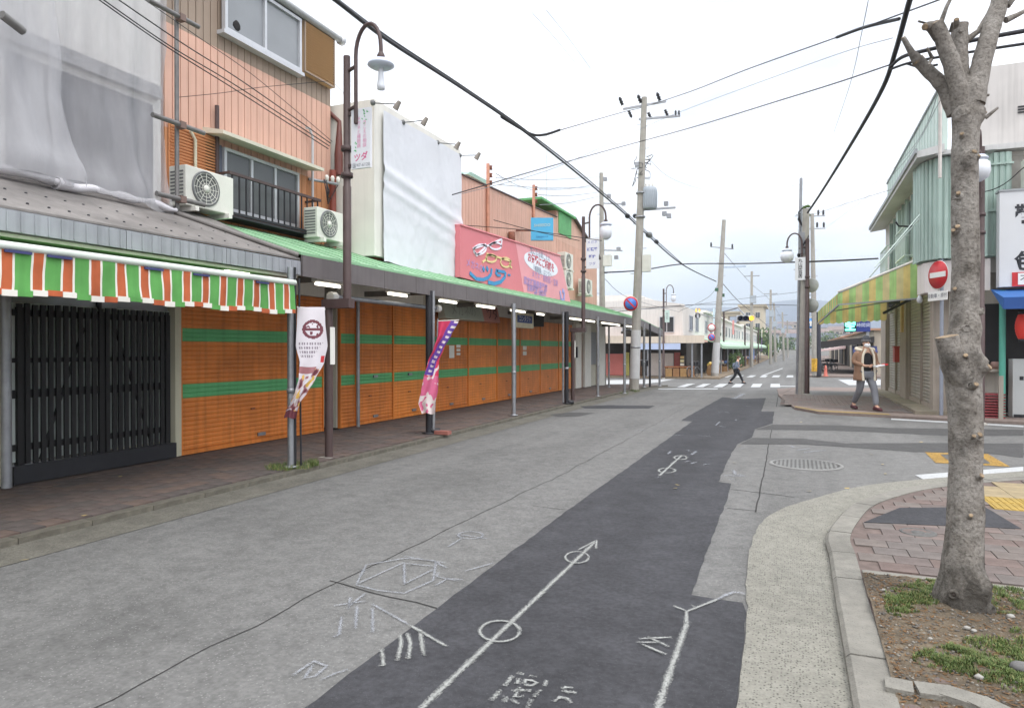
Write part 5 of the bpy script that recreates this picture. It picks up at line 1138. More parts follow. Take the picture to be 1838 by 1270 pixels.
noparking(at(1132, 545, b1 + Vector((.1, -.28, 0))), .27, 'red and blue no parking sign on the big utility pole', b1.lerp(t1, .3))
noparking(at(1277, 605, b3 + Vector((0, -.4, 0))), .26, 'distant no parking sign on the leaning pole across the crossing', b3.lerp(t3, .3))
t = T('convex_mirror', 'round white traffic sign with red rim above the distant no parking sign', 'road sign', at(1277, 588, b3)); disc(at(1277, 588, b3 + Vector((0, -.4, 0))), (ST, -CT, 0), .27, [(1, m_sred), (.8, m_swh)], t)
MB().tube([at(1277, 588, b3 + Vector((0, -.35, 0))), at(1287, 588, b3)], .03, 6).build('bracket', m_steel, t)
# no entry
pn = onG(1690, 749); t = T('no_entry_sign', 'red no entry sign on a grey steel pole left of the pruned tree', 'road sign', pn)
n = Vector((-.89, -.46, 0)).normalized(); rt_ = Vector((-n.y, n.x, 0)); c = at(1688, 493, pn) + n * .06; rad = .315
MB().tube([pn, (pn.x, pn.y, at(1690, 462, pn).z)], .038, 12).build('pole', M('pole_grey_blue', (150, 156, 168), .5, .05, 6, k=.88), t)
disc(c, n, rad, [(1.0, m_swh), (.975, m_sred)], t); MB().bar(c + n * .014 - rt_ * .245, c + n * .014 + rt_ * .245, .008, .115, (0, 0, 1)).build('bar', m_swh, t)
c2 = at(1687, 531, pn) + n * .06; MB().bar(c2 - rt_ * .3, c2 + rt_ * .3, .015, .20, (0, 0, 1)).build('supplementary_plate', m_swh, t)
text('lettering', '自動車・原付', .105, M('plate_ink', (60, 66, 84), .5, 0), c2 + n * .0095, rt_, (0, 0, 1), t)
for q in (c, c2): MB().tube([q - n * .01, Vector((pn.x, pn.y, q.z))], .02, 6).build('bracket', m_steel, t)

# ---- nobori flags
def flag(rows, X, label, fn, mats, poleP, nm):
    t = T('nobori_flag', label, 'flag', poleP, 'nobori banners tied to canopy posts'); NV, NU = 132, 44; vs = []
    ys_ = [r[0] for r in rows]
    for k in range(NV + 1):
        y = ys_[0] + (ys_[-1] - ys_[0]) * k / NV
        i = max(j for j in range(len(ys_)) if ys_[j] <= y + 1e-6); i = min(i, len(rows) - 2); q = (y - ys_[i]) / (ys_[i + 1] - ys_[i])
        q = q * q * (3 - 2 * q) * .5 + q * .5
        xl, xr = rows[i][1] * (1 - q) + rows[i + 1][1] * q, rows[i][2] * (1 - q) + rows[i + 1][2] * q; v = k / NV
        for j in range(NU + 1):
            u = j / NU; wdt = max(0, 1 - (xr - xl) / 52.0)
            ref = Vector((X + .05 * math.sin(u * 5 + v * 3) + .16 * wdt * math.sin(u * 9.4 + v * 4) + .02 * noise.noise((u * 3, v * 6, X)), poleP.y - .16, 0)); vs.append(at(xl + (xr - xl) * u, y + 2.5 * math.sin(u * 7 + v * 9) * wdt, ref))
    me_ = MB().add(vs, [(k * (NU + 1) + j, (k + 1) * (NU + 1) + j, (k + 1) * (NU + 1) + j + 1, k * (NU + 1) + j + 1) for k in range(NV) for j in range(NU)], True)
    o = me_.build('cloth', mats, t)
    for i, pl in enumerate(o.data.polygons): pl.material_index = fn((i % NU + .5) / NU, (i // NU + .5) / NV)
    return t
mt = [M('flag_white', (236, 230, 236), .7, .03, 6, k=.88), M('flag_maroon', (116, 64, 74), .7, .1, 8), M('flag_yellow', (226, 186, 96), .7, .15, 20), M('flag_grey', (150, 140, 150), .7), M('flag_red', (206, 60, 64), .7), M('flag_dusk', (168, 116, 120), .7, .1, 20)]
def f1(u, v):
    d = ((u - .55) / .36) ** 2 + ((v - .2) / .085) ** 2
    if d < 1: return 0 if d < .5 and not (abs(v - .2) < .012 or noise.noise((u * 9, v * 30, 4)) > .25) else 1
    if .31 < v < .47 and .08 < u < .86 and int(v * 132) % 5 > 1 and math.sin(u * 75 + int(v * 26) * 7) > -.25 and u < .9 - (v - .31) * 2.5: return 3
    if .44 < v < .5 and .84 < u < .98: return 4
    if v > .93: return 1
    if v > .54:
        if v < .6 and u < .75: return 5
        a = noise.noise((u * 3.4, v * 16, 1.5)); b_ = noise.noise((u * 3.4 + 5, v * 16, 7.5))
        return 2 if a > .32 else (1 if b_ > .42 else (5 if b_ > .25 else 0))
    return 0
fl1 = flag([(551, 534, 583), (580, 533, 584), (620, 531, 588), (650, 538, 582), (680, 536, 566), (700, 530, 553), (722, 521, 538), (735, 513, 534), (750, 509, 532)], -5.72, 'white nobori banner with dumpling picture twisted round the nearest silver post', f1, mt, Vector((P522.x + .08, P522.y, .1)), 0)
MB().tube([at(540, 835, P522), at(537, 500, P522)], .012, 8).build('flag_pole', m_black, fl1)
MB().tube([at(533, 551, P522), at(584, 555, P522)], .008, 6).build('top_rod', m_white_w, fl1)
mt2 = [M('flag_crimson', (206, 62, 96), .7, .06, 6), M('flag_purple', (108, 74, 164), .7, .05, 6), M('flag_offwhite', (228, 216, 214), .7, .05, 8), M('flag_pink', (214, 110, 146), .7, .06, 8)]
def f2(u, v):
    e_ = .62 - v * 1.1
    if v < .58 and u > e_ and u < e_ + .62:
        if abs(u - e_ - .32) < .13 and math.sin(v * 120) > .15: return 2
        return 1
    if v > .80: return 2 if noise.noise((u * 4, v * 18, 2)) > -.18 else 3
    if v > .42 and noise.noise((u * 3.6, v * 14, 6)) > .33: return 2
    return 3 if v > .6 else 0
fl2 = flag([(576, 787, 823), (600, 786, 810), (625, 778, 797), (650, 768, 788), (680, 760, 787), (700, 756, 786), (722, 751, 781), (742, 757, 781)], -5.74, 'red and purple nobori banner with white dumpling print on the black post', f2, mt2, Vector((P772.x, P772.y, .1)), 0)
MB().tube([at(779, 770, P772), at(786, 572, P772)], .012, 8).build('flag_pole', m_steel, fl2); MB().tube([at(786, 576, P772), at(824, 574, P772)], .008, 6).build('top_rod', m_white_w, fl2)
tag(MB().box(P772.x + .12, P772.x + .38, P772.y - .04, P772.y + .1, .06, .12).build('brick', M('red_brick', (150, 96, 86), .9, .15, 10)), 'loose red brick lying at the foot of the black post', 'brick')

# ---- overhead wires
m_wire = M('wire_black', (34, 34, 38), .6); m_wg = M('wire_grey', (120, 124, 130), .6)
def wire(pts, r, label, mat=None, cat='cable', n=6, sm=10):
    P = [Vector(ray(x, y)) * d + Vector((0, 0, CAM_H)) for x, y, d in pts]; out = []
    for i in range(len(P) - 1):
        p0, p1, p2, p3_ = P[max(i - 1, 0)], P[i], P[i + 1], P[min(i + 2, len(P) - 1)]
        for k in range(sm):
            q = k / sm; out.append(0.5 * ((2 * p1) + (p2 - p0) * q + (2 * p0 - 5 * p1 + 4 * p2 - p3_) * q * q + (3 * p1 - p0 - 3 * p2 + p3_) * q ** 3))
    out.append(P[-1]); return tag(MB().tube(out, r, n).build('overhead_wire', mat or m_wire), label, cat, 'overhead wires')
wire([(470, -95, 7), (600, 0, 8.6), (700, 76, 10.5), (830, 160, 14), (940, 236, 18), (1040, 315, 23), (1120, 383, 28), (1160, 420, 31), (1225, 475, 36), (1285, 505, 46)], .030, 'thickest black cable bundle sweeping from upper left across the street')
wire([(470, -99, 7), (600, -3, 8.6), (700, 71, 10.5), (830, 156, 14), (940, 232, 18), (1040, 310, 23), (1120, 379, 28), (1160, 416, 31), (1225, 474, 36)], .018, 'thinner black cable lashed above the thickest cable bundle')
wire([(900, 211, 16.5), (950, 240, 18.5), (975, 243, 18.6), (1005, 234, 18.7)], .035, 'short black splice branching right off the cable bundle')
wire([(1000, 236, 18.7), (1115, 203, 25), (1155, 193, 25.3), (1240, 165, 22), (1340, 126, 18), (1500, 69, 14), (1640, 18, 11), (1838, -55, 8.5)], .013, 'upper black wire rising right over the pole top')
wire([(1500, 69, 13.9), (1550, 51, 12.9), (1612, 36, 11.6)], .03, 'thick black sleeve on the upper wire at top right')
wire([(812, 350, 13.6), (960, 307, 16), (1100, 268, 20), (1240, 230, 17), (1400, 181, 13.5), (1500, 150, 11.5), (1595, 118, 9.6)], .011, 'long thin wire from the tarpaulin building to the upper right cable')
wire([(830, 348, 13.6), (1000, 300, 17), (1200, 210, 20), (1470, 110, 14), (1600, 70, 10)], .006, 'very thin pale wire under the upper black wire', m_wg)
wire([(1655, -70, 7.2), (1630, 5, 8.0), (1605, 95, 9.3), (1580, 165, 10.6), (1525, 262, 13.8), (1475, 343, 19), (1449, 382, 22.6)], .032, 'thick black cable diving from top right to the right hand pole')
wire([(1596, 122, 9.6), (1618, 104, 9.2), (1660, 92, 8.6), (1740, 75, 8.0), (1838, 57, 7.2)], .024, 'black cable passing behind the tree branches to the right edge')
wire([(1596, 126, 9.6), (1640, 112, 9), (1740, 95, 8.0), (1838, 80, 7.2)], .016, 'second thinner cable behind the tree branches at right edge')
wire([(1626, 116, 9.2), (1650, 122, 8.9), (1680, 118, 8.6)], .015, 'short looped cable end left of the tree branches')
wire([(1085, 489, 29), (1150, 485, 31), (1225, 474, 36), (1340, 473, 31), (1440, 470, 23), (1520, 467, 24), (1575, 464, 25)], .03, 'dark horizontal cable spanning the side street between poles')
wire([(1146, 486, 30.5), (1164, 484, 31)], .07, 'thick black splice case on the horizontal cable by the big pole')
wire([(170, -5, 6.9), (300, 85, 8.0), (420, 160, 9.1), (590, 268, 10.3)], .007, 'lowest thin wire crossing the netting and orange house')
wire([(178, -5, 6.9), (305, 83, 8.0), (425, 155, 9.1), (592, 263, 10.3)], .007, 'second thin wire crossing the netting and orange house')
wire([(205, -5, 6.9), (330, 80, 8.0), (440, 150, 9.1), (594, 258, 10.3)], .007, 'third thin wire crossing the netting and orange house')
wire([(252, -5, 7.2), (360, 70, 8.2), (460, 140, 9.2), (597, 255, 10.3)], .004, 'uppermost thin wire crossing the netting and orange house')
wire([(320, 176, 9.0), (400, 168, 9.4), (470, 158, 9.8), (590, 147, 10.5)], .004, 'thin sagging wire across the salmon cladding')
wire([(560, 120, 14), (610, 160, 12), (634, 205, 9.2)], .004, 'thin curling wire left of the nearest lamp post')
for k, (a, b_, c_, d_) in enumerate(((890, 320, 1078, 318), (895, 332, 1078, 336), (968, 340, 1078, 330), (966, 350, 1078, 345), (968, 368, 1078, 352), (890, 312, 965, 345))): wire([(a, b_, 17), ((a + c_) / 2, (b_ + d_) / 2 + 4, 23), (c_, d_, 31)], .009, ('topmost', 'second', 'third', 'fourth', 'fifth', 'shortest')[k] + ' thin wire between the rusty masts and the pole behind', m_wg)
for k, l in enumerate((([(826, 404, 17), (950, 414, 17.6), (1080, 432, 18.5)]), ([(886, 395, 18), (960, 415, 18), (1040, 432, 18.4)]))): wire(l, .009, ('upper', 'lower')[k] + ' thin wire crossing in front of the salmon wall above the billboard')
wire([(1085, 500, 30), (1130, 535, 36), (1220, 560, 46)], .012, 'thin wire drooping from the rear pole toward the white row', m_wg)
wire([(1085, 556, 30), (1200, 552, 44), (1298, 540, 49), (1440, 523, 40)], .014, 'thin horizontal wire over the white row and crossing', m_wg)
wire([(1100, 560, 33), (1220, 548, 46), (1300, 546, 49), (1440, 548, 45)], .02, 'second thin horizontal wire at the mountain foot')
wire([(1220, 558, 46), (1275, 530, 48), (1296, 490, 49)], .012, 'thin slanting wire up to the leaning pole')
wire([(1298, 510, 49), (1325, 540, 60), (1349, 560, 78), (1384, 590, 95)], .025, 'wire running away from the leaning pole to the distant poles')
wire([(1300, 455, 49), (1349, 510, 78), (1383, 540, 92), (1404, 575, 120)], .02, 'upper wire linking the leaning pole and distant poles', m_wg)
wire([(1160, 280, 25.5), (1200, 318, 30), (1260, 340, 34), (1330, 352, 40), (1440, 330, 26)], .008, 'pale service wire from the big pole toward the silver mast', m_wg)
wire([(1480, 388, 48), (1600, 305, 20), (1690, 150, 13)], .006, 'thin wire rising to the roof conduit on the right building', m_wg)
wire([(1480, 410, 48), (1590, 325, 22), (1690, 175, 13)], .006, 'second thin wire rising to the roof conduit on the right building', m_wg)
wire([(1460, 385, 46), (1640, 330, 20), (1760, 345, 14), (1838, 300, 12)], .009, 'dark wire crossing the mint wall to the right edge')
wire([(1558, -5, 9), (1545, 60, 10), (1525, 150, 13), (1495, 240, 18)], .005, 'thin wire with spacers descending at upper right', m_wg)
wire([(955, 25, 12), (1000, 75, 14), (1035, 118, 16)], .004, 'faint thin wire high in the sky left of centre', m_wg)
wire([(980, 20, 12), (1020, 70, 14), (1060, 125, 16)], .004, 'second faint thin wire high in the sky left of centre', m_wg)
for (x, y, d) in ((1140, 388, 29.2), (1126, 388, 28.4), (1165, 422, 31.4), (1178, 434, 32.3)):
    c = Vector(ray(x, y)) * d + Vector((0, 0, CAM_H)); big = x == 1165
    tag(MB().blob(c, .16 if big else .11, .3 if big else .18, .14 if big else .1, x, .2, 8, 6).build('cable_joint', m_acg if big else m_wire), {1140: 'oblong black joint on the cable bundle beside the big pole', 1126: 'small black joint on the cable bundle left of the big pole', 1165: 'grey splice case on the cable bundle right of the big pole', 1178: 'black joint below the grey splice case'}[x], 'cable joint', 'cable joints')
# ================================================================ RIGHT SIDE
XR, YR = 2.85, 17.95
m_mint = M('mint_cladding', (180, 202, 192), .6, .07, 2, k=.8, streak=.2); m_mintp = M('pale_mint_wall', (206, 222, 214), .7, .04, 2, k=.85, streak=.08)
m_rwall = M('shop_pillar', (164, 154, 142), .85, .08, 4, k=.9, streak=.15); m_rsh = M('grey_shutter', (162, 156, 144), .55, .06, 3, k=.9, streak=.18)
b = T('corner_store', 'two storey corner store with grey shutters, mint bay and white parapet on the right', 'building', (5.5, 22, 0))
MB().box(XR + .15, 9.5, YR + .12, 28.4, 0, 3.2).build('ground_floor_core', M('core_grey', (150, 146, 138), .8), b)
MB().box(XR + .05, 9.5, YR + .02, 27.5, 3.2, 5.8).build('upper_floor', M('upper_white', (214, 212, 206), .8, .04, 2, k=.88, streak=.1), b)
for y0, y1 in ((27.0, 28.4), (22.2, 23.35), (YR + .02, 18.35)): MB().box(XR, XR + .3, y0, y1, zg(y0), 3.15).build('pillar', m_rwall, b)
MB().box(XR - .02, XR + .2, YR + .03, 28.4, 3.15, 3.45).build('beam', M('beam_white', (206, 200, 194), .8, .05, 2, k=.85, streak=.15), b)
def rcorr(y0, y1, z0, z1):
    mb = corr(MB(), 0, y0, y1, z0, z1, .085, .02); mb.v = [Vector((XR + .13 - q.x, q.y, q.z)) for q in mb.v]; mb.f = [f[::-1] for f in mb.f]; return mb
for y0, y1, l in ((25.0, 26.95, 'narrow left shutter curtain'), (23.4, 24.95, 'narrow right shutter curtain'), (18.4, 22.15, None)):
    z0 = zg((y0 + y1) / 2) + .12; t = rcorr(y0, y1, z0, 2.95).build('roller_shutter', m_rsh, b)
    for yy in (y0, y1 - .05) + ((20.1,) if l is None else ()): MB().box(XR + .06, XR + .12, yy, yy + .05, z0, 2.95).build('guide_rail', m_rwall, t)
    MB().box(XR + .08, XR + .15, y0, y1, z0 - .02, z0 + .08).build('bottom_bar', m_rwall, t)
MB().box(XR + .1, XR + .3, 18.35, 27, 2.95, 3.15).build('shutter_box', m_darkin, b)
st = MB().hexa([(2.45, 17.6, 0), (XR + .3, 17.6, 0), (XR + .3, 28.2, zg(28)), (2.5, 28.2, zg(28))], [(2.45, 17.6, .13), (XR + .3, 17.6, .13), (XR + .3, 28.2, .13 + zg(28)), (2.5, 28.2, .13 + zg(28))]); st.build('step', M('step_concrete', (176, 166, 146), .9, .1, 6, k=.55, dirt=.2), b, fix=True)
tag(MB().box(XR - .13, XR + .0, 23.45, 23.85, 1.12, 1.56).box(XR - .15, XR + .02, 23.42, 23.88, 1.56, 1.6).build('letter_box', M('letterbox_red', (176, 72, 62), .5, .08, 6)), 'red letter box on the grey shuttered shop front', 'letter box')
tag(MB().box(XR - .06, XR + .0, 22.6, 22.85, 2.0, 2.9).build('wall_plate', M('yellowed_plate', (190, 160, 110), .6)), 'yellowed vertical plate on the shop pillar between shutters', 'plate')
for (yy, l) in ((24.6, 'bare bulb hanging over the narrow shutters'), (19.0, 'bare bulb hanging over the wide grey shutter')):
    t = T('bare_bulb', l, 'lamp', (XR - .12, yy, 2.7), 'bare bulbs under the awning'); MB().lathe((XR - .12, yy, 2.7), [(0, -.09), (.05, -.07), (.07, -.02), (.05, .06), (.02, .12)], 12).build('globe', m_glow, t); MB().tube([(XR - .12, yy, 2.82), (XR, yy, 2.9)], .012, 6).build('arm', m_black, t)
# upper floor, main street side: windows, rails, eave, parapet
EZ = 5.85
MB().prism([(XR - .42, 17.35, EZ - .14), (XR - .42, 17.35, EZ), (XR + .1, 17.35, EZ + .12), (XR + .1, 17.35, EZ - .06)], (0, 10.4, 0)).build('eave', M('eave_white', (206, 206, 204), .7, .05, 2, k=.85, streak=.1), b, fix=True)
MB().bar((XR - .44, 17.3, EZ + .0), (XR - .44, 27.8, EZ + .0), .05, .10).build('eave_trim', M('trim_grey', (150, 154, 156), .6), b)
pw = MB().box(XR + .1, XR + .2, 17.6, 27.5, EZ + .05, 7.34); 
k = 17.7
while k < 27.4: pw.box(XR + .085, XR + .1, k, k + .03, EZ + .13, 7.33); k += .42
pw.build('parapet_wall', m_mintp, b); MB().box(XR + .06, XR + .24, 17.55, 27.55, 7.34, 7.39).build('parapet_cap', MATS['trim_grey'], b)
for y0, y1 in ((20.0, 21.7), (23.6, 25.4)):
    w_ = MB().box(XR + .0, XR + .048, y0, y1, 4.0, 5.55).build('window', m_glassd, b)
    for yy in (y0 - .05, (y0 + y1) / 2 - .03, y1): MB().box(XR - .06, XR + .05, yy, yy + .06, 3.95, 5.6).build('frame', m_mint, w_)
    MB().box(XR - .10, XR + .049, y0 - .5, y0 - .06, 3.95, 5.6).build('shutter_box', m_mint, w_)
    rl = MB().bar((XR - .32, y0, 4.65), (XR - .32, y1, 4.65), .03, .03).bar((XR - .32, y0, 3.9), (XR - .32, y1, 3.9), .03, .03).bar((XR - .32, y0, 4.4), (XR - .32, y1, 4.4), .02, .02)
    for q in (y0, y1): rl.bar((XR - .32, q, 4.65), (XR, q, 4.65), .025, .025); rl.bar((XR - .32, q, 3.9), (XR, q, 3.9), .025, .025)
    for q in range(9): rl.bar((XR - .32, y0 + (y1 - y0) * q / 8, 3.9), (XR - .32, y0 + (y1 - y0) * (q + .5) / 8, 4.4), .014, .014, (1, 0, 0)); rl.bar((XR - .32, y0 + (y1 - y0) * q / 8, 3.9), (XR - .32, y0 + (y1 - y0) * q / 8, 4.65), .014, .014)
    rl.build('window_rail', m_mintp, b)
for yy in (22.0, 22.7): MB().box(XR - .05, XR + .055, yy, yy + .06, 3.5, 5.7).build('corner_post', m_mint, b)
tag(MB().tube([(XR - .1, 19.3, 4.55), (XR - .3, 19.2, 4.5), (XR - .55, 19.15, 4.52), (XR - .62, 19.12, 4.62)], .022, 8).build('iron_hook', m_black), 'black curved iron hook sticking out left of the mint bay', 'hook')
for k, (a, c_) in enumerate((((1570, 480), (1650, 385)), ((1560, 498), (1650, 392)))):
    p, q = onX(*a, 1.6), onX(*c_, XR - .3); tag(MB().tube([p, q], .014, 6).build('awning_stay', m_mintp), ('upper', 'lower')[k] + ' pale diagonal stay rod above the yellow and green awning', 'rod', 'awning stay rods')
# mint bay on the corner
t = T('mint_bay', 'mint green corrugated metal bay box on the corner of the right building', 'bay', (3.3, 18, 3.5))
def cw(mb, a, c_, z0, z1, pitch=.11, dep=.03):
    a, c_ = Vector(a), Vector(c_); L_ = (c_ - a).length; d = (c_ - a) / L_; n = Vector((d.y, -d.x)); k = int(L_ / pitch); vs = []
    for i in range(k * 4 + 1):
        q = i / (k * 4); o = (0, 1, 1, 0)[i % 4] * dep; p = a + d * L_ * (min(k * 4, max(0, i + (.0, -.55, .55, .0)[i % 4])) / (k * 4)) + n * o; vs += [(p.x, p.y, z0), (p.x, p.y, z1)]
    return mb.add(vs, [(2 * i, 2 * i + 2, 2 * i + 3, 2 * i + 1) for i in range(k * 4)])
for a, c_ in (((2.55, 18.6), (2.62, 17.95)), ((2.62, 17.95), (2.86, 17.55)), ((2.86, 17.55), (3.75, 17.52)), ((3.75, 17.52), (3.75, 17.9))): cw(MB(), a, c_, 3.5, 5.72).build('corrugated_panel', m_mint, t)
MB().prism([(2.6, 18.6, 3.48), (2.67, 17.95, 3.48), (2.88, 17.6, 3.48), (3.7, 17.57, 3.48), (3.7, 18.6, 3.48)], (0, 0, 2.24)).build('core', m_mint, t, fix=True)
MB().prism([(2.43, 18.6, 5.74), (2.5, 17.85, 5.74), (2.8, 17.38, 5.74), (3.9, 17.36, 5.74), (3.9, 18.6, 5.74)], (0, 0, .09)).build('bay_roof', MATS['eave_white'], t, fix=True)
# corner fascia box (white) under the bay
MB().prism([(2.62, 18.6, 2.78), (2.66, 17.95, 2.78), (2.88, 17.62, 2.78), (3.85, 17.6, 2.78), (3.85, 18.6, 2.78)], (0, 0, .68)).build('corner_fascia', M('fascia_white', (222, 216, 212), .6, .04, 2, k=.88, streak=.08), b, fix=True)
# side street face
MB().box(XR + .3, 11, YR - .0, YR + .1, .1, 2.8).build('side_wall', M('side_cream', (206, 200, 188), .8, .05, 2, k=.85, streak=.1), b)
MB().box(3.45, 11, YR - .25, YR + .02, 5.92, 7.62).build('side_parapet', M('parapet_white', (214, 210, 206), .8, .05, 2, k=.85, streak=.12), b)
MB().box(3.4, 11, YR - .3, YR + .02, 5.80, 5.918).build('side_eave', MATS['eave_white'], b)
for z in (6.66, 6.60, 6.54): MB().box(4.35, 4.75, YR - .27, YR - .249, z, z + .03).build('vent_slot', m_black, b)
cw(MB(), (3.80, 17.72), (4.25, 17.72), 3.5, 5.75).build('side_cladding', m_mint, b)
MB().box(4.3, 6, YR - .02, YR + .03, 3.6, 5.7).build('side_window', M('recess_grey', (178, 174, 166), .8), b)
for z in (3.55, 4.5, 5.5): MB().bar((3.8, 17.68, z), (4.28, 17.68, z), .04, .04).build('side_rail', m_mint, b)
x_, z_ = 4.38, 4.88; t = T('air_conditioner', 'air conditioner with big round fan at the right edge above the shoe sign', 'air conditioner', (x_, 17.4, z_))
MB().box(x_, x_ + .8, 17.3, 17.6, z_, z_ + .6).build('casing', m_acw, t, bevel=.012); MB().lathe((x_ + .36, 17.298, z_ + .31), [(.27, 0), (.27, .012), (.25, .018), (.24, .004), (0, .004)], 24, (0, -1, 0)).build('fan_ring', m_acg, t)
for k in range(9): MB().box(x_ + .12 + k * .055, x_ + .126 + k * .055, 17.278, 17.286, z_ + .08, z_ + .54).build('guard_bar', m_acw, t)
# shoe and bag shop sign
c = onY(1793, 345, 17.25); zb = onY(1793, 515, 17.25).z
t = T('shoe_shop_sign', 'large white shop sign with black kanji at the right picture edge', 'sign', (5, 17.2, zb))
MB().box(c.x, c.x + 2.6, 17.25, 17.5, zb, c.z).build('board', M('signboard_white', (218, 220, 222), .5, .03, 2, k=.88), t)
MB().box(c.x - .02, c.x + 2.62, 17.23, 17.52, c.z, c.z + .04).build('top_trim', MATS['trim_grey'], t)
mk_ = M('sign_black', (44, 46, 52), .5, 0)
for s_, dx, py in (('靴', .47, 388), ('合', .74, 430), ('包', .47, 472)): text('lettering', s_, .42, mk_, (c.x + dx, 17.247, onY(1815, py, 17.25).z), (1, 0, 0), (0, 0, 1), t, bold=.012)
p, q = onY(1816, 489, 17.24), onY(1816, 514, 17.24); MB().box(p.x, p.x + 1.6, 17.235, 17.249, q.z, p.z).build('red_label', M('label_red', (196, 48, 52), .5), t)
MB().box(p.x + .1, p.x + .5, 17.228, 17.234, q.z + .03, p.z - .02).build('white_label', m_swh, t); text('lettering', 'オ', .2, mk_, (p.x + .22, 17.226, (p.z + q.z) / 2 + .02), (1, 0, 0), (0, 0, 1), t)
# blue awning, lantern, teal post, doorway
c = onY(1792, 520, 16.9); zb = onY(1792, 555, 16.6).z
m_bl = M('awning_blue', (58, 110, 178), .7, .05, 4, k=.85); t = T('blue_awning', 'blue fabric awning under the shoe shop sign', 'awning', (5, 17, zb))
MB().hexa([(c.x, 16.55, zb + .22), (c.x + 3, 16.55, zb + .22), (c.x + 3, 17.5, zb + .45), (c.x, 17.5, zb + .45)], [(c.x, 16.55, zb + .24), (c.x + 3, 16.55, zb + .24), (c.x + 3, 17.5, zb + .47), (c.x, 17.5, zb + .47)]).build('slope', m_bl, t, fix=True)
MB().box(c.x, c.x + 3, 16.53, 16.55, zb, zb + .23).build('valance', M('awning_blue_dark', (44, 84, 150), .7, .05, 4, k=.85), t)
MB().prism([(c.x - .003, 16.55, zb), (c.x - .003, 16.55, zb + .23), (c.x - .003, 17.5, zb + .46)], (.02, 0, 0)).build('end_panel', m_bl, t, fix=True)
c = onY(1836, 586, 17.0); t = T('paper_lantern', 'red paper lantern hanging under the blue awning', 'lantern', c)
prof = [(.06, -.28)] + [(.135 * math.sin(math.pi * (.12 + .76 * k / 16)) ** .6 + (.006 if k % 2 else 0), -.26 + .52 * k / 16) for k in range(17)] + [(.06, .28)]
MB().lathe(c, prof, 18).build('paper', M('lantern_red', (216, 60, 50), .6, .05, 4, k=.9), t); 
for s_ in (-1, 1): MB().lathe(c + Vector((0, 0, .28 * s_ - .03)), [(0, 0), (.08, 0), (.08, .06), (0, .06)], 14).build('ring', m_black, t)
MB().tube([c + Vector((0, 0, .36)), c + Vector((0, 0, .62))], .006, 5).build('cord', m_black, t)
p = onG(1795, 746); tag(MB().tube([(4.02, 17.38, 0), (4.02, 17.38, 2.75)], .06, 12).build('awning_post', M('teal_post', (96, 178, 158), .5, .06, 5, k=.85)), 'teal green post at the right edge under the shoe sign', 'post')
MB().box(4.2, 8, YR - .006, YR + .0, .12, 2.5).build('doorway', m_darkin, b)
t = T('vending_machine', 'white machine with black lettering in the doorway at right edge', 'vending machine', (4.75, 17.7, .05)); p = onY(1818, 645, 17.6)
MB().box(p.x, p.x + .8, 17.6, 17.93, .06, 1.3).build('cabinet', M('machine_white', (206, 208, 206), .5, .03, 3, k=.85), t); MB().box(p.x + .02, p.x + .78, 17.58, 17.6, .06, .12).build('kick_plate', m_black, t)
for k in range(3): MB().box(p.x + .12 + k * .12, p.x + .19 + k * .12, 17.59, 17.599, .85 - .02 * k, .93).build('marking', m_black, t)
p = onY(1768, 640, 17.4); t = T('display_counter', 'low display counter with pots behind the pruned tree', 'counter', (3.95, 17.6, 0)); MB().box(3.45, 4.1, 17.45, 17.9, 1.02, 1.08).build('shelf', m_rwall, t)
MB().box(3.45, 4.1, 17.88, 17.92, 1.0, 2.5).build('back', m_darkin, t)
for k in range(3): MB().lathe((3.55 + k * .2, 17.62, 1.08), [(0, 0), (.08, 0), (.09, .12), (.07, .16), (0, .16)], 10).build('pot', M('pot_' + 'abc'[k], ((120, 132, 160), (170, 160, 140), (150, 120, 110))[k], .5), t)
t = T('plastic_crate', 'red slatted plastic crates stacked low behind the tree', 'crate', (3.8, 17.5, 0))
for k in range(9): MB().box(3.5, 4.05, 17.25, 17.6, .05 + k * .06, .085 + k * .06).build('slat', M('crate_red', (140, 62, 66), .6), t)
tag(MB().box(3.9, 3.98, 17.1, 17.16, 0, .95).build('leaning_board', m_rsh), 'grey narrow board leaning by the teal post', 'board')
# pipe and loops on the mint parapet
p, q = onX(1684, 130, XR + .0), onX(1692, 250, XR + .0); tag(MB().tube([(XR - .05, 16.95, q.z - .8), (XR - .05, 16.95, 6.9), (XR - .2, 16.8, 7.3)], .035, 8).build('roof_conduit', M('conduit_beige', (206, 200, 194), .6)), 'beige conduit pipe rising past the mint parapet left of the tree', 'pipe')
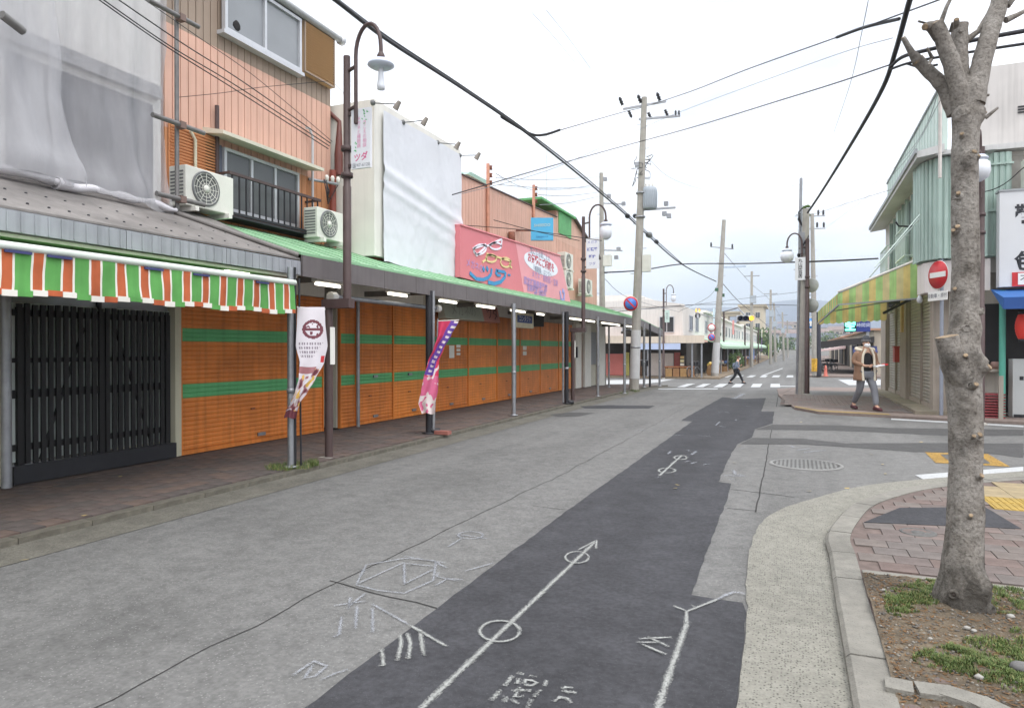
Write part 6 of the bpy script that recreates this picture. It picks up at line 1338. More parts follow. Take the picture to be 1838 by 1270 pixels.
# ---- green and yellow striped awning over the pavement
t = T('side_awning', 'green and yellow striped awning over the right hand pavement', 'awning', (1.8, 22, 2.6)); YA, YZ = 19.3, 26.2
m_g2 = M('awning_lime', (188, 224, 152), .8, .12, 4, k=1.05, cloth=.4, dirt=.2, streak=.15); m_y2 = M('awning_yellow', (236, 214, 146), .8, .12, 4, k=1.05, cloth=.4, dirt=.2, streak=.15); m_t2 = M('awning_tan', (226, 214, 166), .8, .12, 4, k=1.05, cloth=.4, dirt=.15)
xi, xo = 2.8, .98
def topz(x): return 2.93 + (x - xo) / (xi - xo) * .77
def botz(x): return 2.63 + (x - xo) / (xi - xo) * .12
seq = [m_y2, m_g2, m_y2, m_t2, m_g2, m_t2, m_g2, m_y2, m_g2, m_t2, m_g2, m_y2, m_g2]; xs_ = xi; k = 0
while xs_ > xo + .01:
    wd = (.08 if k == 0 else .15); x0 = max(xs_ - wd, xo); vs = []
    for x in (x0, xs_):
        for q in range(6): z = botz(x) + (topz(x) - botz(x)) * q / 5; vs.append((x, YA - .02 * math.sin(q * .6) + .012 * noise.noise((x * 5, z * 5, 0)), z))
    MB().add(vs, [(q, 6 + q, 7 + q, q + 1) for q in range(5)], True).build('end_stripe', seq[k % len(seq)], t); xs_ = x0; k += 1
yy = YA; k = 0
while yy < YZ:
    y1 = min(yy + .3, YZ); q0, q1 = (yy - YA) / (YZ - YA), (y1 - YA) / (YZ - YA); xa, xb = xo - .3 * q0, xo - .3 * q1; da, db = zg(yy) - .1 * q0, zg(y1) - .1 * q1; mm = (m_g2, m_y2, m_g2, m_t2)[k % 4]
    MB().quad((xa, yy, 2.63 + da), (xa, yy, 2.93 + da), (xb, y1, 2.93 + db), (xb, y1, 2.63 + db)).build('front_stripe', mm, t)
    MB().quad((xa, yy, 2.94 + da), (xi, yy, 3.71), (xi, y1, 3.71), (xb, y1, 2.94 + db)).build('slope_stripe', mm, t); yy = y1; k += 1
vs = []; n = 44
for i in range(n + 1):
    x = xo - .3 + (xi - xo + .3) * i / n; sc2 = .04 * abs(math.sin(i * math.pi / 4)); vs += [(x, YZ, 2.42 - sc2 + (x - xo) * .05), (x, YZ, 2.72 + (x - xo) * .1), (x, YZ, 2.9 + (x - xo) * .42)]
o = MB().add(vs, [f for i in range(n) for f in ((3 * i, 3 * i + 3, 3 * i + 4, 3 * i + 1), (3 * i + 1, 3 * i + 4, 3 * i + 5, 3 * i + 2))]).build('back_valance', [m_y2, m_g2, MATS['awning_tan']], t)
for i, pl in enumerate(o.data.polygons): pl.material_index = ((i // 2) // 4) % 2
for (a, c_) in (((xo, YA, 2.63), (xo - .3, YZ, 2.4)), ((xo, YA, 2.64), (xi, YA, 2.75)), ((xi, YA, 3.72), (xo, YA, 2.94)), ((xi, 22.7, 2.95), (xo - .15, 22.7, 2.62))): MB().bar(a, c_, .035, .035).build('frame_bar', MATS['trim_grey'], t)
MB().tube([(xi + .05, YA - .01, 3.74), (2.3, YA, 3.52), (1.7, YA, 3.26), (xo - .02, YA, 2.96)], [.03, .026, .034, .028], 8).build('torn_edge', M('torn_white', (216, 212, 204), .8, .15, 6, dirt=.2), t)
MB().bar((2.6, YA + .3, 2.74), (2.1, YA + 1.0, 2.45), .06, .05).build('fold_arm', m_black, t)
# ================================================================ PRUNED STREET TREE, SOIL, GRASS, LITTER
mb_ = bpy.data.materials.new('bark'); mb_.use_nodes = True; t_ = mb_.node_tree; L_ = t_.links; bs = t_.nodes['Principled BSDF']; bs.inputs['Roughness'].default_value = .95; bs.inputs['Specular IOR Level'].default_value = .15
co = t_.nodes.new('ShaderNodeTexCoord').outputs['Object']
def nn_(s, d=6, sc3=None):
    n = t_.nodes.new('ShaderNodeTexNoise'); n.inputs['Scale'].default_value = s; n.inputs['Detail'].default_value = d; n.inputs['Roughness'].default_value = .65
    if sc3:
        m = t_.nodes.new('ShaderNodeMapping'); m.inputs['Scale'].default_value = sc3; L_.new(co, m.inputs[0]); L_.new(m.outputs[0], n.inputs['Vector'])
    else: L_.new(co, n.inputs['Vector'])
    return n.outputs[0]
def ramp(src, stops):
    r = t_.nodes.new('ShaderNodeValToRGB'); L_.new(src, r.inputs[0]); e = r.color_ramp.elements
    while len(e) < len(stops): e.new(.5)
    for q, (p, c_) in zip(e, stops): q.position = p; q.color = (*[v * .7 for v in lin(c_)], 1)
    return r.outputs[0]
base = ramp(nn_(7), [(.28, (112, 106, 99)), (.40, (176, 170, 162)), (.56, (200, 195, 188)), (.78, (224, 220, 213))])
fine = ramp(nn_(60, 6), [(.30, (96, 88, 80)), (.48, (225, 222, 218)), (.8, (255, 255, 255))])
mxn = t_.nodes.new('ShaderNodeMixRGB'); mxn.blend_type = 'MULTIPLY'; mxn.inputs[0].default_value = .75; L_.new(base, mxn.inputs[1])
sc_n = t_.nodes.new('ShaderNodeVectorMath'); sc_n.operation = 'SCALE'; sc_n.inputs[3].default_value = 1.25; L_.new(fine, sc_n.inputs[0]); L_.new(sc_n.outputs[0], mxn.inputs[2])
dkm = t_.nodes.new('ShaderNodeMapRange'); dkm.inputs[1].default_value = .53; dkm.inputs[2].default_value = .65; dkm.inputs[4].default_value = .8; L_.new(nn_(3.1, 8, (1, 1, .8)), dkm.inputs[0])
mx2 = t_.nodes.new('ShaderNodeMixRGB'); L_.new(dkm.outputs[0], mx2.inputs[0]); L_.new(mxn.outputs[0], mx2.inputs[1]); mx2.inputs[2].default_value = (.055, .05, .044, 1)
sepz = t_.nodes.new('ShaderNodeSeparateXYZ'); L_.new(co, sepz.inputs[0])
lowm = t_.nodes.new('ShaderNodeMapRange'); lowm.inputs[1].default_value = .75; lowm.inputs[2].default_value = .05; lowm.inputs[4].default_value = .34; L_.new(sepz.outputs['Z'], lowm.inputs[0])
addm = t_.nodes.new('ShaderNodeMath'); addm.operation = 'ADD'; L_.new(nn_(6.5, 8, (1, 1, .55)), addm.inputs[0]); L_.new(lowm.outputs[0], addm.inputs[1])
stm = t_.nodes.new('ShaderNodeMapRange'); stm.inputs[1].default_value = .62; stm.inputs[2].default_value = .78; stm.inputs[4].default_value = .75; L_.new(addm.outputs[0], stm.inputs[0])
mx3 = t_.nodes.new('ShaderNodeMixRGB'); L_.new(stm.outputs[0], mx3.inputs[0]); L_.new(mx2.outputs[0], mx3.inputs[1]); mx3.inputs[2].default_value = (.05, .045, .038, 1)
L_.new(mx3.outputs[0], bs.inputs['Base Color'])
bp = t_.nodes.new('ShaderNodeBump'); bp.inputs['Strength'].default_value = 1.0; bp.inputs['Distance'].default_value = .02; L_.new(nn_(34, 8), bp.inputs['Height']); L_.new(bp.outputs[0], bs.inputs['Normal'])
m_bark = mb_
m_cut = M('cut_wood', (178, 156, 128), .9, .35, 45, k=.62, bump=.3, bscale=60); m_darkbark = M('dark_bark', (92, 84, 78), .95, .3, 12, k=.7, bump=.6, bscale=40)
TB = Vector((0.84, 4.4, .04)); tree = T('pruned_tree', 'heavily pruned street tree with bare grey trunk and cut limbs', 'tree', TB)
cent = [(1731, 1130, .176), (1731, 1110, .145), (1732, 1075, .122), (1733, 1010, .102), (1735, 930, .092), (1735, 830, .086), (1733, 740, .086), (1730, 690, .09), (1729, 655, .088), (1730, 610, .078), (1732, 540, .071), (1733, 460, .069), (1731, 380, .067), (1730, 300, .066), (1731, 240, .067), (1733, 200, .072), (1736, 165, .076), (1738, 140, .06)]
C = [(at(x, y, TB), r) for x, y, r in cent]; rings = []; NR, NS = 150, 56
knots = [(1705, 640, -.9, .10, .05), (1755, 655, .55, .045, .05), (1745, 590, .2, .05, .02), (1700, 720, -.4, .06, .03), (1735, 780, .1, .03, .03), (1722, 1035, .1, .05, .035), (1740, 1045, .35, .06, .03), (1728, 290, -.2, .035, .03), (1760, 210, .8, .04, .03), (1705, 210, -.8, .04, .03), (1712, 520, -.7, .04, .02), (1690, 1010, -1, .06, .02), (1765, 1080, 1.0, .1, .04), (1694, 1090, -1.0, .09, .03)]
right = Vector((CT, ST, 0)); toc = Vector((ST, -CT, 0))     # image right, towards the camera
vs = []
for k in range(NR + 1):
    f = k / NR * (len(C) - 1); i = min(int(f), len(C) - 2); q = f - i; p = C[i][0].lerp(C[i + 1][0], q); q2 = q * q * (3 - 2 * q); r = C[i][1] * (1 - q2) + C[i + 1][1] * q2
    for j in range(NS):
        a = 2 * math.pi * j / NS; d = right * math.sin(a) + toc * math.cos(a); rr = r * .95
        flare = max(0, 1 - (p.z - .04) / .5); rr *= 1 + flare * .22 * math.cos(a * 3 + .6) + .05 * noise.noise((d.x * 1.6, d.y * 1.6, p.z * 1.1)) + .07 * noise.noise((d.x * 3, d.y * 3, p.z * 4.3)) + .035 * noise.noise((d.x * 9, d.y * 9, p.z * 9))
        for kx, ky, side, s_, h in knots:
            z0 = CAM_H + (YH_PX - ky) / F_PX * 3.74; a0 = side * 1.35; da = (a - a0 + math.pi) % (2 * math.pi) - math.pi; dd = (da * r) ** 2 + (p.z - z0) ** 2
            rr += h * math.exp(-dd / (s_ * s_)) - h * .75 * math.exp(-dd / (s_ * s_ * .12))
        vs.append(p + d * rr)
tb = MB().add(vs, [(k * NS + j, k * NS + (j + 1) % NS, (k + 1) * NS + (j + 1) % NS, (k + 1) * NS + j) for k in range(NR) for j in range(NS)], True)
tb.add(vs[-NS:], [tuple(range(NS))]); tb.build('trunk', m_bark, tree)
def limb(pts, nm='limb', cut=True, n=20, dep=0.0, sub=6):
    P = []; rr = []
    src = [(at(x, y, TB) + toc * z, r * .9) for x, y, z, r in pts]
    for i in range(len(src) - 1):
        for k in range(sub): q = k / sub; P.append(src[i][0].lerp(src[i + 1][0], q)); rr.append(src[i][1] * (1 - q) + src[i + 1][1] * q)
    P.append(src[-1][0]); rr.append(src[-1][1])
    mb = MB().tube(P, rr, n)
    for i, v in enumerate(mb.v[:len(P) * n]):
        c_ = P[i // n]; v += (v - c_) * (.10 * noise.noise(v * 14) + .06 * noise.noise(v * 35)) 
    o = mb.build(nm, m_bark, tree)
    if cut:
        d = (P[-1] - P[-2]).normalized(); MB().lathe(P[-1] - d * .003, [(rr[-1] * 1.0, -.006), (rr[-1] * .96, .004), (rr[-1] * .7, .007), (0, .004)], 18, d).build('cut_face', m_cut, o)
    return o
limb([(1727, 205, 0, .062), (1716, 168, .02, .052), (1700, 120, .03, .047), (1683, 75, .03, .044), (1668, 50, .03, .05)])
limb([(1722, 200, -.03, .055), (1705, 150, -.06, .042), (1680, 118, -.08, .036), (1660, 98, -.08, .036)])
limb([(1732, 190, -.02, .055), (1729, 140, -.03, .048), (1726, 90, -.03, .045), (1727, 42, -.03, .046)])
limb([(1740, 190, .02, .062), (1752, 130, .02, .055), (1768, 70, .02, .05), (1785, 20, .01, .048), (1800, -40, 0, .042), (1812, -110, 0, .036)], cut=False)
limb([(1660, 98, -.08, .034), (1650, 85, -.08, .02), (1634, 58, -.08, .014)], 'stub')
limb([(1672, 52, .03, .03), (1655, 55, .04, .024), (1648, 58, .05, .02)], 'stub')
limb([(1680, 48, .03, .014), (1690, 20, .03, .011), (1705, -10, .03, .009), (1715, -50, .03, .007)], 'twig', False, 8); limb([(1738, 70, -.03, .02), (1758, 55, -.02, .016), (1775, 25, -.02, .013), (1783, 5, -.02, .01)], 'twig', False, 8)
limb([(1800, 40, .01, .02), (1822, 30, .01, .014), (1850, 15, .01, .011)], 'twig', False, 8); limb([(1803, 15, .01, .018), (1818, -5, .01, .014), (1835, -40, .01, .01)], 'twig', False, 8)
limb([(1720, 50, -.03, .02), (1714, 44, 0, .018), (1710, 40, .02, .014)], 'stub'); limb([(1640, 45, .03, .006), (1652, 48, .03, .006), (1660, 58, .03, .008)], 'twig', False, 6)
for q in (((1667, 108), (1652, 95)), ((1665, 112), (1655, 125)), ((1718, 62), (1708, 66)), ((1755, 175), (1762, 178)), ((1722, 170), (1705, 160)), ((1762, 215), (1778, 200)), ((1700, 62), (1697, 50))):
    limb([(q[0][0], q[0][1], .02, .012), (q[1][0], q[1][1], .05, .007)], 'twig', False, 6)
# big sawn stump halfway up and trimmed shoots
limb([(1735, 705, .0, .08), (1716, 672, .03, .077), (1699, 640, .045, .070), (1692, 618, .05, .064), (1689, 604, .05, .063)], 'sawn_limb')
def rad_at(y):
    for (x0, y0, r0), (x1, y1, r1) in zip(cent, cent[1:]):
        if y1 <= y <= y0: q = (y0 - y) / (y0 - y1); return (x0 + (x1 - x0) * q), r0 + (r1 - r0) * q
    return 1730, .07
for x, y, sz in ((1712, 640, .013), (1724, 690, .014), (1737, 778, .016), (1728, 781, .012), (1740, 850, .015), (1728, 812, .010), (1724, 920, .012), (1712, 412, .014), (1708, 418, .012), (1712, 353, .012), (1730, 283, .016), (1737, 290, .012), (1755, 208, .013), (1710, 522, .012), (1706, 470, .010), (1752, 505, .011), (1748, 660, .02), (1758, 738, .010), (1715, 250, .012)):
    xc, r_ = rad_at(y); off = (x - xc) / 1230 * 3.74; sgn = max(-.97, min(.97, off / r_)); z_ = math.sqrt(1 - sgn * sgn) * r_
    if y < 700 and y > 600: z_ += .03
    dx = 9 * sgn; limb([(x - dx, y + 2, z_ - .03, sz * 1.7), (x, y, z_ + .002, sz * 1.25), (x + dx * .5, y - 3, z_ + .014, sz)], 'shoot_stub', True, 10, 0, 2) if sz > .0115 else None
def knot(x, y, r):
    xc, r_ = rad_at(y); off = (x - xc) / 1230 * 3.74; sgn = max(-.95, min(.95, off / r_)); d = (right * sgn + toc * math.sqrt(1 - sgn * sgn)); c_ = at(xc, y, TB) + d * r_
    mb = MB().lathe(c_, [(r * 1.9, -.035), (r * 1.5, -.004), (r * 1.1, .014), (r * .8, .012), (r * .5, -.002), (0, -.008)], 18, d + Vector((0, 0, .12)))
    for v in mb.v: v += (v - c_) * .28 * noise.noise(v * 22)
    o = mb.build('knot', m_bark, tree); MB().lathe(c_ + d * .006, [(r * .62, -.006), (r * .4, -.001), (0, .0)], 10, d).build('knot_hollow', m_darkbark, o)
for q in ((1744, 1042, .034), (1752, 660, .026), (1722, 690, .016), (1729, 284, .022), (1712, 355, .015), (1709, 412, .016), (1756, 1085, .03), (1700, 1060, .02), (1737, 780, .018), (1720, 590, .018), (1748, 560, .014), (1716, 208, .02)): knot(*q)
# grass, gravel, dry litter (uncountable)
m_gr = [M('grass_' + n, c_, .7, .15, 12, k=.7) for n, c_ in (('bright', (116, 134, 72)), ('mid', (92, 114, 60)), ('straw', (164, 152, 104)))]
def zs(x, y):
    d = math.hypot(x - .85, y - 4.35); return 0.062 + 0.05 * math.exp(-d * d * 3) + 0.02 * noise.noise((x * 4, y * 4, 0)) + .01 * noise.noise((x * 15, y * 15, 1))
def clump(cs, n, name, parent, zf, hmin=.012, hmax=.04):
    mbs = [MB() for _ in m_gr]
    for _ in range(n):
        px, py, rx, ry = random.choice(cs); a = random.random() * 6.283; r = math.sqrt(random.random()); p = onG(px + rx * r * math.cos(a), py + ry * r * math.sin(a), .05)
        if noise.noise((p.x * 9, p.y * 9, 3)) + .5 * noise.noise((p.x * 31, p.y * 31, 5)) < -.06 + random.uniform(-.25, .25): continue
        h = random.uniform(hmin, hmax); b_ = random.random() * 6.283; l = Vector((math.cos(b_), math.sin(b_), 0)); w_ = Vector((-l.y, l.x, 0)) * .0018; z = zf(p.x, p.y) - .004; p.z = z
        tip = p + l * h * random.uniform(.3, 1.0) + Vector((0, 0, h)); mid = p.lerp(tip, .5) + Vector((0, 0, h * .2))
        m = mbs[0 if random.random() < .5 else (1 if random.random() < .75 else 2)]; m.add([p - w_, p + w_, mid + w_ * .8, mid - w_ * .8, tip], [(0, 1, 2, 3), (3, 2, 4)])
    for m, mm in zip(mbs, m_gr):
        if m.v: tag(m.build(name, mm), {'grass_bright': 'bright', 'grass_mid': 'mid green', 'grass_straw': 'straw coloured'}[mm.name] + {1: ' grass tufts around the pruned tree', 2: ' weeds at the foot of the nearest silver post', 3: ' weeds at the foot of the big utility pole'}[parent], 'grass', kind='stuff')
clump([(1632, 1088, 45, 28), (1665, 1065, 25, 12), (1615, 1105, 25, 16), (1810, 1090, 45, 30), (1760, 1185, 70, 26), (1830, 1180, 40, 30), (1800, 1215, 70, 22), (1800, 1200, 70, 26), (1700, 1190, 60, 18), (1740, 1200, 60, 20), (1660, 1085, 40, 26), (1850, 1240, 50, 20)], 60000, 'grass', 1, zs, .006, .026)
clump([(500, 842, 26, 5), (535, 838, 30, 6), (560, 834, 16, 4)], 3500, 'weeds', 2, lambda x, y: .06, .02, .07)
clump([(1120, 706, 8, 2), (1140, 702, 9, 2)], 500, 'weeds', 3, lambda x, y: .05 + zg(y), .03, .10)
for nm, mm, n, s0, s1, lab_ in (('gravel', M('gravel_pale', (196, 190, 178), .9, .15, 20, k=.5), 800, .003, .009, 'pale gravel bits scattered over the tree pit soil'), ('gravel', M('gravel_grey', (140, 134, 126), .9, .2, 20, k=.5), 2200, .003, .009, 'grey gravel bits scattered over the tree pit soil'), ('leaf_litter', M('litter_brown', (150, 112, 72), .9, .2, 20, k=.5), 3500, .004, .010, 'dry brown litter over the tree pit soil')):
    m = MB()
    for _ in range(n):
        x, y = .40 + 1.6 * random.random() ** 1.2, random.uniform(2.9, 4.85)
        if x < .36 or (x - .84) ** 2 + (y - 4.4) ** 2 < .02: continue
        s_ = random.uniform(s0, s1); z = zs(x, y)
        if nm == 'gravel': m.blob((x, y, z + s_ * .3), s_, s_ * random.uniform(.6, 1), s_ * .7, random.random() * 9, .5, 5, 3)
        else:
            a = random.random() * 6; d = Vector((math.cos(a), math.sin(a), 0)); e_ = Vector((-d.y, d.x, 0)); p = Vector((x, y, z + .004)); m.quad(p - d * s_ * 2, p + e_ * s_ * .5, p + d * s_ * 2 + Vector((0, 0, .003)), p - e_ * s_ * .5)
    tag(m.build(nm, mm), lab_, nm.replace('_', ' '), kind='stuff')
for k, (px, py, s_, l) in enumerate(((1816, 1127, .022, 'white stone right of the tree trunk'), (1588, 1073, .014, 'white stone in the far left corner of the tree pit'), (1738, 1148, .016, 'left one of two pale stones in front of the trunk'), (1750, 1153, .014, 'right one of two pale stones in front of the trunk'), (1835, 1215, .045, 'flat grey stone in the grass at the right edge'), (1760, 1228, .02, 'white angular stone at the front of the tree pit'), (1672, 1160, .012, 'tiny white stone left of the trunk front'))):
    p = onG(px, py, .05); tag(MB().blob((p.x, p.y, zs(p.x, p.y) + s_ * .4), s_, s_ * .75, s_ * .6, k, .35, 8, 6).build('stone', M('stone_grey', (150, 148, 146), .8, .1, 20, k=.5) if k == 4 else M('stone_white', (214, 210, 202), .8, .1, 20, k=.5)), l, 'stone', 'stones in the tree pit')
m_leaf = M('fallen_leaf', (226, 200, 132), .8, .15, 30, k=.5)
for k, (px, py) in enumerate(((1453, 881), (1521, 876), (1585, 833), (1590, 850), (1601, 888), (1328, 800), (1319, 830), (1564, 815), (1654, 793), (1216, 870), (1212, 876), (42, 1005), (1438, 757), (1462, 758), (150, 925), (215, 855), (455, 810))):
    p = onG(px, py, .012 if px > 300 else .07); a = random.random() * 6; s_ = .035 if k < 11 else .03; d = Vector((math.cos(a), math.sin(a), 0)) * s_; e_ = Vector((-d.y, d.x, 0)) * .6
    lf = ('beside the gutter curve', 'on the road below the manhole', 'right of the manhole, upper', 'right of the manhole, lower', 'on the gutter curve', 'left of the manhole on the patch edge', 'at the notch of the dark patch', 'above the manhole', 'between the two dark trenches', 'on the dark patch, upper', 'on the dark patch, lower', 'in the left gutter at picture edge', 'beyond the dark trench, left', 'beyond the dark trench, right', 'on the left pavement near the kerb', 'on the left pavement by the lattice shop', 'on the left pavement by the orange shutter')
    tag(MB().add([p - d, p - d * .2 + e_ + Vector((0, 0, .004)), p + d + Vector((0, 0, .006)), p + d * .2 - e_], [(0, 1, 2, 3)]).build('fallen_leaf', m_leaf), 'small pale fallen leaf ' + lf[k], 'leaf', 'fallen leaves')
# ================================================================ BEYOND THE CROSSING
ZF = -.32
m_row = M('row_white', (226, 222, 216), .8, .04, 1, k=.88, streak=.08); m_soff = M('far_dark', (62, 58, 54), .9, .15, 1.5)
def facing_win(y, x0, x1, z0, z1, parent, glass=None, fr=.05):
    w_ = MB().box(x0, x1, y - .05, y - .01, z0, z1).build('window', glass or m_glassd, parent)
    f = MB().box(x0 - fr, x1 + fr, y - .07, y - .004, z1, z1 + fr).box(x0 - fr, x1 + fr, y - .07, y - .004, z0 - fr, z0).box(x0 - fr, x0, y - .068, y - .004, z0, z1).box(x1, x1 + fr, y - .068, y - .004, z0, z1).box((x0 + x1) / 2 - .025, (x0 + x1) / 2 + .025, y - .065, y - .05, z0, z1); f.build('frame', m_alu, w_)
def street_win(X, y0, y1, z0, z1, parent, s=1):
    w_ = MB().box(X, X + .03 * s, y0, y1, z0, z1).build('window', m_glassd, parent)
    MB().box(X, X + .06 * s, y0 - .06, y0, z0 - .06, z1 + .06).box(X, X + .06 * s, y1, y1 + .06, z0 - .06, z1 + .06).box(X, X + .06 * s, y0, y1, z1, z1 + .06).box(X, X + .06 * s, y0, y1, z0 - .06, z0).box(X, X + .05 * s, (y0 + y1) / 2 - .03, (y0 + y1) / 2 + .03, z0, z1).build('frame', m_alu, w_)
# corner shop across the side street
b = T('far_corner_shop', 'white corner shop across the side street with pink ground floor front', 'building', (-11, 50, ZF))
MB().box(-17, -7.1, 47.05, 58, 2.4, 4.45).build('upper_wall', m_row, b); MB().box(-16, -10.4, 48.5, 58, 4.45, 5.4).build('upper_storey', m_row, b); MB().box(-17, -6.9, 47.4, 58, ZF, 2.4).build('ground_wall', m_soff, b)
MB().prism([(-17.1, 47, 4.45), (-7.0, 47, 4.45), (-7.0, 47, 4.55), (-9.6, 47, 4.95), (-17.1, 47, 4.7)], (0, .3, 0)).build('parapet', m_row, b, fix=True)
MB().box(-17.2, -5.5, 45.6, 47.4, 1.98, 2.12).build('canopy_roof', M('canopy_pinkish', (196, 158, 140), .7, .08, 1), b)
MB().box(-17.2, -5.5, 45.5, 45.6, 1.92, 2.42).build('canopy_fascia', M('canopy_cream', (214, 200, 182), .7, .06, 1, k=.88, streak=.1), b)
for x0, x1, mm, nm, z1 in ((-15.2, -11.2, M('wall_pink', (196, 116, 108), .8, .06, 2), 'pink_panel', 1.2), (-11.1, -10.8, M('panel_yellow', (176, 168, 96), .7), 'yellow_panel', 1.3), (-9.55, -7.75, M('shutter_pale', (206, 196, 188), .7, .04, 3), 'pale_shutter', 1.25), (-7.7, -7.3, M('panel_rose', (160, 92, 84), .8), 'rose_panel', 1.3), (-10.6, -9.9, M('wood_brown', (104, 78, 58), .8), 'brown_panel', 1.3)): MB().box(x0, x1, 47.3, 47.38, ZF + .02, z1).build(nm, mm, b)
facing_win(47.05, -11.2, -10.0, 2.75, 3.6, b); MB().box(-11.4, -9.9, 46.6, 47.05, 3.7, 3.76).build('window_hood', m_white_w, b); facing_win(47.05, -8.6, -7.7, 2.7, 3.7, b)
tag(MB().box(-10.2, -7.0, 45.38, 45.46, 1.5, 1.9).build('shop_name_board', M('board_lilac', (176, 188, 214), .6, .05, 2)), 'pale blue shop name board under the cream canopy across the side street', 'sign')
for x, l in ((-9.2, 'left'), (-6.3, 'middle'), (-5.7, 'right')): tag(MB().tube([(x, 45.8, ZF), (x, 45.8, 2.0)], .06, 8).build('canopy_post', m_steel), l + ' white post of the cream canopy across the side street', 'post', 'far canopy posts')
# market table and goods
t = T('market_table', 'wooden display table with brown crates outside the far corner shop', 'table', (-7.2, 46.6, ZF)); MB().box(-8.2, -6.3, 46.3, 47.1, .30, .38).build('table_top', M('table_orange', (176, 116, 76), .8, .15, 3), t)
for q in ((-8.1, 46.4), (-6.4, 46.4), (-8.1, 47.0), (-6.4, 47.0)): MB().box(q[0] - .04, q[0] + .04, q[1] - .04, q[1] + .04, ZF, .3).build('leg', M('wood_brown', (104, 78, 58), .8), t)
for k in range(4):
    tag(MB().box(-8.1 + k * .48, -7.68 + k * .48, 46.28, 46.3, ZF + .02, .25).box(-8.1 + k * .48, -7.68 + k * .48, 46.31, 46.6, ZF + .02, .22).build('carton', M('carton_' + str(k % 2), ((176, 140, 96), (160, 120, 84))[k % 2], .9)), ('leftmost', 'second', 'third', 'rightmost')[k] + ' brown carton under the far display table', 'carton', 'cartons under the display table')
t = T('display_shelf', 'small shelf of bright goods beside the rose panel', 'shelf', (-7.1, 46.9, ZF)); MB().box(-7.25, -6.95, 46.9, 47.2, ZF, 1.1).build('frame', m_soff, t)
for k in range(5): MB().box(-7.22, -6.98, 46.82, 46.9, ZF + .25 + k * .24, ZF + .42 + k * .24).build('goods', M('goods_' + str(k % 3), ((216, 206, 160), (206, 176, 120), (224, 220, 206))[k % 3], .7), t)
# two storey row along the street
b = T('far_white_row', 'long white two storey row with windows along the far left street', 'building', (-9, 90, ZF)); YE = 140
def zr(y): return zg(y) + .42
for k, (y0, y1, h) in enumerate(((58.02, 76, 4.55), (76.02, 100, 4.5), (100.02, 122, 4.7), (122.02, YE, 4.6))):
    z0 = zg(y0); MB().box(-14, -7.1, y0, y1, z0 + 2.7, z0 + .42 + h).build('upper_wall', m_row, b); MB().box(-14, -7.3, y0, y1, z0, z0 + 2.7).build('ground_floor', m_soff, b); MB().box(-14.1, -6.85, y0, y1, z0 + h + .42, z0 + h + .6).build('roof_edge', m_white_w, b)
    y = y0 + 1
    while y < y1 - 2: street_win(-7.1, y, y + 1.5, z0 + 3.3, z0 + 4.3, b); y += 3.6
MB().box(-14, -7.1, 58.0, 58.02, 2.3, 4.2).build('party_wall', m_row, b)
for y in (50, 53.2): street_win(-7.1, y, y + 1.6, 2.9, 3.9, b)
t = T('far_row_canopy', 'pale green rounded canopy along the far white row', 'canopy', (-6, 90, 2)); MB()
m_cgr = M('canopy_palegreen', (184, 214, 186), .6, .05, 1, k=.85); 
for k in range(20):
    y0, y1 = 52.5 + k * 4, 56.5 + k * 4; za, zb_ = zg(y0), zg(y1); pr = [(-5.05, 1.98), (-5.02, 2.18), (-5.15, 2.36), (-5.4, 2.48), (-7.2, 2.9), (-7.2, 2.8), (-5.4, 2.38)]
    MB().add([(x, y0, z + za) for x, z in pr] + [(x, y1 - .02, z + zb_) for x, z in pr], [(i, (i + 1) % 7, 7 + (i + 1) % 7, 7 + i) for i in range(7)] + [tuple(range(6, -1, -1)), tuple(range(7, 14))]).build('canopy_panel', m_cgr, t, fix=True)
for k in range(12):
    y = 54 + k * 5.5; MB().tube([(-5.3, y, zg(y)), (-5.3, y, zg(y) + 2.3)], .05, 6).build('post', m_steel, t)
for k in range(5): y = 55 + k * 5; tag(MB().lathe((-5.6, y, zg(y) + 2.05), [(0, .1), (.12, .1), (.22, 0), (0, 0)], 10).build('pendant_lamp', M('pendant', (255, 246, 226), .5, 0, emit=1.5)), ('nearest', 'second', 'third', 'fourth', 'farthest')[k] + ' lit pendant lamp under the pale green canopy', 'lamp', 'lamps under the far canopy')
# goods, plants under that canopy
cols = [(206, 92, 84), (226, 196, 110), (110, 150, 86), (214, 208, 196), (92, 122, 176), (176, 110, 86), (232, 226, 216), (140, 96, 120)]
for k in range(18):
    y = 50.5 + k * 3.1; z = zg(y) + .1; s_ = random.uniform(.35, .6); x = -5.5 - random.random() * .5
    t = T('goods_stand', '%s goods stand from the crossing under the far left canopy, %s wares' % (('first', 'second', 'third', 'fourth', 'fifth', 'sixth', 'seventh', 'eighth', 'ninth', 'tenth', 'eleventh', 'twelfth', 'thirteenth', 'fourteenth', 'fifteenth', 'sixteenth', 'seventeenth', 'last')[k], ('reddish', 'yellow', 'green', 'white', 'blue', 'brown', 'cream', 'purple')[k % 8]), 'stand', (x, y, z), 'goods stands outside the far row')
    MB().box(x - s_ / 2, x + s_ / 2, y - .4, y + .4, z, z + .3 + .4 * random.random()).build('crate', M('crate_wood', (150, 118, 84), .9, .2, 3), t)
    for q in range(4): MB().blob((x + random.uniform(-.2, .2), y + random.uniform(-.3, .3), z + .65 + .2 * random.random()), .14, .16, .14, k + q, .4, 6, 4).build('goods', M('wares_%d' % ((k + q) % 8), cols[(k + q) % 8], .7), t)
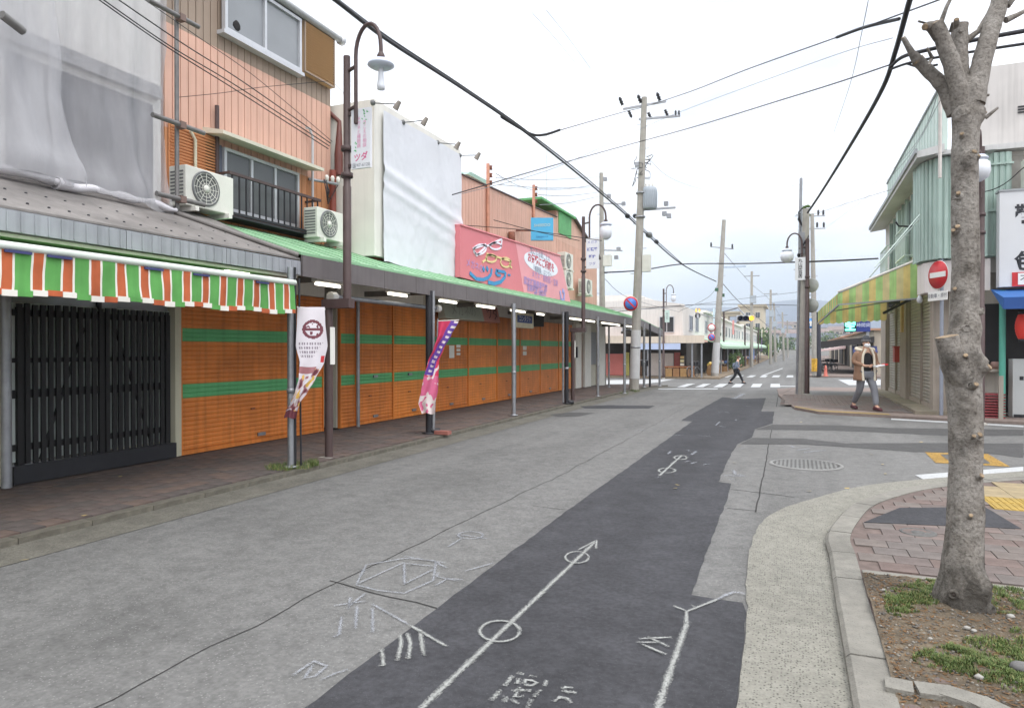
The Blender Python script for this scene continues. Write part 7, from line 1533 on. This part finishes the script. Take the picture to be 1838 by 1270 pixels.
for k, (y, l) in enumerate(((88, 'near blue'), (91, 'white'), (95, 'far blue'))): tag(MB().box(-5.4, -5.2, y, y + 1.3, zg(y) + .6, zg(y) + 1.9).build('hanging_cloth', M('cloth_%d' % (k % 2), ((72, 124, 190), (222, 214, 214))[k % 2], .8, .2, 2)), l + ' cloth hung under the end of the far green canopy', 'cloth', 'cloths under the far canopy')
def foliage(name, label, c, rx, ry, rz, n, size, mats, trunk=None, seed=1, group=None):
    t = T(name, label, 'tree' if trunk else 'plant', (c[0], c[1], c[2] - (trunk or rz)), group); rnd = random.Random(seed); mbs = [MB() for _ in mats]; c = Vector(c)
    for i in range(n):
        d = Vector((rnd.gauss(0, 1), rnd.gauss(0, 1), rnd.gauss(0, 1))).normalized(); r = rnd.random() ** .4; p = c + Vector((d.x * rx * r, d.y * ry * r, d.z * rz * r)) * (1 + .35 * noise.noise(d * 2 + Vector((seed, 0, 0))))
        a = Vector((rnd.gauss(0, 1), rnd.gauss(0, 1), rnd.gauss(0, 1))).normalized(); b_ = a.orthogonal().normalized(); s_ = size * rnd.uniform(.6, 1.3)
        mbs[rnd.randrange(len(mats))].add([p - a * s_, p + b_ * s_ * .5, p + a * s_, p - b_ * s_ * .5], [(0, 1, 2, 3)])
    for m, mm in zip(mbs, mats): m.build('crown' if trunk else 'foliage', mm, t)
    if trunk: MB().tube([(c.x, c.y, c.z - trunk), (c.x + .1, c.y, c.z - rz * .3), (c.x, c.y, c.z + rz * .4)], [.18, .12, .04], 8).build('trunk', m_darkbark, t)
m_ever = [M('leaf_dark', (64, 88, 50), .7, .2, 3, k=.8), M('leaf_mid', (92, 112, 62), .7, .2, 3, k=.8)]
for k, (y, s_, l) in enumerate(((62, .8, 'nearest leafy potted plant under the far green canopy'), (66, 1.0, 'bushy potted plant behind the crossing pedestrian'), (69, .9, 'third leafy potted plant under the far green canopy'), (73, .6, 'small potted plant under the far green canopy'))): foliage('potted_plant', l, (-5.2, y, zg(y) + .1 + s_), .5 * s_, .7 * s_, .9 * s_, 260, .12, m_ever, None, k + 3, 'potted plants under the far canopy')
foliage('evergreen_tree', 'dark evergreen tree at the end of the far white row', (-7.5, 146, 3.4), 3, 4, 2.6, 900, .35, m_ever, 3.4, 21)
foliage('evergreen_tree', 'lower dark green tree beside the distant utility poles', (-5.5, 165, 2.2), 2, 4, 2.2, 600, .35, m_ever, 2.2, 33)
tag(MB().box(-4.55, -4.5, 128, 129.6, .0, 2.4).build('nobori_flag', M('lime_flag', (190, 226, 110), .7, .1, 2)), 'lime green banner standing at the roadside in the distance', 'flag')
tag(MB().box(-5.0, -4.95, 112, 112.8, 1.2, 3.2).build('hanging_banner', M('violet_banner', (140, 110, 160), .7)), 'violet banner on a distant utility pole', 'banner'); tag(MB().box(-5.0, -4.95, 112, 112.8, 3.3, 4.6).build('hanging_banner', m_white_w), 'white board above the violet banner on a distant pole', 'board')
tag(MB().box(-6.3, -6.2, 76, 77.2, 3.1, 4.6).build('hanging_sign', M('red_white_sign', (222, 150, 146), .6)), 'red and white sign hanging above the far green canopy', 'sign')
tag(MB().box(-6.6, -6.5, 60.5, 61.8, 3.6, 5.0).build('hanging_sign', M('pale_cyan_sign', (206, 224, 232), .6)), 'pale blue sign hanging on the far white row', 'sign')
# beige apartment block
b = T('apartment_block', 'beige concrete apartment block rising behind the far white row', 'building', (-20, 207, 0)); m_bei = M('beige_concrete', (214, 203, 180), .8, .05, .5, k=.85, streak=.1); YP = 200
MB().box(-33, -14.4, YP, 214, 0, 11.7).build('wing', m_bei, b); MB().box(-14.4, -8.4, YP - 1.5, 214, 0, 13.3).build('stair_tower', m_bei, b); MB().box(-15.0, -7.6, YP - 2.1, 214.5, 13.3, 13.8).build('tower_roof', m_bei, b); MB().box(-33.3, -14.45, YP - .6, 214.5, 11.7, 12.1).build('wing_roof', m_bei, b)
for r_ in range(3):
    for k in range(5):
        x = -32.3 + k * 3.65; z = 2.6 + r_ * 3.1; MB().box(x, x + 2.9, YP - .02, YP - .0, z, z + 2.0).build('balcony_recess', M('recess_dark', (134, 124, 108), .8), b); facing_win(YP - .04, x + .5, x + 2.2, z + .1, z + 1.8, b, M('pale_glass', (176, 188, 206), .2, .2, .5)); MB().box(x - .1, x + 3.0, YP - .9, YP - .1, z - .95, z - .15).build('balcony', m_bei, b)
for r_ in range(3):
    for k in range(2): facing_win(YP - 1.5, -12.9 + k * 2.5, -11.6 + k * 2.3, 4.2 + r_ * 3.0, 5.6 + r_ * 3.0, b)
# hillside houses beyond
hc = [(214, 208, 200), (200, 186, 172), (226, 222, 216), (190, 196, 200), (206, 200, 196), (216, 212, 190)]; rc = [(120, 116, 116), (128, 112, 106), (104, 108, 118)]
for k, (px, py, Y, w_, h) in enumerate(((1385, 612, 300, 9, 6), (1392, 600, 360, 12, 8), (1400, 590, 460, 14, 9), (1410, 612, 320, 9, 6), (1418, 598, 420, 13, 9), (1426, 606, 360, 10, 7), (1432, 590, 520, 18, 12), (1408, 582, 600, 22, 12), (1385, 585, 560, 18, 11), (1424, 578, 700, 30, 16), (1470, 596, 420, 14, 10), (1486, 588, 460, 18, 12), (1500, 600, 380, 14, 9), (1512, 592, 430, 16, 14), (1480, 606, 330, 10, 7), (1378, 600, 260, 7, 5), (1440, 600, 430, 12, 8), (1452, 604, 400, 11, 8))):
    p = onY(px, py, Y); zb = p.z - h * .75; gz = .09 + (Y - 220) * .016; b = T('hillside_house', 'pale house on the distant slope, ' + ('far left of the road end', 'left of the road end, behind a pole', 'above the road end, mid slope', 'just left of the road end', 'at the road end, mid slope', 'right above the road end', 'upper slope, wide block', 'upper slope left, wide block', 'upper slope far left', 'topmost wide block at the mountain foot', 'right of the right hand pole', 'under the striped awning, upper', 'under the striped awning, lower', 'tall block under the parking sign', 'low, right of the right hand pole', 'lowest, left by the evergreen tree', 'behind the right hand pole, left', 'behind the right hand pole, right')[k], 'house', (p.x, Y, gz), 'houses on the distant slope')
    c_ = hc[k % 6]; MB().box(p.x - w_ / 2, p.x + w_ / 2, Y, Y + 8, gz - 1, p.z).build('wall', M('house_%d' % (k % 6), c_, .8, .06, .4, k=.85), b)
    if k % 3: MB().add([(p.x - w_ / 2 - .5, Y - .5, p.z), (p.x + w_ / 2 + .5, Y - .5, p.z), (p.x + w_ / 2 + .5, Y + 8.5, p.z), (p.x - w_ / 2 - .5, Y + 8.5, p.z), (p.x - w_ / 2 + 1, Y + 4, p.z + 2.2), (p.x + w_ / 2 - 1, Y + 4, p.z + 2.2)], [(0, 1, 5, 4), (2, 3, 4, 5), (1, 2, 5), (3, 0, 4), (3, 2, 1, 0)]).build('roof', M('roofing_%d' % (k % 3), rc[k % 3], .7), b)
    else: MB().box(p.x - w_ / 2 - .4, p.x + w_ / 2 + .4, Y - .4, Y + 8.4, p.z, p.z + .5).build('roof', M('roofing_%d' % (k % 3), rc[k % 3], .7), b)
    for i in range(max(2, int(w_ / 3.5))):
        for j in range(2 if h < 9 else 3): x = p.x - w_ / 2 + 1 + i * (w_ - 1.5) / max(2, int(w_ / 3.5)); MB().box(x, x + 1.5, Y - .08, Y, p.z - 2.4 - j * 2.9, p.z - 1.0 - j * 2.9).build('window', m_glassd, b)
for k, (px, py, Y, s_) in enumerate(((1378, 622, 240, 4), (1396, 618, 280, 4), (1413, 622, 300, 4), (1424, 617, 340, 4), (1402, 603, 380, 5), (1446, 612, 330, 5), (1476, 615, 300, 4), (1492, 610, 330, 5))):
    p = onY(px, py, Y); foliage('slope_tree', ('leftmost', 'second', 'third', 'fourth', 'upper left', 'middle', 'right', 'rightmost')[k] + ' dark tree among the distant slope houses', (p.x, Y, p.z), s_, s_, s_ * .8, 220, .7, m_ever, p.z - (.09 + (Y - 220) * .016), 50 + k, 'trees on the distant slope')
# low wall beside the rising road
tag(MB().hexa([(-4.4, 150, -.2), (-4.1, 150, -.2), (-4.1, 214, .1), (-4.4, 214, .1)], [(-4.4, 150, .3), (-4.1, 150, .3), (-4.1, 214, 1.6), (-4.4, 214, 1.6)]).build('retaining_wall', m_conc, fix=True), 'grey retaining wall beside the rising road in the distance', 'wall')
# ---- far right side beyond the crossing
m_dkaw = M('dark_awning', (54, 52, 52), .8, .1, 2)
t = T('dark_awning', 'dark sloping awning over the far right pavement', 'awning', (3.6, 58, 2)); p0, p1 = onY(1473, 613, 56), onY(1556, 603, 56); z0 = onY(1473, 625, 56).z
MB().hexa([(1.3, 56, 1.55), (5.2, 56, 2.0), (5.2, 70, 2.0), (1.3, 70, 1.55)], [(1.3, 56, 2.05), (5.2, 56, 2.45), (5.2, 70, 2.45), (1.3, 70, 2.05)]).build('cover', m_dkaw, t, fix=True)
for x, y in ((1.5, 56.3), (1.5, 69), (4.4, 56.3)): MB().tube([(x, y, zg(y)), (x, y, 1.6)], .06, 8).build('post', m_steel, t)
b = T('far_right_shops', 'row of small shops beyond the crossing on the right', 'building', (7, 75, 0)); MB().box(5.2, 14, 56.5, 130, zg(60), 2.9).build('wall', M('far_shop_wall', (176, 166, 150), .8, .1, 1), b); MB().box(4.9, 14, 56.2, 131, 2.9, 3.05).build('roof', M('terracotta', (176, 138, 114), .8, .1, 1), b)
for k in range(6): MB().box(5.12, 5.2, 59 + k * 11, 66 + k * 11, zg(60) + .1, 2.0).build('shop_opening', m_soff, b)
MB().box(4.55, 4.95, 56.6, 57.0, zg(57), 2.1).build('pillar', M('pillar_lilac', (206, 202, 212), .7), b)
tag(MB().hexa([(3.8, 55.7, 1.25), (5.4, 55.7, 1.25), (5.4, 56.4, 1.5), (3.8, 56.4, 1.5)], [(3.8, 55.7, 1.3), (5.4, 55.7, 1.3), (5.4, 56.4, 1.75), (3.8, 56.4, 1.75)]).build('small_awning', M('navy_awning', (52, 60, 104), .7), fix=True), 'small navy awning behind the walking man', 'awning')
tag(MB().hexa([(1.7, 84, 1.2), (5.0, 84, 1.6), (5.0, 92, 1.6), (1.7, 92, 1.2)], [(1.7, 84, 1.35), (5.0, 84, 1.9), (5.0, 92, 1.9), (1.7, 92, 1.35)]).build('small_awning', M('pink_white_awning', (222, 196, 194), .7, .1, 2), fix=True), 'pink and white awning far down the right pavement', 'awning')
p0, p1 = onY(1515, 577, 45), onY(1562, 595, 45); xm = p0.x + (p1.x - p0.x) * .47
t = T('parking_sign', 'lit cyan and blue parking sign under the striped awning', 'sign', (p0.x, 45, zg(45))); MB().box(p0.x, xm, 45, 45.2, p1.z, p0.z).build('led_panel', M('led_black', (24, 40, 44), .4), t); MB().box(xm + .01, p1.x, 45, 45.2, p1.z, p0.z).build('blue_panel', M('parking_blue', (44, 58, 122), .5), t)
text('lettering', '空', (p0.z - p1.z) * .95, M('led_cyan', (110, 255, 225), .5, 0, emit=1.8), ((p0.x + xm) / 2, 44.99, (p0.z + p1.z) / 2), (1, 0, 0), (0, 0, 1), t, bold=.03); text('lettering', '時間貸', (p0.z - p1.z) * .40, M('letter_white', (210, 216, 236), .5, 0), ((xm + p1.x) / 2, 44.99, p1.z + (p0.z - p1.z) * .62), (1, 0, 0), (0, 0, 1), t)
MB().box(p1.x - .2, p1.x - .05, 45.05, 45.15, zg(45), p0.z).build('post', m_steel, t)
tag(MB().lathe((onG(1464, 668).x + .35, 51.2, zg(51) + .1), [(.18, 0), (.18, .04), (.12, .05), (.09, .5), (.04, .75), (0, .75)], 14).build('traffic_cone', M('cone_red', (182, 98, 84), .6)), 'red traffic cone at the foot of the far right corner pole', 'cone')
# bicycles
def bicycle(p, rot, label):
    t = T('bicycle', label, 'bicycle', (0, 0, 0), 'parked bicycles'); mk = M('bike_frame', (70, 74, 78), .4)
    for x in (-.53, .53):
        w_ = MB().tube([(x + .31 * math.cos(6.2832 * a / 24), 0, .33 + .31 * math.sin(6.2832 * a / 24)) for a in range(25)], .02, 6, False).build('wheel', m_black, t); sp2 = MB()
        for a in range(8): MB().tube([(x, 0, .33), (x + .3 * math.cos(.785 * a), 0, .33 + .3 * math.sin(.785 * a))], .004, 4).build('spoke', m_steel, w_)
    MB().tube([(-.53, 0, .33), (-.15, 0, .33), (.4, 0, .78), (.53, 0, .33)], .018, 8).build('frame', mk, t); MB().tube([(-.15, 0, .33), (-.28, 0, .85)], .018, 8).tube([(-.28, 0, .72), (-.53, 0, .33)], .014, 8).build('seat_stay', mk, t)
    MB().box(-.42, -.16, -.07, .07, .85, .92).build('saddle', m_black, t); MB().tube([(.4, 0, .78), (.37, 0, 1.02), (.25, .25, 1.05)], .014, 6).tube([(.37, 0, 1.02), (.25, -.25, 1.05)], .014, 6).build('handlebar', m_steel, t); MB().box(.45, .75, -.15, .15, .78, 1.0).build('basket', m_black, t)
    for q in (-.55, .55): MB().tube([(q + .36 * math.cos(a * .35 + .4), 0, .33 + .36 * math.sin(a * .35 + .4)) for a in range(7)], .02, 5).build('mudguard', m_steel, t)
    t.location = p; t.rotation_euler = (0, 0, rot)
p = onG(1152, 693, .08); bicycle((p.x, p.y + .5, p.z), R(100), 'dark bicycle parked behind the big utility pole')
for k, (x, y) in enumerate(((2.1, 60), (2.5, 61.5), (2.2, 63), (2.7, 64.5))): bicycle((x, y, zg(y) + .1), R(20 + 25 * k), ('nearest', 'second', 'third', 'farthest') [k] + ' bicycle parked under the far dark awning')
bicycle((-6.3, 47.6 - 1.4, zg(46) + .1), R(70), 'bicycle parked at the far corner shop posts')
# ---- mountain and haze
mt_ = MB(); NXm, NYm = 90, 14; vs = []
for j in range(NYm + 1):
    for i in range(NXm + 1):
        x = -2600 + 5600 * i / NXm; y = 2500 + j * 130; q = j / NYm; px = 919 + 1230 * (x * CT + y * ST) / max(1, -x * ST + y * CT)
        ridge = 150 + 70 * math.exp(-((x + 130) / 260) ** 2) + 60 * math.exp(-((x + 900) / 420) ** 2) + 55 * math.exp(-((x - 700) / 500) ** 2) + 60 * noise.noise((x * .0021, .3, 0)) + 26 * noise.noise((x * .006, 1.3, 0))
        vs.append((x, y, 36 + ridge * (math.sin(math.pi * min(1, q * 1.15) * .5) ** 1.2) + 30 * noise.noise((x * .004, y * .004, 2)) * (1 - q) + 14 * noise.noise((x * .012, y * .012, 5))))
mt_.add(vs, [(j * (NXm + 1) + i, j * (NXm + 1) + i + 1, (j + 1) * (NXm + 1) + i + 1, (j + 1) * (NXm + 1) + i) for j in range(NYm) for i in range(NXm)], True)
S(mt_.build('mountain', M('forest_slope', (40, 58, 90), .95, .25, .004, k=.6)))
hz = MB().box(-3200, 3200, -80, 5400, -2, 420).build('haze', None); hz['kind'] = 'stuff'; hz['label'] = 'pale bluish haze in the air over the whole street'; hz['category'] = 'haze'
mh_ = bpy.data.materials.new('haze'); mh_.use_nodes = True; t_ = mh_.node_tree; t_.nodes.remove(t_.nodes['Principled BSDF']); pv_ = t_.nodes.new('ShaderNodeVolumePrincipled'); pv_.inputs['Density'].default_value = 0.00038; pv_.inputs['Color'].default_value = (.79, .89, 1.0, 1); pv_.inputs['Anisotropy'].default_value = 0.0
t_.links.new(pv_.outputs[0], t_.nodes['Material Output'].inputs['Volume']); mh_.cycles.homogeneous_volume = True; hz.data.materials.append(mh_)
# ================================================================ PEOPLE
def skin(name, nodes, edges, mat, parent, sub=2, root=0):
    """continuous limb surface: joints joined by edges, a radius at each joint"""
    me = bpy.data.meshes.new(name); me.from_pydata([n[0] for n in nodes], edges, []); o = bpy.data.objects.new(name, me); col.objects.link(o); o.parent = parent
    md = o.modifiers.new('skin', 'SKIN'); md.use_smooth_shade = True
    sv = me.skin_vertices[0].data if me.skin_vertices else None
    if sv is None:
        bm = bmesh.new(); bm.from_mesh(me); bm.verts.layers.skin.verify(); bm.to_mesh(me); bm.free(); sv = me.skin_vertices[0].data
    for i, n in enumerate(nodes):
        r = n[1]; sv[i].radius = r if isinstance(r, tuple) else (r, r); sv[i].use_root = (i == root)
    o.modifiers.new('sub', 'SUBSURF').levels = sub; o.modifiers['sub'].render_levels = sub; me.materials.append(mat); return o
def figure(p, head_dir, label, H, J, mats, extras):
    """J: joints (side, forward, up) in a 1.7 m figure facing -y locally"""
    t = T('person', label, 'person', (0, 0, 0)); s = H / 1.7
    def v(k): x, y, z = J[k]; return (x * s, y * s, z * s)
    m_skin, m_top, m_trou, m_shoe, m_hair = mats
    nodes = []; edges = []; idx = {}
    def add(k, r, par=None):
        idx[k] = len(nodes); nodes.append((v(k), tuple(q * s for q in r) if isinstance(r, tuple) else r * s))
        if par: edges.append((idx[par], idx[k]))
    add('pelvis', (.15, .11)); add('belly', (.14, .10), 'pelvis'); add('chest', (.16, .11), 'belly'); add('neck', .055, 'chest'); add('skull', (.075, .085), 'neck'); add('crown', (.07, .08), 'skull')
    for sd in 'lr':
        add('sh' + sd, .06, 'chest'); add('el' + sd, .045, 'sh' + sd); add('wr' + sd, .03, 'el' + sd); add('ha' + sd, (.035, .02), 'wr' + sd)
        add('hip' + sd, .085, 'pelvis'); add('kn' + sd, .06, 'hip' + sd); add('an' + sd, .04, 'kn' + sd); add('to' + sd, .035, 'an' + sd)
    body = skin('body', nodes, edges, m_skin, t)
    # trousers
    nodes2 = [(v('pelvis'), (.175 * s, .135 * s))]; ed2 = []
    for sd in 'lr':
        for k, r in (('hip', .112), ('kn', .082), ('an', .066)):
            nodes2.append((v(k + sd), r * s)); ed2.append((0 if k == 'hip' else len(nodes2) - 2, len(nodes2) - 1))
    skin('trousers', nodes2, ed2, m_trou, t)
    for sd in 'lr':
        a, b_ = Vector(v('an' + sd)), Vector(v('to' + sd)); d = (b_ - a); d.z = 0; d = d.normalized() if d.length else Vector((0, -1, 0))
        h_ = Vector((a.x, a.y, min(a.z - .03 * s, b_.z + .02))); mb = MB(); prof = [(-.09, .035, .03), (-.06, .045, .055), (0, .048, .06), (.07, .05, .045), (.14, .048, .035), (.18, .03, .02)]
        e_ = Vector((-d.y, d.x, 0)); vs = []; z0 = b_.z - .035 * s
        for f_, w_, hh in prof:
            c_ = Vector((a.x, a.y, z0)) + d * f_ * s * 1.05
            for ang in range(10): q = 6.2832 * ang / 10; vs.append(c_ + e_ * w_ * s * math.cos(q) + Vector((0, 0, hh * s * (1 + math.sin(q)))))
        mb.add(vs, [(i * 10 + j, i * 10 + (j + 1) % 10, (i + 1) * 10 + (j + 1) % 10, (i + 1) * 10 + j) for i in range(5) for j in range(10)], True); mb.add(vs[:10], [tuple(range(9, -1, -1))]); mb.add(vs[-10:], [tuple(range(10))])
        mb.build('shoe', m_shoe, t)
    # hands: palm is the body's hand joint, five fingers each
    for sd in 'lr':
        w_, h_ = Vector(v('wr' + sd)), Vector(v('ha' + sd)); d = (h_ - w_).normalized(); u = d.orthogonal().normalized(); e_ = d.cross(u); fm = MB()
        for k in range(4): o_ = h_ + u * (k - 1.5) * .018 * s; L = (.07, .08, .075, .06)[k] * s; fm.tube([o_, o_ + d * L * .5 + e_ * .006, o_ + d * L * .85 + e_ * L * .35], [.009 * s, .008 * s, .006 * s], 6)
        o_ = h_ - d * .02 * s - u * .03 * s; fm.tube([o_, o_ - u * .025 * s + d * .03 * s, o_ - u * .02 * s + d * .06 * s], [.010 * s, .009 * s, .007 * s], 6); fm.build('fingers', m_skin, body)
    extras(t, s, v, mats, body)
    t.location = p; t.rotation_euler = (0, 0, head_dir); return t
m_sk = M('skin', (206, 164, 140), .6, .04, 6, k=.85); m_wm = M('mask_white', (236, 238, 240), .7, 0, k=.9)
def head(t, s, c, m_sk, body):   # nose, ears, eyes on a face looking along -y
    c = Vector(c); MB().blob(c + Vector((0, 0, .0)), .072 * s, .088 * s, .108 * s, 1, .02, 18, 14).build('face', m_sk, body)
    MB().blob(c + Vector((0, -.09 * s, -.005 * s)), .014 * s, .02 * s, .025 * s, 2, 0, 8, 6).build('nose', m_sk, body)
    for q in (-1, 1):
        MB().blob(c + Vector((q * .074 * s, .0, -.005 * s)), .012 * s, .02 * s, .03 * s, 2, 0, 8, 6).build('ear', m_sk, body); MB().blob(c + Vector((q * .03 * s, -.079 * s, .02 * s)), .012 * s, .008 * s, .008 * s, 3, 0, 8, 6).build('eye', m_darkin, body)
    MB().box(c.x - .02 * s, c.x + .02 * s, c.y - .088 * s, c.y - .07 * s, c.z - .055 * s, c.z - .048 * s).build('mouth', M('lips', (160, 96, 90), .6), body)
# ---- man walking towards the camera
Jm = dict(pelvis=(0, 0, .92), belly=(0, -.01, 1.06), chest=(0, -.02, 1.28), neck=(0, -.03, 1.46), skull=(0, -.04, 1.56), crown=(0, -.035, 1.63),
          shl=(.17, -.02, 1.39), ell=(.25, .02, 1.12), wrl=(.22, -.20, 1.04), hal=(.20, -.27, 1.04), shr=(-.17, -.02, 1.39), elr=(-.27, .03, 1.13), wrr=(-.10, -.21, 1.04), har=(-.03, -.26, 1.05),
          hipl=(.085, 0, .86), knl=(.11, -.20, .49), anl=(.10, -.30, .11), tol=(.11, -.43, .05), hipr=(-.085, 0, .86), knr=(-.10, .05, .47), anr=(-.11, .32, .15), tor=(-.12, .22, .05))
def man_extra(t, s, v, mats, body):
    m_coat = mats[1]; c = Vector((0, -.045, 1.575)) * s; head(t, s, c, m_sk, body)
    MB().blob(c + Vector((0, -.045 * s, -.05 * s)), .072 * s, .064 * s, .054 * s, 4, .02, 14, 10).build('face_mask', m_wm, t)
    prof = [(.096, -.005), (.1, .02), (.098, .05), (.085, .09), (.05, .125), (0, .14)]; hb = MB().lathe(c + Vector((0, .004, .045 * s)), [(r * s, h * s) for r, h in prof], 20); hb.build('beanie', M('beanie_check', (74, 76, 80), .9, .35, 30), t)
    MB().lathe(c + Vector((0, .004, .03 * s)), [(.094 * s, 0), (.103 * s, .006), (.103 * s, .045 * s), (.094 * s, .05 * s)], 20).build('beanie_cuff', M('beanie_cuff', (120, 118, 118), .9, .2, 30), t)
    skin('shirt', [(Vector((0, -.012, .84)) * s, (.17 * s, .125 * s)), (Vector((0, -.015, 1.1)) * s, (.16 * s, .12 * s)), (Vector((0, -.025, 1.3)) * s, (.165 * s, .125 * s)), (Vector((0, -.02, 1.42)) * s, (.08 * s, .07 * s))], [(0, 1), (1, 2), (2, 3)], M('black_shirt', (34, 32, 34), .9), t)
    # open coat: shell round the back and sides, slit in front
    vs = []; NA, NZ = 26, 16
    for k in range(NZ + 1):
        q = k / NZ; z = .70 + q * .74; rx = .245 - .03 * q if q < .8 else .221 - (q - .8) * .55; ry = .185 - .02 * q; gap = .55 + .12 * math.sin(q * 2.8)
        for j in range(NA + 1):
            a = -math.pi / 2 + gap + (2 * math.pi - 2 * gap) * j / NA; w_ = 1 + .03 * math.sin(a * 5 + q * 4) + .03 * noise.noise((a * 2, q * 5, 0)); vs.append(Vector((rx * math.cos(a) * w_, -.005 + ry * math.sin(a) * w_, z)) * s)
    f_ = [(k * (NA + 1) + j, k * (NA + 1) + j + 1, (k + 1) * (NA + 1) + j + 1, (k + 1) * (NA + 1) + j) for k in range(NZ) for j in range(NA)]
    o = MB().add(vs, f_, True).build('coat', m_coat, t); md = o.modifiers.new('thick', 'SOLIDIFY'); md.thickness = .03; md.offset = 0
    for j0 in (0, NA): MB().tube([vs[k * (NA + 1) + j0] for k in range(NZ + 1)], .028 * s, 8).build('fleece_edge', M('fleece', (226, 216, 196), .95, .08, 30, k=.85), t)
    MB().tube([Vector((.19 * math.cos(a), .02 + .15 * math.sin(a), 1.43 + .03 * math.sin(a))) * s for a in [-.9 + (math.pi + 1.8) * i / 14 for i in range(15)]], .042 * s, 8).build('hood', MATS['fleece'], t)
    for sd in 'lr':
        skin('sleeve', [(v('sh' + sd), .088 * s), (v('el' + sd), .076 * s), (tuple(Vector(v('el' + sd)).lerp(Vector(v('wr' + sd)), .85)), .058 * s)], [(0, 1), (1, 2)], m_coat, t)
pm = onG(1553, 736, .055); hgt = .1
man = figure((pm.x, pm.y, .058), R(24), 'man in brown hooded coat, beanie and white mask walking on the right pavement', 1.72, Jm, (m_sk, M('coat_brown', (150, 118, 96), .9, .1, 8, k=.85), M('grey_trousers', (128, 130, 136), .9, .08, 10, k=.8), M('maroon_shoe', (78, 40, 46), .6), None), man_extra)
cb, sb = math.cos(man.rotation_euler.z), math.sin(man.rotation_euler.z)
def ml(x, y, z): s = 1.72 / 1.7; return Vector((pm.x + (x * cb - y * sb) * s, pm.y + (x * sb + y * cb) * s, .058 + z * s))
t = T('leaflet_bundle', 'white and red leaflets held by the man in the brown coat', 'leaflets', ml(.19, -.32, 1.03)); a, c_ = ml(.05, -.31, 1.03), ml(.34, -.29, 1.085)
MB().bar(a, a.lerp(c_, .72), .14, .025).build('white_sheets', m_wm, t); MB().bar(a.lerp(c_, .725), c_, .13, .035).build('red_end', M('leaflet_red', (206, 56, 58), .6), t)
# ---- woman on the crossing, walking to the right
Jw = dict(pelvis=(0, 0, .90), belly=(0, -.03, 1.05), chest=(0, -.06, 1.26), neck=(0, -.09, 1.44), skull=(0, -.12, 1.54), crown=(0, -.115, 1.61),
          shl=(.16, -.06, 1.36), ell=(.21, -.02, 1.1), wrl=(.17, -.22, 1.08), hal=(.14, -.27, 1.12), shr=(-.16, -.06, 1.36), elr=(-.22, .03, 1.1), wrr=(-.2, -.12, .95), har=(-.19, -.17, .9),
          hipl=(.08, 0, .84), knl=(.09, -.22, .50), anl=(.09, -.38, .13), tol=(.09, -.50, .06), hipr=(-.08, 0, .84), knr=(-.09, .10, .46), anr=(-.09, .38, .16), tor=(-.09, .30, .05))
def wom_extra(t, s, v, mats, body):
    c = Vector((0, -.125, 1.555)) * s; head(t, s, c, m_sk, body); MB().blob(c + Vector((0, -.05 * s, -.045 * s)), .062 * s, .055 * s, .05 * s, 4, .02, 12, 8).build('face_mask', m_wm, t)
    MB().blob(c + Vector((0, .02 * s, .02 * s)), .088 * s, .1 * s, .105 * s, 6, .12, 16, 12).build('hair', mats[4], t)
    skin('coat', [(Vector((0, .01, .72)) * s, (.2 * s, .19 * s)), (Vector((0, -.01, .95)) * s, (.195 * s, .175 * s)), (Vector((0, -.05, 1.25)) * s, (.185 * s, .15 * s)), (Vector((0, -.075, 1.4)) * s, (.10 * s, .095 * s))], [(0, 1), (1, 2), (2, 3)], mats[1], t)
    for sd in 'lr': skin('sleeve', [(v('sh' + sd), .082 * s), (v('el' + sd), .07 * s), (tuple(Vector(v('el' + sd)).lerp(Vector(v('wr' + sd)), .9)), .05 * s)], [(0, 1), (1, 2)], mats[1], t)
    skin('backpack', [(Vector((0, .17, .98)) * s, (.13 * s, .09 * s)), (Vector((0, .13, 1.28)) * s, (.12 * s, .08 * s))], [(0, 1)], M('grey_bag', (110, 118, 130), .8), t)
pw_ = onG(1322, 689); dep = -pw_.x * ST + pw_.y * CT; HW = 49 / 1230 * dep
figure((pw_.x, pw_.y, zg(pw_.y) + .006), R(90) + .1, 'person in grey blue jacket and black trousers striding across the zebra crossing', HW * 1.04, Jw, (m_sk, M('jacket_blue_grey', (112, 122, 138), .9, .2, 14, k=.85), M('black_trousers', (34, 34, 38), .9), m_black, M('hair_brown', (84, 58, 46), .8, .2, 20)), wom_extra)
flush_text()
